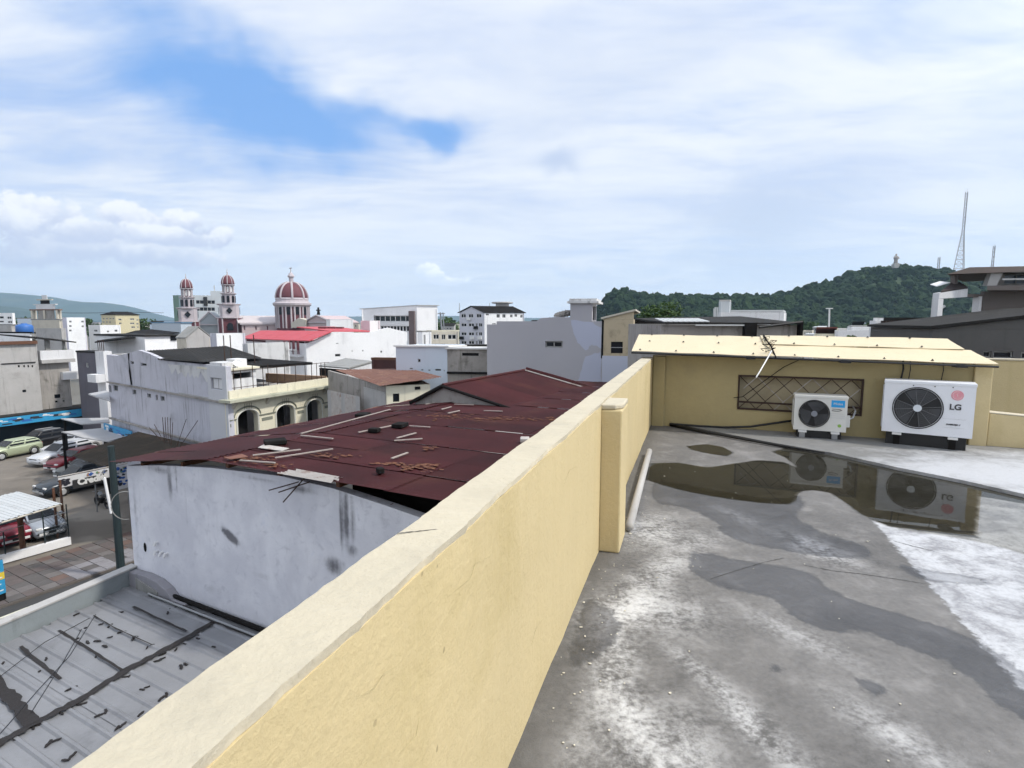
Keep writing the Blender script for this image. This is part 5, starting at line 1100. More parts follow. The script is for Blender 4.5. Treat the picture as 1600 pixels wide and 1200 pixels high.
# starter bars sticking up by the arched house
rb = root('rebar_cluster', 'cluster of bare steel starter bars sticking up before the shaded side wall', 'rebar', Dp(262, 690, 27.5))
for (x0, y0, x1, y1) in ((257, 692, 254, 652), (260, 692, 258, 652), (263, 694, 262, 652), (266, 694, 266, 653), (268, 696, 270, 660), (276, 698, 291, 655), (280, 700, 309, 657), (256, 690, 241, 663), (252, 688, 233, 668)):
    b_ = MB(); b_.tube(Dp(x0, y0, 27.5), Dp(x1, y1, 27.5 + RND.uniform(-.3, .3)), .016, 4); part('bar', b_, RUSTBAR, rb)
# two grey canopies and blue sign strips
CAN = mat('canopy_grey', (.40, .40, .41), .8, .08, 1.5, dirt=.3, dcol=(.25, .25, .25))
for k, (L, lab) in enumerate((([(95, 655), (128, 669), (172, 666), (170, 654)], 'farther pale grey pointed canopy over the car park'), ([(96, 676), (112, 685), (130, 691), (169, 691), (211, 679), (172, 669)], 'nearer pale grey pointed canopy over parked cars'))):
    P = [Zp(x, y, -6.4) for x, y in L]; c_ = root('shade_canopy', lab, 'canopy', (P[0].x, P[0].y, LZ), 'grey canopies over the car park')
    mb = MB(); mb.extr([p + Vector((0, 0, .25 if i in (1, 2) else 0)) for i, p in enumerate(P)], (0, 0, .07)); part('canopy_sheet', mb, CAN, c_)
    for i in ((0, 2) if k == 0 else (0, 3)): p = P[i].lerp(P[(i + 2) % 4], .08); mb = MB(); mb.tube(Vector((p.x, p.y, LZ)), Vector((p.x, p.y, p.z + .05)), .09, 6); part('post', mb, DARK, c_)
def strip_sign(name, label, F, z0, z1, marks):
    r = root(name, label, 'sign', F.P(F.L / 2, z0)); mb = MB(); F.box(mb, 0, F.L, z0, z1, -.08, .0); part('board', mb, BLUE, r); rr = random.Random(marks)
    for k in range(marks):
        u = rr.uniform(.03, .97) * F.L; b_ = MB(); a, h_ = rr.uniform(.15, .5), (z1 - z0) * rr.uniform(.08, .3); z = rr.uniform(z0 + h_, z1 - h_); b_.extr([F.P(u - a, z - h_ / 2, .001), F.P(u + a, z - h_ / 2, .001), F.P(u + a * .7, z + h_ / 2, .001), F.P(u - a * .8, z + h_ / 2, .001)], F.n * (.004 + .001 * (k % 7))); part('print_mark', b_, [WHITE_M, PC[0], TANKBLUE][k % 3], r)
    return r
zs = ahl.hit(190, 672)[1]; u0, u1 = ahl.hit(171, 668)[0], ahl.hit(214, 678)[0]
strip_sign('blue_sign', 'short blue printed sign strip along the foot of the shaded side wall', Face(ahl.P(u0, 0, .35), ahl.P(u1, 0, .35)), zs - .3, zs + .3, 14)

# ================================================================ VEHICLES
def car(name, label, pos, heading, paint, L=4.4, Wd=1.78, Ht=1.6, kind='suv', group='cars in the parking lot'):
    r = root(name, label, 'car', (0, 0, 0), group)
    P = plain('car_paint_' + name + str(len(bpy.data.materials)), paint, .28, .25, .6, .02); hl = L / 2; hw = Wd / 2
    stn = [(1.0, .34, .60, .80), (.955, .24, .74, .93), (.80, .21, .88, .985), (.52, .20, .95, 1.0), (.30, .20, 1.0, 1.0), (-.60, .20, 1.03, 1.0), (-.88, .22, 1.03, .985), (-.965, .28, .98, .93), (-1.0, .38, .72, .86)]
    mb = MB(); rings = []
    for x, zl, zb, w in stn:
        w *= hw; rings.append([(x * hl, yy, zz) for yy, zz in ((-w * .86, zl), (-w, zl + .16), (-w, zb - .20), (-w * .95, zb - .06), (-w * .80, zb), (0, zb + .02), (w * .80, zb), (w * .95, zb - .06), (w, zb - .20), (w, zl + .16), (w * .86, zl))])
    n = 11
    for a, b in zip(rings, rings[1:]):
        for k in range(n): mb.poly([a[k], a[(k + 1) % n], b[(k + 1) % n], b[k]])
    mb.poly(rings[0]); mb.poly(rings[-1][::-1]); part('body', mb, P, r, True, merge=True, bevel=.0)
    # cabin
    zb = 1.0; x0, x1 = (.42 * hl, -.95 * hl) if kind != 'pickup' else (.42 * hl, -.28 * hl)
    t0, t1 = (.06 * hl, -.78 * hl) if kind != 'pickup' else (.10 * hl, -.20 * hl)
    lv = [(zb, x0, x1, .93), (zb + (Ht - zb) * .55, x0 + (t0 - x0) * .66, x1 + (t1 - x1) * .5, .86), (Ht - .05, t0, t1, .76), (Ht, t0 - .12, t1 + .15, .66)]
    mb = MB()
    rg = [[(a, -w * hw, z), (a, w * hw, z), (b, w * hw, z), (b, -w * hw, z)] for z, a, b, w in lv]
    for a, b in zip(rg, rg[1:]):
        for k in range(4): mb.poly([a[k], a[(k + 1) % 4], b[(k + 1) % 4], b[k]])
    mb.poly(rg[-1]); part('cabin', mb, P, r, merge=True, bevel=.03)
    def glass(name, p):
        c = sum((Vector(q) for q in p), Vector()) / 4; q = [c + (Vector(k) - c) * .88 for k in p]; nn = (q[1] - q[0]).cross(q[2] - q[0]).normalized()
        if nn.dot(c - Vector((0, 0, .9))) < 0: nn = -nn
        mb = MB(); mb.extr([k + nn * .004 for k in q], nn * .012); part(name, mb, GLASS, r)
    A, B_, C_ = rg[0], rg[1], rg[2]
    lo = [(q[0], q[1], q[2] + .03) for q in A]
    glass('windshield', [lo[0], lo[1], C_[1], C_[0]]); glass('rear_window', [lo[3], lo[2], C_[2], C_[3]])
    for s_, (i, j) in ((1, (1, 2)), (-1, (0, 3))):
        m0 = (Vector(lo[i]) + Vector(lo[j])) / 2; m1 = (Vector(C_[i]) + Vector(C_[j])) / 2
        if kind == 'pickup': glass('side_window', [lo[i], lo[j], C_[j], C_[i]])
        else: glass('side_window', [lo[i], tuple(m0), tuple(m1), C_[i]]); glass('side_window', [tuple(m0), lo[j], C_[j], tuple(m1)])
    for x in (.62 * hl, -.60 * hl):
        for s_ in (1, -1):
            mb = MB(); c = Vector((x, s_ * (hw - .21), .33)); mb.path([c, c + Vector((0, s_ * .215, 0))], .335, 18); w = part('wheel', mb, BLACK, r)
            mb = MB(); mb.path([c + Vector((0, s_ * .216, 0)), c + Vector((0, s_ * .232, 0))], [.21, .18], 12); part('rim', mb, ALU, w)
            mb = MB(); mb.path([Vector((x + .40 * math.cos(a), s_ * (hw + .005), .33 + .40 * math.sin(a))) for a in [math.pi * k / 10 for k in range(11)]], .03, 4); part('wheel_arch', mb, BLACK, r)
    for s_ in (1, -1):
        mb = MB(); mb.box((hl * .955, s_ * hw * .70, .70), (.12, hw * .36, .12)); part('headlight', mb, WHITE_M, r, bevel=.03)
        mb = MB(); mb.box((-hl * .965, s_ * hw * .78, .85), (.10, hw * .22, .22)); part('tail_light', mb, plain('tail_red', (.30, .02, .02), .3), r, bevel=.02)
        mb = MB(); mb.box((.34 * hl, s_ * (hw + .07), 1.06), (.12, .16, .12)); part('mirror', mb, P, r, bevel=.03)
        if kind == 'suv': mb = MB(); mb.tube((t0 - .2, s_ * hw * .62, Ht + .03), (t1 + .2, s_ * hw * .62, Ht + .03), .02, 5); part('roof_rail', mb, ALU, r)
    mb = MB(); mb.box((hl * .985, 0, .62), (.06, hw * .9, .12)); part('grille', mb, BLACK, r)
    mb = MB(); mb.box((hl * .995, 0, .40), (.06, hw * 1.5, .14)); part('bumper', mb, ALU if kind != 'hatch' else WHITE_M, r, bevel=.03)
    mb = MB(); mb.box((hl * 1.01, 0, .46), (.05, .32, .13)); part('number_plate', mb, BLACK if kind == 'hatch' else ALU, r)
    if kind == 'pickup':
        mb = MB(); mb.box((-.63 * hl, 0, 1.02), (.66 * hl, Wd * .80, .06)); part('bed_cover', mb, plain('bed_tarp', (.015, .04, .14), .7), r)
    r.location = pos; r.rotation_euler = (0, 0, heading)
    return r
def hd(a): v = az(a); return math.atan2(v.y, v.x)
def at_ground(px, py, z=LZ): return Zp(px, py, z)
def parked(px, py, a, L): return at_ground(px, py) - az(a) * (L / 2)
car('white_suv', 'white suv with dark windows, frontmost of the white cars in the row', parked(52, 731, -163, 4.4), hd(-163), (.62, .63, .65))
car('pale_suv', 'pale suv half hidden behind the white one under the canopy', parked(72, 716, -163, 4.4), hd(-163), (.60, .60, .60))
car('red_hatchback', 'dark red car parked between white suv and dark pickup', parked(78, 740, -163, 4.1), hd(-163), (.20, .012, .022), 4.1, 1.72, 1.45, 'hatch')
car('grey_hatchback', 'grey car between the dark red car and the dark pickup', parked(93, 753, -160, 4.2), hd(-160), (.12, .125, .12), 4.2, 1.75, 1.5, 'hatch')
car('dark_pickup', 'large dark blue pickup truck behind the printed banner', parked(60, 779, -152, 5.2), hd(-152), (.022, .030, .040), 5.2, 1.9, 1.75, 'pickup')
car('green_car', 'pale green car cut by the left edge of the picture', parked(-24, 722, -163, 4.0), hd(-163), (.45, .50, .34), 4.0, 1.7, 1.45, 'hatch')
car('black_suv', 'black suv in the shade under the long blue sign', parked(18, 708, -160, 4.4), hd(-160), (.012, .012, .014))
car('silver_hatchback', 'silver grey hatchback facing the street under the carport', at_ground(62, 833), hd(122), (.36, .39, .43), 3.5, 1.5, 1.42, 'hatch', 'cars under the carport')
car('red_car', 'dark red car at the left edge under the carport', at_ground(4, 845), hd(120), (.22, .015, .03), 3.6, 1.55, 1.42, 'hatch', 'cars under the carport')
# motorbike in the shade by the banner
mo = root('motorbike', 'dark motorbike standing below the printed banner', 'motorbike', (0, 0, 0))
for x in (-.62, .62):
    b_ = MB(); b_.path([Vector((x + .27 * math.cos(a), 0, .30 + .27 * math.sin(a))) for a in [2 * math.pi * k / 20 for k in range(21)]], .05, 6, False); part('wheel', b_, BLACK, mo)
b_ = MB(); b_.path([(-.62, 0, .30), (-.1, 0, .38), (.35, 0, .45), (.62, 0, .30)], .05, 6); b_.path([(.62, .0, .30), (.42, 0, .95)], .03, 6); b_.box((0, 0, .42), (.4, .22, .3)); part('frame', b_, DARK, mo)
b_ = MB(); b_.path([(-.75, 0, .80), (-.4, 0, .78), (.0, 0, .74)], [.07, .12, .08], 8); part('seat', b_, BLACK, mo)
b_ = MB(); b_.path([(0, 0, .74), (.2, 0, .84), (.38, 0, .80)], [.08, .14, .06], 8); part('tank', b_, PC[4], mo)
b_ = MB(); b_.path([(.34, -.34, 1.02), (.43, -.1, .97), (.43, .1, .97), (.34, .34, 1.02)], .016, 5); part('handlebar', b_, STEEL, mo)
mo.location = at_ground(160, 792); mo.rotation_euler = (0, 0, hd(-60))

# ================================================================ LEFT SIDE OF THE STREET
b = Block('rendered_warehouse', 'pale grey rendered block with four small vents at the left edge', 'building', (68, 600), 46, -60, 69, 538, CONC_L, azl=-152, azr=118 - 180, depth=12, roof='flat', rm=DARK) if False else None
# the tall bare wall faces right, so it is given directly as faces
def wall_block(name, label, cat, A, B, depth, zt, m, wins=(), zb=GZ, roof='flat', rm=None, mf=None, mp=None, group=None, mull=0, rise=.0, inset=.1, over=0.0, m_side=None):
    """block behind the upright face A->B"""
    F = Face(A, B); r = root(name, label, cat, (F.P(F.L / 2, zb)), group); hs = [F.rect(*w) for w in wins]
    mb = MB(); F.wall(mb, zb, zt, hs, .2); part('wall', mb, m, r)
    Bk = F.n * -depth; mb = MB(); Face(F.B, F.B + Bk).wall(mb, zb, zt, (), .2, .201); Face(F.A + Bk, F.A).wall(mb, zb, zt, (), .2, 0, depth - .201); Face(F.B + Bk, F.A + Bk).wall(mb, zb, zt, (), .2, .201, F.L - .201); part('side_wall', mb, m_side or m, r)
    for h in hs: F.window(r, h, mf or WHITE_M, mp or GLASS, inset, max(.035, min(.08, (h[1] - h[0]) * .07)), mull)
    mb = MB(); o = over; e = Vector((0, 0, zt + .01)); 
    if roof == 'flat': mb.prism([F.P(.01, 0, -.01), F.P(F.L - .01, 0, -.01), F.P(F.L - .01, 0, -depth + .01), F.P(.01, 0, -depth + .01)], zt - .30, zt - .2)
    else:
        a, b_, c, d_ = F.P(-o, zt + .01, o), F.P(F.L + o, zt + .01, o), F.P(F.L + o, zt + .01 + rise, -depth - o), F.P(-o, zt + .01 + rise, -depth - o)
        if roof == 'up': mb.extr([a, b_, c, d_], (0, 0, .10))
        if roof == 'lr': up = Vector((0, 0, rise)); c.z = d_.z = zt + .01; mb.extr([a, b_ + up, c + up, d_], (0, 0, .10)); g = MB(); g.extr([F.P(0, zt + .005), F.P(F.L, zt + .005), F.P(F.L, zt + rise * .96)], F.n * -.2); part('gable', g, m, r)
        if roof == 'rl': up = Vector((0, 0, rise)); c.z = d_.z = zt + .01; mb.extr([a + up, b_, c, d_ + up], (0, 0, .10)); g = MB(); g.extr([F.P(0, zt + .005), F.P(F.L, zt + .005), F.P(0, zt + rise * .96)], F.n * -.2); part('gable', g, m, r)
        if roof == 'gab': up = Vector((0, 0, rise)); c.z = d_.z = zt + .01; m0, m1 = (a + b_) / 2 + up, (c + d_) / 2 + up; mb.extr([a, m0, m1, d_], (0, 0, .10)); mb.extr([m0, b_, c, m1], (0, 0, .10)); g = MB(); g.extr([F.P(0, zt + .005), F.P(F.L, zt + .005), F.P(F.L / 2, zt + rise * .96)], F.n * -.2); part('gable', g, m, r)
    part('roof', mb, rm or CONC, r)
    return r, F
def pt(px, py, d): p = Dp(px, py, d); p.z = 0; return p
def zt(px, py, d): return Dp(px, py, d).z

A0 = pt(-40, 600, 52); B0 = isect(A0, az(28), 63, 600); _F = Face(A0, B0); ZA = _F.hit(30, 538)[1]
r1, F1 = wall_block('rendered_block', 'pale grey rendered block with a row of four small vents', 'building', A0, B0, 9, ZA, CONC_L, [(28, 570.5, 31, 574), (36.5, 570.5, 39, 574), (43, 570.5, 45.5, 574), (49.5, 570.5, 52, 574), (35, 609, 41, 613)], rm=DARK, mf=DARK)
mb = MB(); F1.box(mb, 0, F1.L, ZA + .003, F1.hit(30, 533)[1], -.35, .25); part('dark_coping', mb, WOOD, r1)
u, z = F1.hit(30, 567); mb = MB(); F1.box(mb, u - 1.4, u + 1.3, z - .05, z + .03, .002, .08); part('ledge', mb, DARK, r1)
A1 = isect(A0, az(28), 64.5, 600) - F1.n * .5; B1 = isect(A1, az(28), 110, 600); _F = Face(A1, B1); ZB1 = _F.hit(90, 562)[1]
r2, F2 = wall_block('stained_block', 'narrow black-stained concrete block with white balcony above', 'building', A1, B1, 8, ZB1, CONC_STAIN, [(85, 616, 94.5, 622), (86, 626, 90, 629), (98, 625.5, 101, 627.5)], rm=DARK, mf=DARK)
zb1 = F2.hit(90, 561)[1]; mb = MB(); F2.box(mb, .2, F2.L + .4, zb1, F2.hit(90, 547)[1], -.2, .35); part('balcony_front', mb, WHITE, r2)
mb = MB(); F2.box(mb, .2, F2.L + .4, zb1 - .35, zb1 - .002, -.3, .55); part('balcony_slab', mb, CONC_L, r2)
mb = MB(); F2.box(mb, F2.L - .8, F2.L + .9, F2.hit(110, 592)[1], F2.hit(110, 580)[1], .0, .5); part('side_balcony', mb, WHITE, r2)
for x in (72, 76, 100): u = F2.hit(x, 545)[0]; mb = MB(); F2.box(mb, u, u + .2, F2.hit(90, 546)[1], F2.hit(90, 530)[1], -.3, -.1); part('roof_post', mb, CONC, r2)
mb = MB(); mb.extr([F2.P(-.6, F2.hit(70, 527)[1], .6), F2.P(F2.L + .6, F2.hit(100, 536)[1], .6), F2.P(F2.L + .6, F2.hit(100, 530)[1], -7), F2.P(-.6, F2.hit(70, 524)[1], -7)], (0, 0, .12)); part('lean_roof', mb, DARKROOF, r2)
mb = MB(); F2.box(mb, F2.L + .05, F2.L + .35, F2.hit(112, 640)[1], F2.hit(112, 545)[1], -1.2, -.9); part('corner_post', mb, mat('mossy_post', (.12, .20, .07), .9, .3), r2)
# long blue sign under both
fs = Face(A0 + F1.n * 1.6, isect(A0 + F1.n * 1.6, az(28), 158, 640)); zsg = fs.hit(60, 655)[1]
strip_sign('blue_sign', 'long blue printed sign over the dark shop fronts at left', fs, fs.hit(0, 667)[1], fs.hit(0, 654)[1], 30)
mb = MB(); fs.box(mb, -.2, fs.L, fs.hit(0, 654)[1] + .002, fs.hit(0, 654)[1] + .10, -3.0, -.1); solo('shop_canopy_slab', mb, DARKROOF, 'dark mouldy canopy slab behind the long blue sign', 'canopy')
mb = MB(); fs.box(mb, -.2, fs.L - .5, GZ + .06, fs.hit(0, 667)[1] - .05, -1.45, -1.25); sw = solo('shop_front', mb, mat('shop_dark', (.014, .022, .032), .8, .3, .6, spec=.2), 'dark recessed shop front under the long blue sign', 'shop front')
# narrow houses across the gap (110..175); alley shade is in the shaded one's colour
b = Block('shaded_house', 'shaded grey house with tall windows behind the mossy post', 'house', (152, 580), 56, 122, 174, 552, mat('shaded_lilac', (.13, .125, .15), .9, .2, .6, streak=.5), azl=-62, azr=27, wl=[(134, 567, 138, 574), (150.5, 571, 157, 582)][:1], roof='slab', rm=DARKROOF)
b = Block('white_balcony_house', 'white house with small balcony left of the arched house', 'house', (163, 570), 47, 150, 176, 549, WHITE, roof='flat', rm=CONC)
mb = MB(); f = Face(b.L + b.fl.n * .02, b.C + b.fl.n * .02); f.box(mb, .0, f.L, f.hit(155, 596)[1], f.hit(155, 584)[1], .0, .7); part('balcony', mb, WHITE, b.root)
for k in range(4): mb = MB(); uu = f.L * (.3 + .22 * k); mb.tube(f.P(uu, b.zt, -.1), f.P(uu, b.zt + .9, -.1), .03, 5); part('railing_post', mb, RUSTBAR, b.root)
mb = MB(); mb.tube(f.P(f.L * .3, b.zt + .9, -.1), f.P(f.L, b.zt + .9, -.1), .025, 5); part('railing_bar', mb, RUSTBAR, b.root)
mb = MB(); P = [Dp(138, 617, 45), Dp(165, 612, 45), Dp(172, 615, 42), Dp(172, 628, 39), Dp(152, 622, 40)]; mb.extr(P, (0, 0, .1)); solo('awning', mb, CAN, 'small grey awning at the foot of the shaded side wall', 'awning')
# --- low houses further left
Block('dark_slot_house', 'low white house with one long dark opening beyond the grey block', 'house', (47, 530), 66, -40, 50, 521, WHITE_C, azl=-75, azr=27, wl=[(1, 525.5, 21.5, 532.5)], roof='slab', rm=DARK, mull=0)
Block('left_edge_flats', 'white flats with dark strip windows at the far left edge', 'building', (20, 500), 135, -30, 24, 489, WHITE_C, azl=-80, wl=[(-8, 494, 6, 498), (11, 494.5, 18, 498.5), (-8, 501, 6, 504), (12, 501.5, 19, 505)], roof='flat')
Block('corrugated_hut', 'low grey house between the left edge flats and blue tank', 'house', (18, 515), 98, -20, 26, 508, CONC_L, azl=-78, roof='slab')
tk = root('water_tank', 'large blue plastic water tank on a roof at left', 'tank', Dp(39, 521, 90)); s_ = 90 / 880
mb = MB(); c = Dp(39, 521, 90); mb.lathe(c, [(1.0, 0), (1.12, .15), (1.12, 1.15), (.95, 1.35), (.4, 1.5), (.4, 1.6)], 18); part('tank_body', mb, TANKBLUE, tk, True)
mb = MB(); mb.lathe(c + Vector((0, 0, -.9)), [(1.25, 0), (1.25, .88)], 8); part('stand', mb, CONC, tk)
bb = Block('tank_house', 'low dark roofed house carrying the blue tank', 'house', (55, 523), 91, 26, 66, 521, CONC, azl=-75, roof='slab', rm=DARKROOF)
# stacked house with pergola
b = Block('pergola_house', 'tall beige house with open top storey and rooftop pergola', 'house', (94, 520), 100, 51, 99, 500, BEIGE, azl=-70, azr=27, roof='slab', rm=CONC)
q = [b.L, b.C, b.R, b.O]; cen = sum(q, Vector()) / 4
def tier(z0, z1, k, m, name): mb = MB(); mb.prism([cen + (p - cen) * k for p in q], z0, z1); return part(name, mb, m, b.root)
zz = b.zt + .19
for p in q + [(q[0] + q[1]) / 2]: p2 = cen + (p - cen) * .9; mb = MB(); mb.prism([(p2.x - .15, p2.y - .15), (p2.x + .15, p2.y - .15), (p2.x + .15, p2.y + .15), (p2.x - .15, p2.y + .15)], zz, zz + 1.5); part('column', mb, BEIGE, b.root)
tier(zz, zz + 1.5, .55, CONC_STAIN, 'open_storey'); tier(zz + 1.502, zz + 1.75, 1.08, mat('brown_slab', (.22, .15, .12), .9), 'floor_slab'); tier(zz + 1.752, zz + 2.5, .62, WHITE, 'stair_head'); tier(zz + 2.502, zz + 2.65, .8, WHITE, 'stair_head_roof'); tier(zz + 2.652, zz + 3.3, .3, DARK, 'vent_room'); tier(zz + 3.302, zz + 3.5, .55, BEIGE, 'upper_roof'); tier(zz + 3.502, zz + 4.2, .18, WHITE, 'tank_room')
Block('grey_annex', 'plain grey block in front of the pergola house', 'building', (97, 530), 86, 57, 104, 513, CONC_L, azl=-72, roof='flat')
Block('blue_shed', 'small pale blue shed left of the pergola house', 'shed', (50, 508), 112, 28, 54, 498, LBLUE, azl=-75, roof='slab')
Block('white_four_storey', 'plain white four-storey block with a column of small windows', 'building', (106, 520), 125, 95, 135, 496, mat('white_shaded_left', (.60, .58, .66), .85, .06, .3), azl=-62, azr=40, m2=WHITE_C, wr=[(108, 501, 112, 504), (108, 508, 112, 511), (108, 515, 112, 518), (127, 501, 131, 504), (127.5, 508.5, 131, 511.5)], roof='flat', rm=DARK)  # left face is the white wall with shade put into its colour
Block('white_twin_house', 'white house with three dark windows under the yellow hotel', 'house', (157, 520), 105, 139, 189, 508, WHITE_C, azl=-68, azr=45, wl=[(146.5, 515, 152, 518.5)], wr=[(167, 516.5, 170.5, 519.5), (179, 515, 183.5, 518.5)], roof='flat')
b = Block('yellow_hotel', 'yellow four-storey building with dark overhanging hip roof', 'building', (181, 505), 150, 159, 218, 492, mat('yellow_far', (.62, .55, .36), .85, .06, .2), azl=-60, azr=48, wl=[(160.5, 496.5, 163, 499), (165.5, 496.5, 168, 499), (170.5, 496.5, 173, 499), (175.5, 496.5, 178, 499), (160.5, 502, 163, 504.5), (165.5, 502, 168, 504.5), (170.5, 502, 173, 504.5)], wr=[(185, 498, 190, 500.5), (203, 497.5, 210, 500), (213, 499, 216.5, 501), (203, 504, 210, 506.5), (213, 505, 216.5, 507), (186, 504, 190, 506.5), (205, 510, 211, 512.5), (214, 510, 216.5, 512)], roof='hip', rm=DARK, parapet=.8)
# white barn and neighbours in front of the church
b = Block('white_barn', 'long white gabled hall with dark roof in front of the cathedral', 'building', (227, 545), 62, 151, 281, 526, WHITE_C, azl=-62, azr=30, roof='shedl' if False else 'slab', rm=DARKROOF)
mb = MB(); mb.extr([Dp(148, 536, 63), Dp(190, 531, 60), Dp(281, 521, 74), Dp(236, 516, 80), Dp(212, 518, 84)], (0, 0, .15)); part('dark_lean_roof', mb, DARK, b.root)
f = b.fr; h = f.rect(266, 525, 275, 532); f.window(b.root, h, DARK, GLASS, -.06, .06, 2)
Block('small_gable_hut', 'small grey hut with a pitched roof before the cathedral door', 'hut', (292, 545), 56, 277, 331, 529, BEIGE, azl=-62, azr=34, roof='gable_r', rm=CONC, parapet=1.1, m2=CONC_L)
Block('white_cube_house', 'bright white windowless block before the cathedral front', 'building', (339, 540), 50, 329, 384, 521, WHITE_SHADED, azl=-62, azr=45, m2=WHITE_C, roof='flat')  # left face takes the shade-tinted white
b = Block('sooty_wall_house', 'house with black-streaked whitewashed wall behind the arched house', 'house', (388, 560), 44, 380, 453, 537, WHITE_D, azl=-62, azr=38, roof='flat', rm=CONC)
b = Block('blue_grey_store', 'long pale blue-grey store left of the cathedral towers', 'building', (283, 520), 120, 238, 300, 505, mat('bluegrey', (.45, .50, .55), .85, .05, .2), azl=-70, roof='slab', rm=mat('blue_roof', (.10, .22, .34), .6))

# ================================================================ CATHEDRAL
DC = 170.0; PXM = DC / 880.0
ch = root('cathedral', 'cathedral with two slim bell towers and a ribbed maroon dome', 'church', Dp(400, 560, DC))
def ring_windows(c, rad, z0, z1, w, n, a0, m, name, parent, depth=.15):
    for k in range(n):
        a = a0 + 2 * math.pi * k / n; d = Vector((math.cos(a), math.sin(a), 0)); t_ = Vector((-d.y, d.x, 0)); p = Vector((c.x, c.y, 0)) + d * (rad - .05)
        hh = (z1 - z0); pts = [p - t_ * w / 2 + Vector((0, 0, z0)), p + t_ * w / 2 + Vector((0, 0, z0))] + [p + t_ * (w / 2 * math.cos(q)) + Vector((0, 0, z1 - w / 2 + w / 2 * math.sin(q))) for q in [math.pi * i / 8 for i in range(9)]]
        mb = MB(); mb.extr(pts, d * (depth + .05)); part(name, mb, m, parent)
def dome(parent, c, r, h, n, m, rib_m, ribs, rib_w, name='dome'):
    prof = [(r * math.cos(a) ** .85 if a < 1.5 else .02, h * math.sin(a)) for a in [math.pi / 2 * k / 10 for k in range(11)]]
    mb = MB(); mb.lathe(c, prof, n); d_ = part(name, mb, m, parent, True)
    for k in range(ribs):
        a = 2 * math.pi * (k + .5) / ribs; mb = MB(); mb.path([c + Vector((math.cos(a) * q * 1.01, math.sin(a) * q * 1.01, z)) for q, z in prof[:-1]] , rib_w, 5); part('rib', mb, rib_m, d_)
    return d_
def tower(px, top_y, dome_y, w_px, label):
    """slim three-tier bell tower; rows are in photo pixels at the cathedral's distance"""
    c = Dp(px, 500, DC); c = Vector((c.x, c.y, 0)); Zr = lambda y: Dp(px, y, DC).z; dy = dome_y - 449
    r = root('bell_tower', label, 'church tower', (c.x, c.y, GZ), 'cathedral bell towers'); S_ = PXM
    R0, R1_, R2_, R3 = w_px * .5 * S_ * 1.12, w_px * .5 * S_ * .98, w_px * .5 * S_ * .70, w_px * .5 * S_ * .60
    rot_ = math.radians(27); sq = lambda R: [(c.x + R * 1.25 * math.cos(rot_ + math.pi / 4 + k * math.pi / 2 + o), c.y + R * 1.25 * math.sin(rot_ + math.pi / 4 + k * math.pi / 2 + o)) for k in range(4) for o in (-.18, .18)]
    z = [GZ, Zr(503 + dy), Zr(482 + dy), Zr(465 + dy), Zr(450 + dy)]
    b1 = MB(); b1.prism(sq(R0), z[0], z[1]); part('base_tier', b1, CH_MAROON, r)
    for k in range(4):
        a = rot_ + math.pi / 4 + k * math.pi / 2
        for o in (-.22, .22): b_ = MB(); b_.tube((c.x + R0 * 1.27 * math.cos(a + o), c.y + R0 * 1.27 * math.sin(a + o), z[1] - 6), (c.x + R0 * 1.27 * math.cos(a + o), c.y + R0 * 1.27 * math.sin(a + o), z[1] - .1), .22, 6); part('pilaster', b_, CH_WHITE, r)
    ring_windows(c, R0 * 1.10, z[1] - 3.6, z[1] - 1.4, R0 * .55, 4, rot_, GLASS, 'arched_window', r)
    for zz, R, h_ in ((z[1], R0, .45), (z[2], R1_, .5), (z[3], R2_ * .95, .45), (z[4] - .3, R3 * .95, .35)):
        b_ = MB(); b_.lathe((c.x, c.y, zz - h_ / 2), [(R * 1.18, 0), (R * 1.36, h_ * .5), (R * 1.36, h_ * .9), (R * 1.1, h_)], 8); part('cornice', b_, CH_WHITE, r)
    b_ = MB(); b_.prism(sq(R1_), z[1] + .2, z[2] - .2); part('clock_tier', b_, CH_WHITE, r)
    for k in range(4):
        a = rot_ + k * math.pi / 2; d = Vector((math.cos(a), math.sin(a), 0)); t_ = Vector((-d.y, d.x, 0)); p = c + d * (R1_ * 1.09); p.z = (z[1] + z[2]) / 2 + .2; q = .85
        b_ = MB(); b_.extr([p + t_ * q, p + Vector((0, 0, q * 1.15)), p - t_ * q, p - Vector((0, 0, q * 1.15))], d * .12); part('diamond_window', b_, GLASS, r)
    b_ = MB(); b_.lathe((c.x, c.y, z[2] + .2), [(R2_ * 1.02, 0), (R2_ * 1.02, z[3] - z[2] - .4)], 8); part('lower_lantern', b_, CH_WHITE, r); ring_windows(c, R2_ * .97, z[2] + .6, z[3] - .6, R2_ * .42, 8, math.pi / 8, GLASS, 'arched_window', r)
    b_ = MB(); b_.lathe((c.x, c.y, z[3] + .2), [(R3 * .72, 0), (R3 * .72, z[4] - z[3] - .5)], 8); part('belfry_core', b_, CH_MAROON, r)
    ring_windows(c, R3 * .70, z[3] + .5, z[4] - .7, R3 * .34, 8, math.pi / 8, WHITE_M, 'belfry_opening', r)
    for k in range(8): a = 2 * math.pi * k / 8; b_ = MB(); b_.tube((c.x + R3 * .98 * math.cos(a), c.y + R3 * .98 * math.sin(a), z[3] + .2), (c.x + R3 * .98 * math.cos(a), c.y + R3 * .98 * math.sin(a), z[4] - .45), .20, 6); part('column', b_, CH_WHITE, r)
    dm = dome(r, Vector((c.x, c.y, z[4])), R3 * 1.12, Zr(436 + dy) - z[4], 16, CH_MAROON, CH_WHITE, 8, .12)
    b_ = MB(); b_.path([(c.x, c.y, Zr(437 + dy)), (c.x, c.y, Zr(433 + dy)), (c.x, c.y, Zr(top_y))], [.28, .16, .05], 6); part('spire', b_, CH_WHITE, r)
    return r
tower(294.5, 428, 449, 25, 'left and lower slim bell tower with maroon cap')
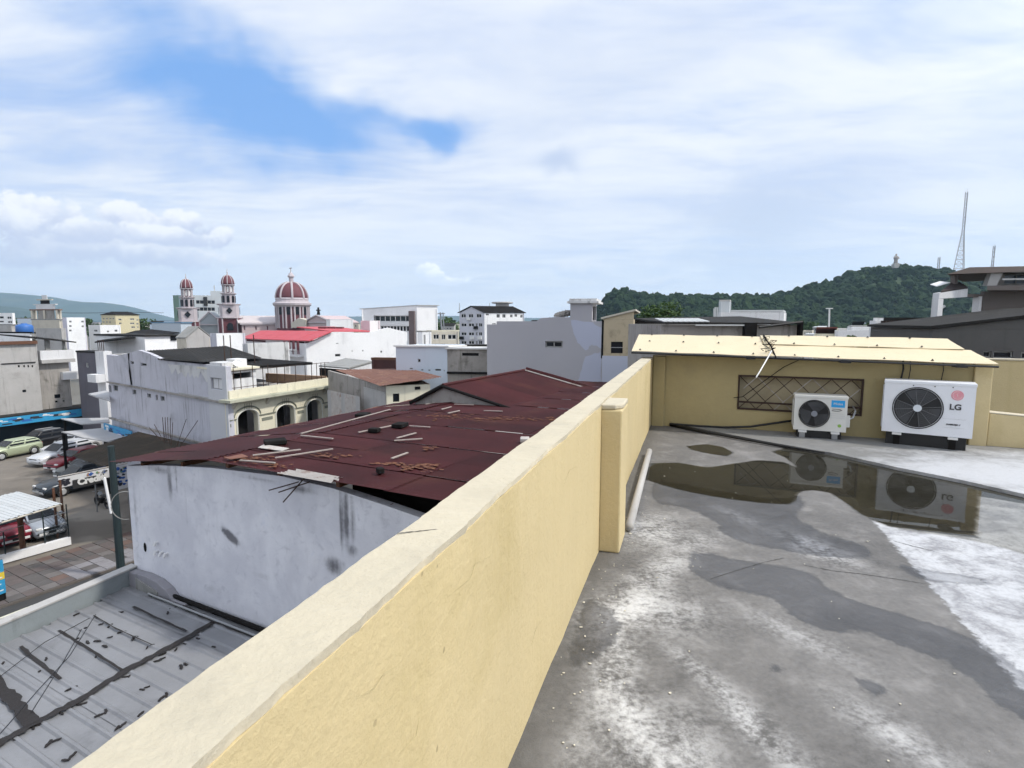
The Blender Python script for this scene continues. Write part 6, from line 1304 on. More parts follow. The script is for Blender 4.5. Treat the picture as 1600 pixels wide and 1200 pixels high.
tower(359, 420, 443, 27, 'right and taller slim bell tower with maroon cap')
# nave, front gable, transept, dome
nf = Face(pt(378, 510, DC - 4), isect(pt(378, 510, DC - 4), az(60), 500, 510))
mb = MB(); nf.wall(mb, GZ, nf.hit(430, 507)[1], [nf.rect(x - 1.6, 509, x + 1.6, 516) for x in (382, 400, 418, 436)], .4); part('nave_wall', mb, CH_PINK, ch)
for x in (382, 400, 418, 436): nf.window(ch, nf.rect(x - 1.6, 509, x + 1.6, 516), CH_WHITE, CH_MAROON, .2, .12, 0)
mb = MB(); nf.box(mb, -.5, nf.L, nf.hit(430, 507)[1] + .002, nf.hit(430, 505.5)[1] + .1, -1, .5); part('nave_cornice', mb, CH_WHITE, ch)
mb = MB(); mb.extr([nf.P(-1, nf.hit(430, 505)[1], .3), nf.P(nf.L * .9, nf.hit(430, 505)[1], .3), nf.P(nf.L * .9, nf.hit(430, 494)[1], -9), nf.P(-1, nf.hit(430, 494)[1], -9)], (0, 0, .2)); part('nave_roof', mb, mat('nave_roof', (.52, .47, .47), .8, .08, .2), ch)
gf_ = Face(pt(313, 520, DC), pt(346, 520, DC)); mb = MB(); mb.extr([gf_.P(-1, GZ), gf_.P(gf_.L + 1, GZ), gf_.P(gf_.L + 1, gf_.hit(340, 508)[1]), gf_.P(gf_.L / 2, gf_.hit(330, 488)[1]), gf_.P(-1, gf_.hit(315, 508)[1])], gf_.n * -6); part('front_gable', mb, mat('front_grey', (.33, .36, .38), .85, .08, .3), ch)
mb = MB(); gf_.box(mb, -1.2, gf_.L + 1.2, gf_.hit(330, 508)[1], gf_.hit(330, 506.5)[1], .02, .5); part('front_cornice', mb, CH_WHITE, ch)
mb = MB(); mb.path([gf_.P(-1.2, gf_.hit(315, 508)[1], .3), gf_.P(gf_.L / 2, gf_.hit(330, 487)[1], .3), gf_.P(gf_.L + 1.2, gf_.hit(340, 508)[1], .3)], .25, 5); part('gable_moulding', mb, CH_WHITE, ch)
tf = Face(pt(476, 510, DC - 8), pt(517, 510, DC - 14)); mb = MB(); mb.extr([tf.P(0, GZ), tf.P(tf.L, GZ), tf.P(tf.L, tf.hit(515, 503)[1]), tf.P(tf.L / 2, tf.hit(496, 493)[1]), tf.P(0, tf.hit(477, 503)[1])], tf.n * -10); part('transept', mb, CH_PINK, ch)
mb = MB(); mb.path([tf.P(-.4, tf.hit(477, 503)[1], .2), tf.P(tf.L / 2, tf.hit(496, 492.5)[1], .2), tf.P(tf.L + .4, tf.hit(515, 503)[1], .2)], .25, 5); mb.path([tf.P(-.4, tf.hit(477, 504)[1], .2), tf.P(tf.L + .4, tf.hit(515, 504)[1], .2)], .2, 5); part('pediment_moulding', mb, CH_WHITE, ch)
mb = MB(); p = tf.P(tf.L / 2, tf.hit(497, 492)[1], -.5); mb.path([p, p + Vector((0, 0, 1.2)), p + Vector((0, 0, 2.1))], [.5, .35, .25], 8); mb.tube(p + Vector((-.6, 0, 1.3)), p + Vector((.6, 0, 1.3)), .18, 6); part('finial_statue', mb, DARK, ch)
mb = MB(); mb.extr([Dp(455, 512, DC - 6), Dp(478, 512, DC - 10), Dp(478, 500, DC - 10), Dp(466, 497, DC - 8), Dp(455, 505, DC - 6)], (0, 5, 0)); part('sacristy', mb, BEIGE, ch)
dc = Dp(457.5, 497, DC + 2); DR = 24 * PXM
mb = MB(); mb.lathe(Vector((dc.x, dc.y, dc.z - 6)), [(DR * 1.0, 0), (DR * 1.0, 6 + 20 * PXM)], 24); part('drum', mb, CH_MAROON, ch)
ring_windows(dc, DR * .98, dc.z + 1.0, dc.z + 17 * PXM, 1.5, 12, .13, GLASS, 'drum_window', ch, .25)
for k in range(12):
    a = .13 + 2 * math.pi * k / 12
    for o in (-.16, .16): mb = MB(); mb.tube((dc.x + DR * 1.03 * math.cos(a + o), dc.y + DR * 1.03 * math.sin(a + o), dc.z - 3), (dc.x + DR * 1.03 * math.cos(a + o), dc.y + DR * 1.03 * math.sin(a + o), dc.z + 19 * PXM), .26, 6); part('drum_column', mb, CH_WHITE, ch)
zc = dc.z + 20 * PXM; mb = MB(); mb.lathe(Vector((dc.x, dc.y, zc)), [(DR * 1.02, -.6), (DR * 1.18, 0), (DR * 1.20, .5), (DR * 1.05, .9), (DR * 1.0, 1.4)], 24); part('drum_cornice', mb, CH_WHITE, ch)
mb = MB(); mb.lathe(Vector((dc.x, dc.y, zc + 1.35)), [(DR * 1.0, 0), (DR * 1.02, .4), (DR * .98, .8)], 24); part('dome_ring', mb, CH_WHITE, ch)
dome(ch, Vector((dc.x, dc.y, zc + 2.0)), DR * .97, 25 * PXM, 32, CH_MAROON, CH_WHITE, 8, .32)
zl = zc + 1.8 + 25 * PXM; mb = MB(); mb.lathe(Vector((dc.x, dc.y, zl - .4)), [(1.3, 0), (1.3, .4), (.65, .6), (.65, 2.0), (1.0, 2.2), (1.0, 2.5), (.6, 3.1), (.15, 3.6), (.1, 5.0)], 12); part('lantern', mb, CH_WHITE, ch); 
mb = MB(); zz = zl + 4.4; mb.tube((dc.x - .45, dc.y, zz), (dc.x + .45, dc.y, zz), .09, 5); part('cross', mb, DARK, ch)
# teal office block behind the towers
b = Block('teal_office_block', 'grey-green office block standing behind the bell towers', 'building', (281, 490), 215, 272, 352, 461, mat('office_green_edge', (.16, .25, .20), .7, .1, .2), azl=-55, azr=70, m2=OFFICE_L, wr=[(306, 469, 336, 475), (306, 480, 336, 486), (325, 491, 345, 497)], mp=GLASS, roof='flat', mull=4)
mb = MB(); b.fr.box(mb, .0, b.fr.L * .30, GZ, b.zt + .01, .01, .5); part('solid_bay', mb, GLASSTEAL, b.root)
mb = MB(); u0, u1, z0, z1 = b.fr.rect(318, 464, 324, 478); b.fr.box(mb, u0, u1, z0, z1, .01, .25); part('dark_emblem', mb, BLACK, b.root)
mb = MB(); u0, u1, z0, z1 = b.fr.rect(328, 452, 345, 462); b.fr.box(mb, u0, u1, z0, z1 - .6, -5, -1); b.fr.box(mb, u0 + 1, u0 + 1.4, z1 - .6, z1 + 1.6, -3, -2.6); part('roof_plant', mb, OFFICE_L, b.root)

# ================================================================ RED-ROOFED SCHOOL
DS = 58.0
A = pt(374, 560, 66); B = pt(478, 560, 54)
r3, F3 = wall_block('red_roof_school', 'long building with pink-red sheet roof and pillared gallery below', 'building', A, B, 10, zt(430, 529, 60), WHITE, [(385, 531, 415, 534), (452, 533, 476, 543), (453, 560, 460, 576), (464, 560, 470, 576), (473, 560, 478, 576)], roof='none', rm=PINKRED, mf=CH_MAROON, mp=DARK)
mb = MB(); F3.box(mb, F3.L * .70, F3.L + .3, F3.hit(465, 556)[1], F3.hit(465, 553)[1], .0, .9); part('gallery_slab', mb, WHITE, r3)
for x in (456, 463, 470, 477): u = F3.hit(x, 548)[0]; mb = MB(); mb.tube(F3.P(u, F3.hit(x, 553)[1], .7), F3.P(u, F3.hit(x, 533)[1], .7), .13, 6); part('gallery_post', mb, CH_MAROON, r3)
mb = MB(); u0 = F3.hit(452, 548)[0]; 
for k in range(14): uu = u0 + (F3.L - u0) * k / 13; mb.tube(F3.P(uu, F3.hit(465, 553)[1], .75), F3.P(uu, F3.hit(465, 546)[1], .75), .05, 4)
mb.tube(F3.P(u0, F3.hit(465, 546)[1], .75), F3.P(F3.L, F3.hit(465, 546)[1], .75), .06, 4); part('balustrade', mb, WHITE_M, r3)
A = pt(479, 560, 53); B = isect(A, az(50), 636, 560)
r4, F4 = wall_block('white_hall', 'bright white windowless hall with low gabled ends and red roof', 'building', A, B, 16, zt(480, 537, 53), WHITE_C, [(525, 533, 529, 537), (556, 531.5, 558.5, 534), (560, 531.5, 562.5, 534), (568, 531, 572.5, 534), (580.5, 529, 584.5, 532), (523.5, 553, 532, 557), (549, 560.5, 554, 563), (594.5, 548, 597, 551), (549.5, 547.5, 551, 549.5), (566, 547, 568, 549)], mf=CONC, roof='flat', rm=PINKRED)
for (x0, x1, y0, y1) in ((480, 578, 538, 520), (578, 636, 521, 512)):
    (u0, z0), (u1, z1), (um, zm) = F4.hit(x0, y0), F4.hit(x1, y1 if x0 == 480 else 521), F4.hit((x0 + x1) / 2 if x0 == 578 else x0 + 38, y1)
    zt4 = F4.hit(480, 537)[1]; base_ = zt4 + .005
    mb = MB(); mb.extr([F4.P(u0, base_), F4.P(u1, base_), F4.P(u1, max(base_ + .01, z1 if x0 == 480 else F4.hit(636, 519)[1])), F4.P(um, max(zm, base_ + .02)), F4.P(u0, max(base_ + .01, z0 if x0 == 480 else F4.hit(578, 519)[1]))], F4.n * -.3); part('gable', mb, WHITE_C, r4)
def back_z(P, row): return Dp(800, row, P.y).z
e1, e0 = Dp(483, 533.5, 52.6), Dp(374, 529.5, 65.0); k1 = F4.P(F4.hit(519, 519)[0], F4.hit(519, 519)[1] + .05, .25); k0 = k1 + (e0 - e1)
for k in range(12):
    a, b_, c_, d_ = e0.lerp(e1, k / 12), e0.lerp(e1, (k + 1.02) / 12), k0.lerp(k1, (k + 1.02) / 12), k0.lerp(k1, k / 12); mb = MB(); mb.extr([q + Vector((0, 0, .012 * (k % 2))) for q in (a, b_, c_, d_)], (0, 0, .07)); part('roof_sheet', mb, PINKRED, r3)
n0, n1_ = F4.P(F4.hit(517, 519)[0], F4.hit(517, 519.5)[1] + .06, -.3), F4.P(F4.hit(580, 519)[0], F4.hit(580, 519.5)[1] + .06, -.3)
b0, b1 = n0 - F4.n * 9, n1_ - F4.n * 9; b0.z, b1.z = back_z(b0, 512), back_z(b1, 511.5)
mb = MB(); mb.extr([n0, n1_, b1, b0], (0, 0, .1)); part('red_roof', mb, PINKRED, r4)
for x in (536, 551, 562): p = F4.hit(x, 515); mb = MB(); q_ = F4.P(p[0], 0, -5); q_.z = back_z(q_, 514.5); mb.box(q_, (.8, .8, .5)); part('roof_vent', mb, CH_MAROON, r4)
Block('pinkish_annex', 'small pinkish cube on the hall roof beside the white cube', 'annex', (578, 515), 66, 564, 594, 501, mat('pinkwhite', (.66, .58, .60), .85, .05, .4), azl=-60, azr=50, m2=WHITE_C, zb=zt(578, 524, 66), roof='flat')
Block('white_parish_wing', 'long white wing with thin eaves right of the cathedral transept', 'building', (516, 510), 120, 510, 552, 500, WHITE_C, azl=-62, azr=68, roof='slab', rm=WHITE)

# ================================================================ MIDDLE DISTANCE
b = Block('white_modern_block', 'white modern building with a long dark glass band and brown column', 'building', (652, 520), 80, 566, 684, 483, WHITE_C, azl=-78, azr=62, wl=[(584, 493, 640, 502.5)], mp=mat('green_glass', (.012, .025, .03), .2, .1), roof='shedr', rm=PALEG, parapet=.5, mull=6, inset=.5)
mb = MB(); u0, u1, z0, z1 = b.fl.rect(641, 486, 649.5, 550); b.fl.box(mb, u0, u1, GZ, z1, .02, .5); part('brown_column', mb, mat('brown_clad', (.14, .11, .11), .8, .1), b.root)
mb = MB(); u0, u1, z0, z1 = b.fl.rect(594, 502.5, 641, 509); b.fl.box(mb, u0, u1, z0, z1, .02, .6); part('pink_band', mb, WHITE, b.root)
for k in range(9): x = 596 + k * 5; u0, u1, z0, z1 = b.fl.rect(x, 510, x + 3, 517); mb = MB(); b.fl.box(mb, u0, u1, z0, z1, .01, .03); part('window', mb, GLASS, b.root)
Block('dark_side_house', 'narrow house with brown and blue fronts under the modern block', 'house', (660, 530), 70, 651, 674, 519, WHITE_C, azl=-70, azr=62, wr=[(662, 523, 665, 538)], roof='slab')
b = Block('beige_flats', 'low beige building with two rows of dark windows', 'building', (672, 530), 78, 668, 717, 518, BEIGE, azl=-62, azr=72, wr=[(677, 522.5, 686, 530), (690, 522.5, 696, 530.5), (699.5, 522.5, 713, 530.5), (677, 537, 687, 543), (690, 537, 696, 543), (699.5, 538, 713, 543)], roof='slab', rm=CREAM, mull=1)
wl = [(720.5 + dx, 490.5 + 0, 728 + dx, 496.5) for dx in (0, 11.5, 24)] + [(x0, y, x1, y + 5.5) for y in (505, 519, 532.5) for x0, x1 in ((720.5, 729), (732, 741), (743, 746), (748, 753.5))]
b = Block('residential_block', 'four-storey white flats with dark hip roof and roof tank', 'building', (757, 510), 95, 718, 819, 489, mat('white_far_shaded', (.56, .56, .61), .85, .06, .3, streak=.2, dcol=(.3, .3, .34)), azl=-68, azr=62, m2=WHITE_C, wl=wl, wr=[(776, 491, 781, 496.5), (785, 491, 790, 496.5), (797, 491.5, 801, 496), (804, 491, 808, 495), (813, 492, 816.5, 496.5), (759, 490, 764, 493), (769, 505, 775, 507)], roof='gable_l', rm=DARK, parapet=1.1, mull=1)  # left face is white with its shade painted into the colour
c = Dp(785, 487, 104); mb = MB(); mb.box(c + Vector((0, 0, .5)), (2.4, 2.0, 1.9)); part('stair_head', mb, CONC_L, b.root); mb = MB(); mb.lathe(c + Vector((0, 0, 1.46)), [(1.8, 0), (2.0, .15), (1.9, .3)], 12); part('roof_tank', mb, CONC_L, b.root)
mb = MB(); p = Dp(718, 489, 95); mb.tube(p, p + Vector((0, 0, 1.6)), .05, 4); p = Dp(765, 486, 99); mb.tube(p, p + Vector((0, 0, 1.4)), .04, 4); part('antenna', mb, STEEL, b.root)
for k, (x, y) in enumerate(((733, 498), (722, 528), (738, 528), (724, 544), (737, 544), (744, 512), (750, 528), (749, 543))):
    u, z = b.fl.hit(x, y); mb = MB(); b.fl.box(mb, u - .35, u + .35, z - .25, z + .25, .01, .35); part('window_air_unit', mb, DARK if k % 2 else WHITE_M, b.root)
pl = root('antenna_platform', 'grey rooftop platform mast beside the modern white block', 'mast', Dp(690, 520, 85)); mb = MB(); p = Dp(690, 515, 85); mb.tube(p, Dp(688, 488, 85), .12, 6); mb.tube(Dp(694, 515, 85), Dp(692, 488, 85), .08, 5); part('pole', mb, STEEL, pl); mb = MB(); mb.box(Dp(688, 490, 85), (1.3, .8, .12)); part('platform', mb, STEEL, pl)
# pale blue warehouse with weathered half
A = pt(619, 570, 37); B = isect(A, az(100), 699, 570)
r5, F5 = wall_block('pale_blue_warehouse', 'pale blue rendered warehouse wall under a white eave strip', 'building', A, B, 4.5, zt(620, 542, 37), LBLUE, [(653, 561, 657, 566), (640, 575, 645, 577), (658, 577, 661.5, 579), (669, 577.5, 672.5, 579.5), (680, 576.5, 689, 579.5), (693, 578.5, 695, 580)], mf=CONC, roof='up', rise=-.15, rm=WHITE_M, over=.12)
B2 = isect(B, az(100), 765, 570)
r6, F6 = wall_block('weathered_warehouse', 'black weathered concrete wall joined to the pale blue warehouse', 'building', B + F5.d * .003, B2, 4.5, zt(620, 542, 37) - .12, CONC_STAIN, [(722, 551.5, 748, 556)], mf=DARK, roof='up', rise=-.15, rm=WHITE_M, over=.12)
mb = MB(); F6.box(mb, 0, F6.L, F6.hit(730, 583)[1] - .05, F6.hit(730, 581)[1], .003, .15); part('ledge', mb, DARK, r6)
Block('flat_white_strip', 'long low white roofed store before the four-storey flats', 'building', (700, 545), 50, 690, 770, 541.5, WHITE, azl=-62, azr=88, roof='slab', rm=DARK)
# grey building with rooftop room, tan part beside it
A = pt(761, 550, 33); B = isect(A, az(104), 941, 550)
r7, F7 = wall_block('grey_building', 'big plain grey rendered building with one long slot window', 'building', A, B, 12, F_z if False else zt(762, 507, 33), GREYP, [(852, 533, 879, 543)], mf=CONC, mp=GLASS, mull=1, inset=.14)
z0 = zt(762, 507, 33) + .003
prof = [F7.hit(x, y) for x, y in ((776, 502), (838, 502), (845, 497), (866, 495.5), (891, 495.5), (891, 474), (925, 474), (925, 502), (941, 502))]
mb = MB(); mb.extr([F7.P(prof[0][0], z0)] + [F7.P(u, z) for u, z in prof] + [F7.P(F7.L, z0)], F7.n * -.2); part('upper_wall', mb, GREYP, r7)
u0, u1 = F7.hit(891, 480)[0], F7.hit(925, 480)[0]; zk = F7.hit(905, 474)[1]; zr = F7.hit(905, 502)[1]
mb = MB(); Face(F7.P(u1, 0), F7.P(u1, 0, -2.6)).wall(mb, zr - 1.2, zk, [(.5, 2.4, zr + .05, zk - .15)], .12, .21); Face(F7.P(u1, 0, -2.6), F7.P(u0, 0, -2.6)).wall(mb, zr - 1.2, zk, (), .12, .13, u1 - u0 - .13); Face(F7.P(u0, 0, -2.6), F7.P(u0, 0, 0)).wall(mb, zr - 1.2, zk, (), .12, 0, 2.39); part('rooftop_room', mb, GREYP, r7)
mb = MB(); F7.box(mb, u0 - .15, u1 + .35, zk + .003, zk + .12, -2.9, .15); F7.box(mb, u0 - .05, u1 + .25, zk + .121, zk + .26, -2.8, .05); part('room_roof', mb, WHITE_D, r7)
mb = MB()
for k in range(7): uu = F7.hit(868 + k * 3.6, 490)[0]; mb.box(F7.P(uu, F7.hit(868 + k * 3.5, 494 - k * 1.1)[1], -.6), (.35, .8, .12), Matrix.Rotation(.3 * k, 3, 'Z') @ Matrix.Rotation(.3, 3, 'Y'))
part('broken_tiles', mb, CONC_STAIN, r7)
rr = random.Random(12); BGP = mat('blue_grey_paint', (.45, .475, .575), .9, .06, .4)
for q_, L in enumerate(([(892, 500), (925, 503), (940, 512), (940, 545), (925, 538), (915, 548), (903, 535), (897, 520)], [(915, 556), (939, 550), (940, 612), (890, 622), (905, 590)])):
    mb = MB(); P = []
    for a, b_ in zip(L, L[1:] + L[:1]):
        for i in range(5): x, y = a[0] + (b_[0] - a[0]) * i / 5 + rr.uniform(-1.2, 1.2), a[1] + (b_[1] - a[1]) * i / 5 + rr.uniform(-1.2, 1.2); u, z = F7.hit(x, y); P.append(F7.P(min(u, F7.L - .01), z, .002 + .001 * q_))
    mb.extr(P, F7.n * .002); part('paint_patch', mb, BGP, r7)
A2 = F7.B + F7.d * .003; B2 = isect(A2, az(104), 989, 540)
r8, F8 = wall_block('tan_building', 'tan wall with blue-grey lower half and one dark window', 'building', A2, B2, 11, F7.hit(941, 499)[1], TAN, [(954.5, 534, 973, 552)], roof='lr', rise=.45, rm=BEIGE, over=.1, mf=DARK, mull=0)
w = F8.rect(954.5, 534, 973, 552); zm_ = F8.hit(960, 556)[1]
mb = MB(); F8.box(mb, .0, F8.L, GZ, zm_, .003, .03); part('lower_render', mb, mat('blue_grey_render', (.50, .53, .63), .9, .05, .4), r8)
mb = MB(); F8.box(mb, w[0], w[1], (w[2] + w[3]) / 2 - .02, (w[2] + w[3]) / 2 + .02, -.09, -.03); part('window_bar', mb, STEEL, r8)
mb = MB(); mb.extr([F8.P(-.07, F8.hit(941, 560)[1], .004), F8.P(.05, F8.hit(941, 560)[1], .004), F8.P(.06, F8.hit(941, 500)[1], .004), F8.P(-.05, F8.hit(941, 500)[1], .004)], F8.n * .01); part('joint_stain', mb, DARK, r8)
# cream house with rusty roof, fence and bits before it
A = pt(604, 620, 27.5); B = isect(A, az(70), 672, 600)
r9, F9 = wall_block('cream_house', 'cream house with rusty red sheet roof and small windows', 'house', A, B, 6, zt(604, 603, 27.5), CREAM, [(614, 615, 624, 628), (648, 604, 657, 609)], mf=DARK, rm=RUST, roof='none')
e0, e1 = F9.P(-.3, zt(600, 602, 27.5) , .3), F9.P(F9.L + .6, F9.hit(680, 589)[1], .3); f0, f1 = Dp(524, 578, 36), Dp(640, 576, 40)
n_ = 8
for k in range(n_):
    a, b_, c, d_ = e0.lerp(e1, k / n_), e0.lerp(e1, (k + 1.03) / n_), f0.lerp(f1, (k + 1.03) / n_), f0.lerp(f1, k / n_); mb = MB()
    for i in range(6): w0, w1 = Vector((0, 0, .025 * (i % 2) + .01 * (k % 2))), Vector((0, 0, .025 * ((i + 1) % 2) + .01 * (k % 2))); mb.poly([a.lerp(b_, i / 6) + w0, a.lerp(b_, (i + 1) / 6) + w1, d_.lerp(c, (i + 1) / 6) + w1, d_.lerp(c, i / 6) + w0])
    part('roof_sheet', mb, RUST, r9)
ff2 = Face(pt(513, 600, 35), pt(604, 620, 27.6)); mb = MB(); mb.extr([ff2.P(0, GZ), ff2.P(ff2.L, GZ), ff2.P(ff2.L, ff2.hit(600, 603)[1]), ff2.P(0, ff2.hit(517, 580)[1])], ff2.n * -.15); part('dark_side_wall', mb, CONC_STAIN, r9)
mb = MB(); u0 = ff2.hit(570, 620)[0]; ff2.box(mb, u0, ff2.L - .05, GZ, ff2.hit(590, 610)[1], .003, .05); part('pale_side_panel', mb, CONC_L, r9)
fz = Face(pt(512, 625, 32), pt(562, 625, 29)); rF = root('sheet_fence', 'pale corrugated sheet fence right of the arched house', 'fence', fz.P(fz.L / 2, GZ))
for k in range(9):
    u0 = fz.L * k / 9; mb = MB()
    for i in range(6): w0, w1 = .03 * (i % 2), .03 * ((i + 1) % 2); q0, q1 = u0 + fz.L / 54 * i, u0 + fz.L / 54 * (i + 1); mb.poly([fz.P(q0, GZ, w0), fz.P(q1, GZ, w1), fz.P(q1, fz.hit(540, 615)[1], w1), fz.P(q0, fz.hit(540, 615)[1], w0)])
    part('fence_sheet', mb, PALE_SHEET if k % 4 else CONC_L, rF)
gr_ = root('grey_roof_hut', 'low hut with grey sheet roof and white gable behind the terrace railing', 'hut', pt(540, 575, 45)); mb = MB(); mb.extr([Dp(498, 573, 44), Dp(545, 577, 41), Dp(584, 566, 46), Dp(540, 561, 51)], (0, 0, .1)); part('roof', mb, CONC, gr_); mb = MB(); f = Face(pt(545, 577, 41.1), pt(583, 570, 46)); mb.extr([f.P(0, GZ), f.P(f.L, GZ), f.P(f.L, f.hit(582, 567)[1]), f.P(0, f.hit(546, 578)[1])], f.n * -.2); part('gable_wall', mb, WHITE, gr_); mb = MB(); f = Face(pt(499, 575, 44.1), pt(545, 578, 41.1)); mb.extr([f.P(0, GZ), f.P(f.L - .2, GZ), f.P(f.L - .2, f.hit(540, 578)[1]), f.P(0, f.hit(500, 575)[1])], f.n * -.2); part('front_wall', mb, DARK, gr_)
Block('brown_timber_house', 'small dark brown timber house before the white hall', 'house', (618, 575), 43, 581, 624, 563, mat('brown_timber', (.07, .03, .028), .9, .3, 1.5), azl=-75, azr=27, roof='slab', rm=WOOD)

# ================================================================ BEHIND THE END WALL AND RIGHT
A = pt(990, 520, 33); B = isect(A, az(92), 1040, 520)
wall_block('black_sheet_lean_to', 'black soot-covered lean-to right of the tan building', 'shed', A, B, 5, zt(1000, 502, 33), DARK, rm=DARK, roof='up', rise=.1)
A = pt(1032, 520, 21); B = isect(A, az(92), 1249, 520)
ra_, Fa = wall_block('mouldy_long_building', 'long mouldy concrete building with zinc eaves behind the cream cover', 'building', A, B, 7, zt(1032, 508, 21), CONC_STAIN, [], rm=DARKROOF, roof='none')
mb = MB(); mb.extr([Fa.P(.1, Fa.hit(1040, 506)[1], .2), Fa.P(Fa.L, Fa.hit(1240, 507)[1], .2), Fa.P(Fa.L, Fa.hit(1240, 497)[1] + .05, -6), Fa.P(.1, Fa.hit(1040, 499)[1], -6)], (0, 0, .06)); part('roof', mb, DARKROOF, ra_)
for k in range(9): u0 = Fa.hit(1034, 503)[0] + k * .19; mb = MB(); mb.extr([Fa.P(u0, Fa.hit(1036, 504)[1] + .02, .3), Fa.P(u0 + .15, Fa.hit(1036, 504)[1] + .02, .3), Fa.P(u0 + .15, Fa.hit(1036, 502)[1] + .09, -1.2), Fa.P(u0, Fa.hit(1036, 502)[1] + .09, -1.2)], (0, 0, .03)); part('zinc_sheet', mb, PALEG, ra_)
mb = MB(); Fa.box(mb, Fa.hit(1083, 507)[0], Fa.hit(1158, 507)[0], Fa.hit(1100, 509)[1], Fa.hit(1100, 507)[1], .22, .32); part('eave_strip', mb, PALEG, ra_)
mb = MB(); Fa.box(mb, Fa.hit(1160, 510)[0], Fa.hit(1178, 510)[0], Fa.hit(1170, 526)[1], Fa.hit(1170, 504)[1], .02, .3); part('dark_pier', mb, DARK, ra_); mb = MB(); Fa.box(mb, Fa.hit(1245, 510)[0], Fa.hit(1249, 510)[0], Fa.hit(1247, 526)[1], Fa.hit(1247, 501)[1], .02, .3); part('dark_pier', mb, DARK, ra_)
mb = MB(); mb.tube(Fa.P(Fa.hit(1180, 511)[0], Fa.hit(1180, 511)[1], .35), Fa.P(Fa.hit(1247, 503)[0], Fa.hit(1247, 503)[1], .35), .05, 5); part('slanting_pipe', mb, BLACK, ra_)
Block('white_flat_house', 'white flat building with metal water tank box on its roof', 'building', (1225, 490), 60, 1124, 1228, 488, WHITE, azl=-86, azr=27, roof='flat', rm=CONC)
b = Block('roof_hall', 'white hall with pale grey roof on the skyline before the hill', 'building', (1222, 490), 62, 1137, 1226, 487, WHITE_C, azl=-88, azr=27, roof='slab', rm=PALEG, zb=zt(1200, 500, 62))
b = Block('tank_box', 'pale grey tank box on the left end of the skyline hall', 'tank', (1140, 478), 61, 1124, 1141.5, 471, OFFICE_L, azl=-88, azr=27, roof='slab', rm=CONC_L, zb=zt(1140, 500, 61))
mb = MB()
for x in (1116, 1118, 1121): mb.tube(Dp(x, 500, 60), Dp(x, 482 - (x % 3), 60), .1, 5)
solo('roof_pipes', mb, PALEG, 'three short pale pipes left of the tank box', 'pipes')
# street light far right centre
sl_ = root('street_lamp', 'slim white street lamp before the wooded hill', 'street lamp', Dp(1295, 515, 90)); mb = MB(); mb.tube(Dp(1295, 515, 90), Dp(1296, 482, 90), .12, 6); part('pole', mb, WHITE_M, sl_); mb = MB(); mb.box(Dp(1296, 482, 90), (1.0, .3, .15)); part('lamp_head', mb, WHITE_M, sl_)
Block('red_roof_cottage', 'small cottage with dull red roof at the foot of the hill', 'house', (1305, 525), 70, 1275, 1307, 521, CREAM, azl=-85, azr=27, roof='shedb', rm=mat('dull_red', (.16, .05, .04), .85, .2), parapet=.7, wl=[(1278, 522, 1283, 525)])
Block('white_row_house', 'white house with one dark window at the foot of the hill', 'house', (1358, 525), 68, 1306, 1362, 516, WHITE, azl=-86, azr=27, roof='flat', wl=[(1323.5, 522.5, 1331, 529)])
Block('second_white_house', 'small white house behind the white house with one window', 'house', (1355, 515), 95, 1326, 1360, 510, WHITE_C, azl=-86, azr=27, roof='slab')
Block('white_pillar_house', 'narrow white porch with brick side before the dark roofs', 'house', (1379, 525), 36, 1363, 1381, 513, WHITE_C, azl=-86, azr=27, roof='flat')
b = Block('white_post_porch', 'thin white columns and white roof slab above the narrow porch', 'porch', (1379, 510), 36.2, 1364, 1381, 501, WHITE_C, azl=-86, azr=27, roof='slab', rm=WHITE, zb=zt(1370, 512.5, 36.2), wl=[(1367, 503, 1377, 512)], mp=mat('brick_dark', (.10, .045, .035), .9, .2), mull=0)
Block('dark_brick_house', 'dark brick house with sooty roof right of the white porch', 'house', (1470, 520), 33, 1381, 1472, 501, mat('sooty_brick', (.05, .035, .03), .9, .3), azl=-84, azr=27, roof='slab', rm=DARKROOF)
# dark grey shed with sloping roof at right and its big wall
A = pt(1455, 540, 20.5); B = isect(A, az(104), 1720, 540)
_f = Face(A, B); _z0 = zt(1460, 514, 20.5); RISE_B = (_f.hit(1600, 497)[1] - _z0) / _f.hit(1600, 497)[0] * _f.L
rb_, Fb = wall_block('dark_grey_hall', 'dark grey rendered hall with mouldy sloping roof at right', 'building', A, B, 6, zt(1460, 514, 20.5), mat('dark_render', (.10, .097, .094), .9, .15, .8, streak=.3), [(1536, 549, 1549, 558), (1552, 549, 1583, 560), (1595, 550, 1640, 562)], roof='lr', rise=RISE_B, rm=DARKROOF, over=.12, mf=CONC, mull=0)
mb = MB(); mb.extr([Dp(1490, 503, 22), Dp(1512, 498, 22.5), Dp(1513, 494, 24), Dp(1500, 498, 24)], (0, 0, .06)); part('loose_sheet', mb, PALE_SHEET, rb_)
rr = random.Random(77)
for k in range(6): mb = MB(); p = Dp(1535 + k * 10, 500 - k * .8, 23.2); mb.box(p, (.5, .2, .04), Matrix.Rotation(rr.uniform(-.5, .5), 3, 'Z')); part('loose_slat', mb, PALE_SHEET, rb_)
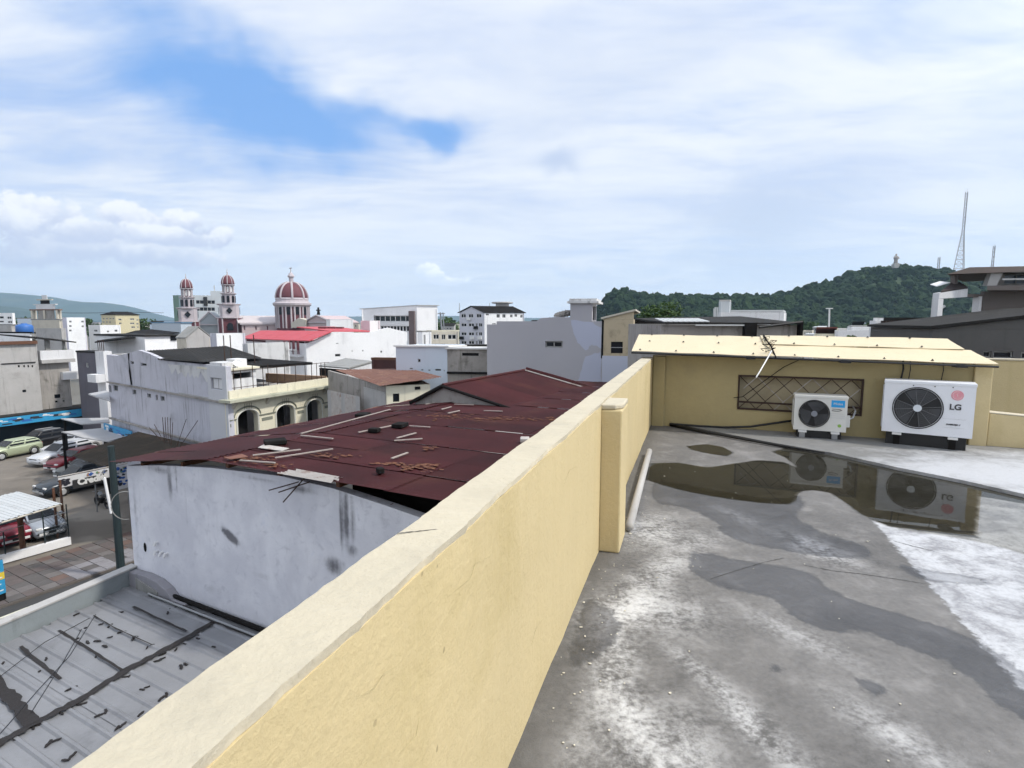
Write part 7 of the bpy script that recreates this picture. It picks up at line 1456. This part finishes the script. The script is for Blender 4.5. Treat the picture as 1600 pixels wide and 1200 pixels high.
# concrete frame house far right
cr = root('concrete_frame_house', 'unfinished concrete house with balcony under a dark flat roof', 'house', pt(1560, 540, 27))
cf = Face(pt(1536, 480, 27), isect(pt(1536, 480, 27), az(97), 1760, 480)); BROWNC = mat('brown_concrete', (.155, .135, .125), .9, .15, .6, streak=.4)
z_bal, z_sl, z_rf, z_rt = cf.hit(1560, 455)[1], cf.hit(1560, 448)[1], cf.hit(1560, 427)[1], cf.hit(1560, 417)[1]
BKV = az(43) * 7; mb = MB(); cf.wall(mb, GZ, z_bal, (), .25); Face(cf.A + BKV, cf.A).wall(mb, GZ, z_bal, (), .25, 0, 6.74); part('lower_wall', mb, BROWNC, cr)
mb = MB(); mb.extr([cf.P(-.55, z_bal + .003, 1.0), cf.P(cf.L, z_bal + .003, 1.0), cf.P(cf.L, z_sl, 1.0), cf.P(-.55, z_sl, 1.0)], BKV); part('balcony_slab', mb, BROWNC, cr)
mb = MB(); mb.extr([cf.P(-2.35, z_rf - .10, 1.1), cf.P(cf.L, z_rf + .12, 1.1), cf.P(cf.L, z_rt, .9), cf.P(-1.3, z_rt - .08, .9)], BKV); part('roof_slab', mb, mat('brown_roof', (.075, .06, .055), .85, .2), cr)
mb = MB(); cf.wall(mb, z_sl + .002, z_rf, [(.8, 1.9, z_sl + .1, z_rf - .05), (2.6, 3.6, z_sl + .1, z_rf - .05)], .2, .3); o = part('upper_wall', mb, CONC_STAIN, cr)
for w in ((.8, 1.9, z_sl + .1, z_rf - .05), (2.6, 3.6, z_sl + .1, z_rf - .05)): cf.window(cr, w, CONC, GLASSB, .1, .05, 1)
mb = MB(); mb.extr([cf.P(-.5, z_sl + .003, .9), cf.P(-.1, z_sl + .003, .9), cf.P(.15, z_rf, .9), cf.P(-.35, z_rf, .9)], cf.n * -.3); part('front_column', mb, CONC_L, cr)
mb = MB(); cf.box(mb, 3.8, 4.0, z_sl + .003, z_rf, .7, .95); part('front_column', mb, CONC, cr)
for z in (z_sl + .28, z_sl + .62): mb = MB(); mb.tube(cf.P(.1, z, .93), cf.P(cf.L, z + .02, .93), .035, 5); part('balcony_rail', mb, WHITE_M, cr)
mb = MB(); mb.tube(cf.P(2.0, z_sl + .5, 1.0), cf.P(3.2, z_sl + .75, 1.1), .07, 6); part('leaning_pipe', mb, PALEG, cr)
fw = Face(pt(1466, 480, 26), pt(1536, 480, 26.8)); z1_, z0_ = fw.hit(1480, 467)[1], fw.hit(1480, 458)[1]
mb = MB(); mb.extr([fw.P(0, z1_), fw.P(fw.L * .62, fw.hit(1510, 464)[1]), fw.P(fw.L * .62, fw.hit(1510, 451)[1]), fw.P(0, z0_)], fw.n * -.3); part('white_beam', mb, WHITE, cr)
mb = MB(); fw.box(mb, -.02, .28, GZ, z1_ - .002, -.3, 0); fw.box(mb, fw.L * .90, fw.L * .96, GZ, fw.hit(1530, 463)[1], -.3, 0); part('white_post', mb, WHITE, cr)
mb = MB(); mb.extr([fw.P(fw.L * .62, fw.hit(1510, 464)[1], -.05), fw.P(fw.L, fw.hit(1536, 464)[1], -.05), fw.P(fw.L, fw.hit(1536, 460)[1], -.05), fw.P(fw.L * .62, fw.hit(1510, 459)[1], -.05)], fw.n * -.3); part('brown_beam', mb, BROWNC, cr)
mb = MB(); mb.extr([fw.P(.10, fw.hit(1471, 458)[1] + .02, -.02), fw.P(fw.L * .62, fw.hit(1510, 451)[1] + .02, -.02), fw.P(fw.L * .66, fw.hit(1512, 441)[1], -.5), fw.P(fw.L * .48, fw.hit(1500, 443)[1], -.5)], (0, 0, .07)); part('lean_roof', mb, mat('brown_lean', (.04, .032, .032), .9), cr)
mb = MB(); fw.box(mb, fw.L * .48, fw.L * .55, fw.hit(1502, 447)[1], fw.hit(1502, 428)[1], -.55, -.35); part('dark_column', mb, BROWNC, cr)
mb = MB(); mb.extr([fw.P(fw.L * .17, fw.hit(1480, 447)[1], -.5), fw.P(fw.L * .46, fw.hit(1498, 441)[1], -.5), fw.P(fw.L * .46, fw.hit(1498, 438)[1], -1.0), fw.P(fw.L * .25, fw.hit(1484, 443)[1], -1.0)], (0, 0, .03)); part('white_awning', mb, WHITE_M, cr)
mb = MB(); mb.tube(fw.P(fw.L * .22, fw.hit(1481, 486)[1], -.6), fw.P(fw.L * .42, fw.hit(1495, 478)[1], -.6), .07, 5); part('stray_pipe', mb, WHITE_M, cr)

# ================================================================ FAR HOUSES
rr = random.Random(31)
FAR = [WHITE_C, WHITE, BEIGE, CONC_L, CREAM, LBLUE]; FR = [CONC, DARKROOF, RUST, PALEG]
labs = {}
SPOTS = [(6, 508, 180, 20), (70, 503, 190, 26), (120, 505, 210, 24), (145, 504, 240, 20), (225, 505, 190, 24), (244, 507, 150, 20), (262, 504, 260, 26), (530, 502, 210, 24), (552, 506, 160, 18), (700, 510, 150, 20), (712, 506, 190, 18), (695, 519, 110, 14), (825, 508, 120, 22), (840, 505, 160, 24), (1262, 517, 110, 16), (1280, 512, 150, 20), (1315, 514, 130, 18), (1340, 508, 140, 18), (1372, 508, 120, 18), (1265, 524, 80, 14)]
words = ['behind the left edge flats', 'left of the pergola house', 'behind the white four-storey block', 'left of the yellow hotel', 'right of the yellow hotel', 'above the white barn', 'left of the office block', 'right of the transept finial', 'beside the white modern block', 'between the modern block and four-storey flats', 'left of the four-storey flats', 'above the beige flats', 'right of the four-storey flats', 'left of the grey rooftop room', 'right of the mouldy long building', 'above the dull red cottage', 'right of the street lamp', 'behind the second white house', 'behind the white porch', 'left of the dull red cottage']
for k, ((px, py, d, w), wd_) in enumerate(zip(SPOTS, words)):
    m_ = FAR[k % len(FAR)]; nm = ['white', 'off-white', 'beige', 'grey', 'cream', 'pale blue'][k % 6]
    c = (px + w * .45, py); wins = [(px - w * .35 + i * w * .24, py + 2.2, px - w * .35 + i * w * .24 + w * .12, py + 4.6) for i in range(3)]
    Block('far_house', 'small far ' + nm + ' house ' + wd_, 'house', c, d, px - w * .5, px + w * .6, py, m_, azl=-70, azr=30, roof=['slab', 'shedb', 'flat', 'slab'][k % 4], rm=FR[k % 4], parapet=.8, wl=wins, mull=0, group='small far houses')

# ================================================================ TREES
def leaf_mat(name, a, b, t=.0):
    m, n, bs = new_mat(name); pos = n.new('ShaderNodeNewGeometry').outputs['Position']
    k = n.noise(pos, .35, 3, .6); k2 = n.noise(pos, 3.0, 3, .6)
    n.l.new(n.mix(n.m('ADD', n.m('MULTIPLY', k, .7), n.m('MULTIPLY', k2, .4), clamp=True), (*a, 1), (*b, 1)), bs.inputs['Base Color']); bs.inputs['Roughness'].default_value = .7; bs.inputs['Specular IOR Level'].default_value = .25
    return m
LEAF = leaf_mat('leaves', (.018, .045, .012), (.07, .12, .03)); BARK = mat('bark', (.09, .07, .055), .95, .3, 4)
def tree(label, base, h, r, n, seed, leaf=.35, group=None, name='tree', lm=LEAF, squash=.75):
    q = random.Random(seed); t = root(name, label, 'tree', base, group); mb = MB(); base = Vector(base)
    mb.path([base, base + Vector((q.uniform(-.2, .2), 0, h * .35)), base + Vector((q.uniform(-.3, .3), 0, h * .75))], [h * .045, h * .035, h * .012], 7)
    cl = []
    for k in range(9):
        a = q.uniform(0, 6.28); rr_ = r * q.uniform(.25, .8); c = base + Vector((math.cos(a) * rr_, math.sin(a) * rr_, h * q.uniform(.55, .92))); cl.append((c, r * q.uniform(.32, .55)))
        mb.path([base + Vector((0, 0, h * q.uniform(.35, .55))), base.lerp(c, .6) + Vector((0, 0, h * .22)), c], [h * .02, h * .012, h * .005], 5)
    part('trunk', mb, BARK, t)
    mb = MB()
    for i in range(n):
        c, R_ = cl[i % len(cl)]; d = Vector((q.gauss(0, 1), q.gauss(0, 1), q.gauss(0, 1))).normalized() * R_ * q.random() ** .4; d.z *= squash; p = c + d
        u = Vector((q.gauss(0, 1), q.gauss(0, 1), q.gauss(0, .6))).normalized(); v = u.cross(Vector((q.gauss(0, 1), q.gauss(0, 1), q.gauss(0, 1)))).normalized(); s = leaf * q.uniform(.5, 1.2)
        mb.poly([p - u * s, p + v * s * .5, p + u * s, p - v * s * .5])
    part('crown', mb, lm, t); return t
tree('dark bushy tree behind the tan building', (Dp(1015, 520, 45).x, 45, GZ), Dp(1015, 474, 45).z - GZ + .6, 2.3, 4200, 5, .16)
tree('lower dark tree right of the bushy one', (Dp(1043, 520, 48).x, 48, GZ), Dp(1043, 484, 48).z - GZ + .3, 1.8, 2200, 6, .16)
for k, (px, py, d, r_, lab) in enumerate(((700, 509, 170, 5, 'green tree between the modern block and the four-storey flats'), (712, 505, 210, 6, 'far green tree left of the four-storey flats'), (230, 503, 170, 4.5, 'green tree right of the yellow hotel'), (1345, 521, 62, 1.6, 'green bush before the white house with one window'), (145, 503, 200, 5, 'green tree left of the yellow hotel'), (1262, 509, 170, 5, 'green tree right of the mouldy long building'), (1385, 505, 110, 4, 'green tree behind the white porch'), (28, 503, 200, 6, 'green tree left of the blue shed'))):
    p = Dp(px, 510, d); tree(lab, (p.x, d, GZ), Dp(px, py, d).z - GZ + r_ * .2, r_, 1500, 50 + k, r_ * .11, 'trees among the far houses')

# ================================================================ HILLS
def lerp_prof(prof, x):
    for (a, ya), (b, yb) in zip(prof, prof[1:]):
        if a <= x <= b: k = (x - a) / (b - a); k = k * k * (3 - 2 * k); return ya + (yb - ya) * k
    return prof[0][1] if x < prof[0][0] else prof[-1][1]
PR = [(870, 520), (925, 508), (946, 470), (962, 462), (985, 463), (1010, 468), (1050, 471), (1100, 468), (1150, 471), (1200, 468), (1240, 460), (1280, 450), (1320, 437), (1350, 428), (1385, 424), (1420, 424), (1445, 428), (1470, 437), (1490, 447), (1540, 470), (1600, 485), (1750, 505)]
HD = 500.0
def hill_z(x, y):
    px = 800 + 880 * x / HD; top_ = Dp(800, lerp_prof(PR, px), HD).z - GZ
    k = 1 - min(1, abs(y - HD) / (150 if y < HD else 130)); k = k * k * (3 - 2 * k)
    return GZ + top_ * k * (1 + .05 * mnoise.noise((x * .02, y * .02, 0))) + 2.2 * k * mnoise.noise((x * .04, y * .05, 3))
mb = MB(); nx, ny = 90, 40; xs = [20 + 560 * i / nx for i in range(nx + 1)]; ys = [345 + 290 * j / ny for j in range(ny + 1)]
gv = [[(x, y, hill_z(x, y)) for y in ys] for x in xs]
mb.v = [p for row in gv for p in row]; mb.f = [(i * (ny + 1) + j, (i + 1) * (ny + 1) + j, (i + 1) * (ny + 1) + j + 1, i * (ny + 1) + j + 1) for i in range(nx) for j in range(ny)]
struct('wooded_hill', mb, mat('hill_soil', (.035, .06, .025), .95, .3, .05), smooth=True)
# forest: one mass of lumpy crowns, each made of many leaf-clump faces
def forest():
    q = np.random.default_rng(4); V, Fc = [], []
    bm = bmesh.new(); bmesh.ops.create_icosphere(bm, subdivisions=2, radius=1); ico = np.array([v.co[:] for v in bm.verts]); icf = np.array([[v.index for v in f.verts] for f in bm.faces]); bm.free()
    n = 0; tone = []
    cand = 0
    while n < 5200 and cand < 60000:
        cand += 1; x = q.uniform(40, 560); y = q.uniform(352, 520); z = hill_z(x, y)
        if z < GZ + 1.5: continue
        R_ = q.uniform(1.3, 3.3) * (1.5 if q.random() < .12 else 1); s = np.array([R_, R_, R_ * q.uniform(.75, 1.15)])
        jit = 1 + .75 * (q.random(len(ico)) - .5); v = ico * jit[:, None] * s + np.array([x, y, z + R_ * .55]); V.append(v); Fc.append(icf + n * len(ico)); tone.append(np.full(len(ico), q.random())); n += 1
    me = bpy.data.meshes.new('forest'); V = np.concatenate(V); Fc = np.concatenate(Fc); me.from_pydata(V.tolist(), [], Fc.tolist()); me.attributes.new('tone', 'FLOAT', 'POINT').data.foreach_set('value', np.concatenate(tone).astype(np.float32))
    m, t, b_ = new_mat('forest_leaves'); a = t.new('ShaderNodeAttribute'); a.attribute_name = 'tone'; pos = t.new('ShaderNodeNewGeometry').outputs['Position']
    k = t.m('ADD', t.m('MULTIPLY', a.outputs['Fac'], .6), t.m('MULTIPLY', t.m('SUBTRACT', t.noise(pos, .035, 3, .6), .25), .9)); c = t.mix(k, (.004, .017, .009), (.030, .056, .019)); t.l.new(c, b_.inputs['Base Color']); b_.inputs['Roughness'].default_value = .85; b_.inputs['Specular IOR Level'].default_value = .1; bump(t, b_, t.noise(pos, 1.6, 4, .7), 1.0, .8)
    me.materials.append(m); o = bpy.data.objects.new('forest', me); col.objects.link(o); tag(o, 'dense green forest covering the hill at right', 'forest', kind='stuff')
forest()
p = Dp(963, 462, 498); tree('small lone tree standing out on the left hilltop', (p.x, 498, p.z - 1), 6.5, 2.6, 500, 91, .5)
def mountain(name, prof, d, depth, m, seed):
    mb = MB(); nx, ny = 80, 16; x0, x1 = prof[0][0], prof[-1][0]
    for i in range(nx + 1):
        px = x0 + (x1 - x0) * i / nx; top_ = Dp(800, lerp_prof(prof, px), d).z - GZ; x = (px - 800) / 880 * d
        for j in range(ny + 1):
            v = j / ny; k = math.sin(math.pi * v) ** 1.2; y = d + (v - .5) * depth; mb.v.append((x, y, GZ - 2 + top_ * k * (1 + .12 * mnoise.noise((x * 6 / d * 3, y * 6 / d * 3, seed)) * (1 - k * .8))))
    mb.f = [(i * (ny + 1) + j, (i + 1) * (ny + 1) + j, (i + 1) * (ny + 1) + j + 1, i * (ny + 1) + j + 1) for i in range(nx) for j in range(ny)]
    struct(name, mb, m, smooth=True)
GREEN = mat('mountain_green', (.018, .036, .016), .95, .4, .006, dirt=.5, dcol=(.10, .11, .05), dscale=.004, bmp=0)
mountain('far_mountain', [(-300, 452), (-120, 446), (-60, 450), (0, 456), (30, 458), (65, 461), (90, 467), (130, 471), (165, 472), (185, 481), (205, 492), (230, 499.5)], 3600, 1600, GREEN, 1)
mountain('near_mountain', [(-200, 470), (-60, 470), (0, 477), (20, 483), (45, 492), (70, 499)], 2300, 900, GREEN, 2)
mountain('low_ridge', [(480, 500), (520, 495.5), (560, 494), (640, 495), (720, 493), (780, 495), (840, 496.5), (900, 499.5)], 4300, 900, GREEN, 3)
# statue on the hilltop
sb = Dp(1399, 417, HD - 16); st = root('hilltop_statue', 'tall pale robed statue on a pedestal at the hilltop', 'statue', sb); U_ = HD / 880
mb = MB(); mb.box(sb + Vector((0, 0, .6)), (4.2, 4.2, 3.2)); mb.box(sb + Vector((0, 0, 2.6)), (3.2, 3.2, .9)); part('pedestal', mb, CONC_L, st)
z0 = 3.0; mb = MB(); mb.lathe(sb + Vector((0, 0, z0)), [(1.6, 0), (1.45, 1.2), (1.45, 2.6), (1.8, 4.2), (1.8, 5.0), (1.3, 5.9), (.5, 6.2), (.55, 6.5), (.75, 7.0), (.62, 7.6), (.2, 7.95)], 12)
mb.path([sb + Vector((-1.5, -.3, z0 + 5.3)), sb + Vector((-1.7, -1.0, z0 + 4.2)), sb + Vector((-.3, -1.5, z0 + 4.6))], [.5, .45, .3], 7); mb.path([sb + Vector((1.5, -.3, z0 + 5.3)), sb + Vector((1.75, -1.0, z0 + 4.0)), sb + Vector((.6, -1.5, z0 + 5.0))], [.5, .45, .3], 7); part('figure', mb, mat('statue_stone', (.36, .33, .31), .9, .1, .3), st, True)
# lattice masts
def lattice(label, px, y0, y1, d, w0, w1, n):
    a, b_ = Dp(px - .5 * (y0 - y1) * .0, y0, d), Dp(px, y1, d); base = Vector((b_.x, b_.y, a.z)); r = root('radio_mast', label, 'mast', base, 'lattice masts behind the hill'); h = b_.z - a.z
    RW = plain('mast_paint', (.36, .33, .34), .6)
    def P(k, i): q = base + Vector((0, 0, h * k)); w = (w0 + (w1 - w0) * min(1, k / .55)) / 2; th = i * 2 * math.pi / 3 + .5; return q + Vector((math.cos(th) * w, math.sin(th) * w, 0))
    for i in range(3): mb = MB(); mb.path([P(k / n, i) for k in range(n + 1)], .30 * d / 520, 4); part('mast_leg', mb, RW, r)
    mb = MB()
    for k in range(n):
        for i in range(3): mb.tube(P(k / n, i), P((k + 1) / n, (i + 1) % 3), .15 * d / 520, 3); mb.tube(P(k / n, i), P(k / n, (i + 1) % 3), .14 * d / 520, 3)
    part('bracing', mb, RW, r); mb = MB(); mb.tube(base + Vector((0, 0, h)), base + Vector((0, 0, h * 1.04)), .12, 4)
    for k in (.72, .86): mb.box(base + Vector((.6, 0, h * k)), (.8, .5, 1.4))
    part('antenna', mb, RW, r)
lattice('tallest lattice radio mast rising behind the concrete frame house', 1511, 440, 300, 520, 12, 2.2, 20)
lattice('short lattice mast right of the tallest one', 1554, 445, 384, 560, 4, 2.0, 9)
lattice('faint short lattice mast left of the tallest one', 1468, 438, 402, 600, 4, 2.2, 7)
# wires strung across the left skyline
mb = MB(); mb.path([Dp(88 + k * 24, 488.5 + .6 * math.sin(k), 110) for k in range(8)], .035, 4); solo('overhead_wire', mb, BLACK, 'thin overhead wire across the skyline left of the towers', 'wire')

# ================================================================ AIR
hz = bpy.data.materials.new('haze_air'); hz.use_nodes = True; t = NT(hz.node_tree); t.n.clear()
out = t.new('ShaderNodeOutputMaterial'); pv = t.new('ShaderNodeVolumePrincipled'); pv.inputs['Color'].default_value = (.56, .78, 1.0, 1); pv.inputs['Density'].default_value = .00014; pv.inputs['Anisotropy'].default_value = .2
t.l.new(pv.outputs[0], out.inputs['Volume'])
mb = MB(); mb.box((0, 2400, 50), (9600, 5400, 425)); mb.v = [(x, y, (GZ - 3 if z < 0 else 420)) for x, y, z in mb.v]
o = part('haze', mb, hz); tag(o, 'thin pale haze in the air over the city', 'haze', kind='stuff')
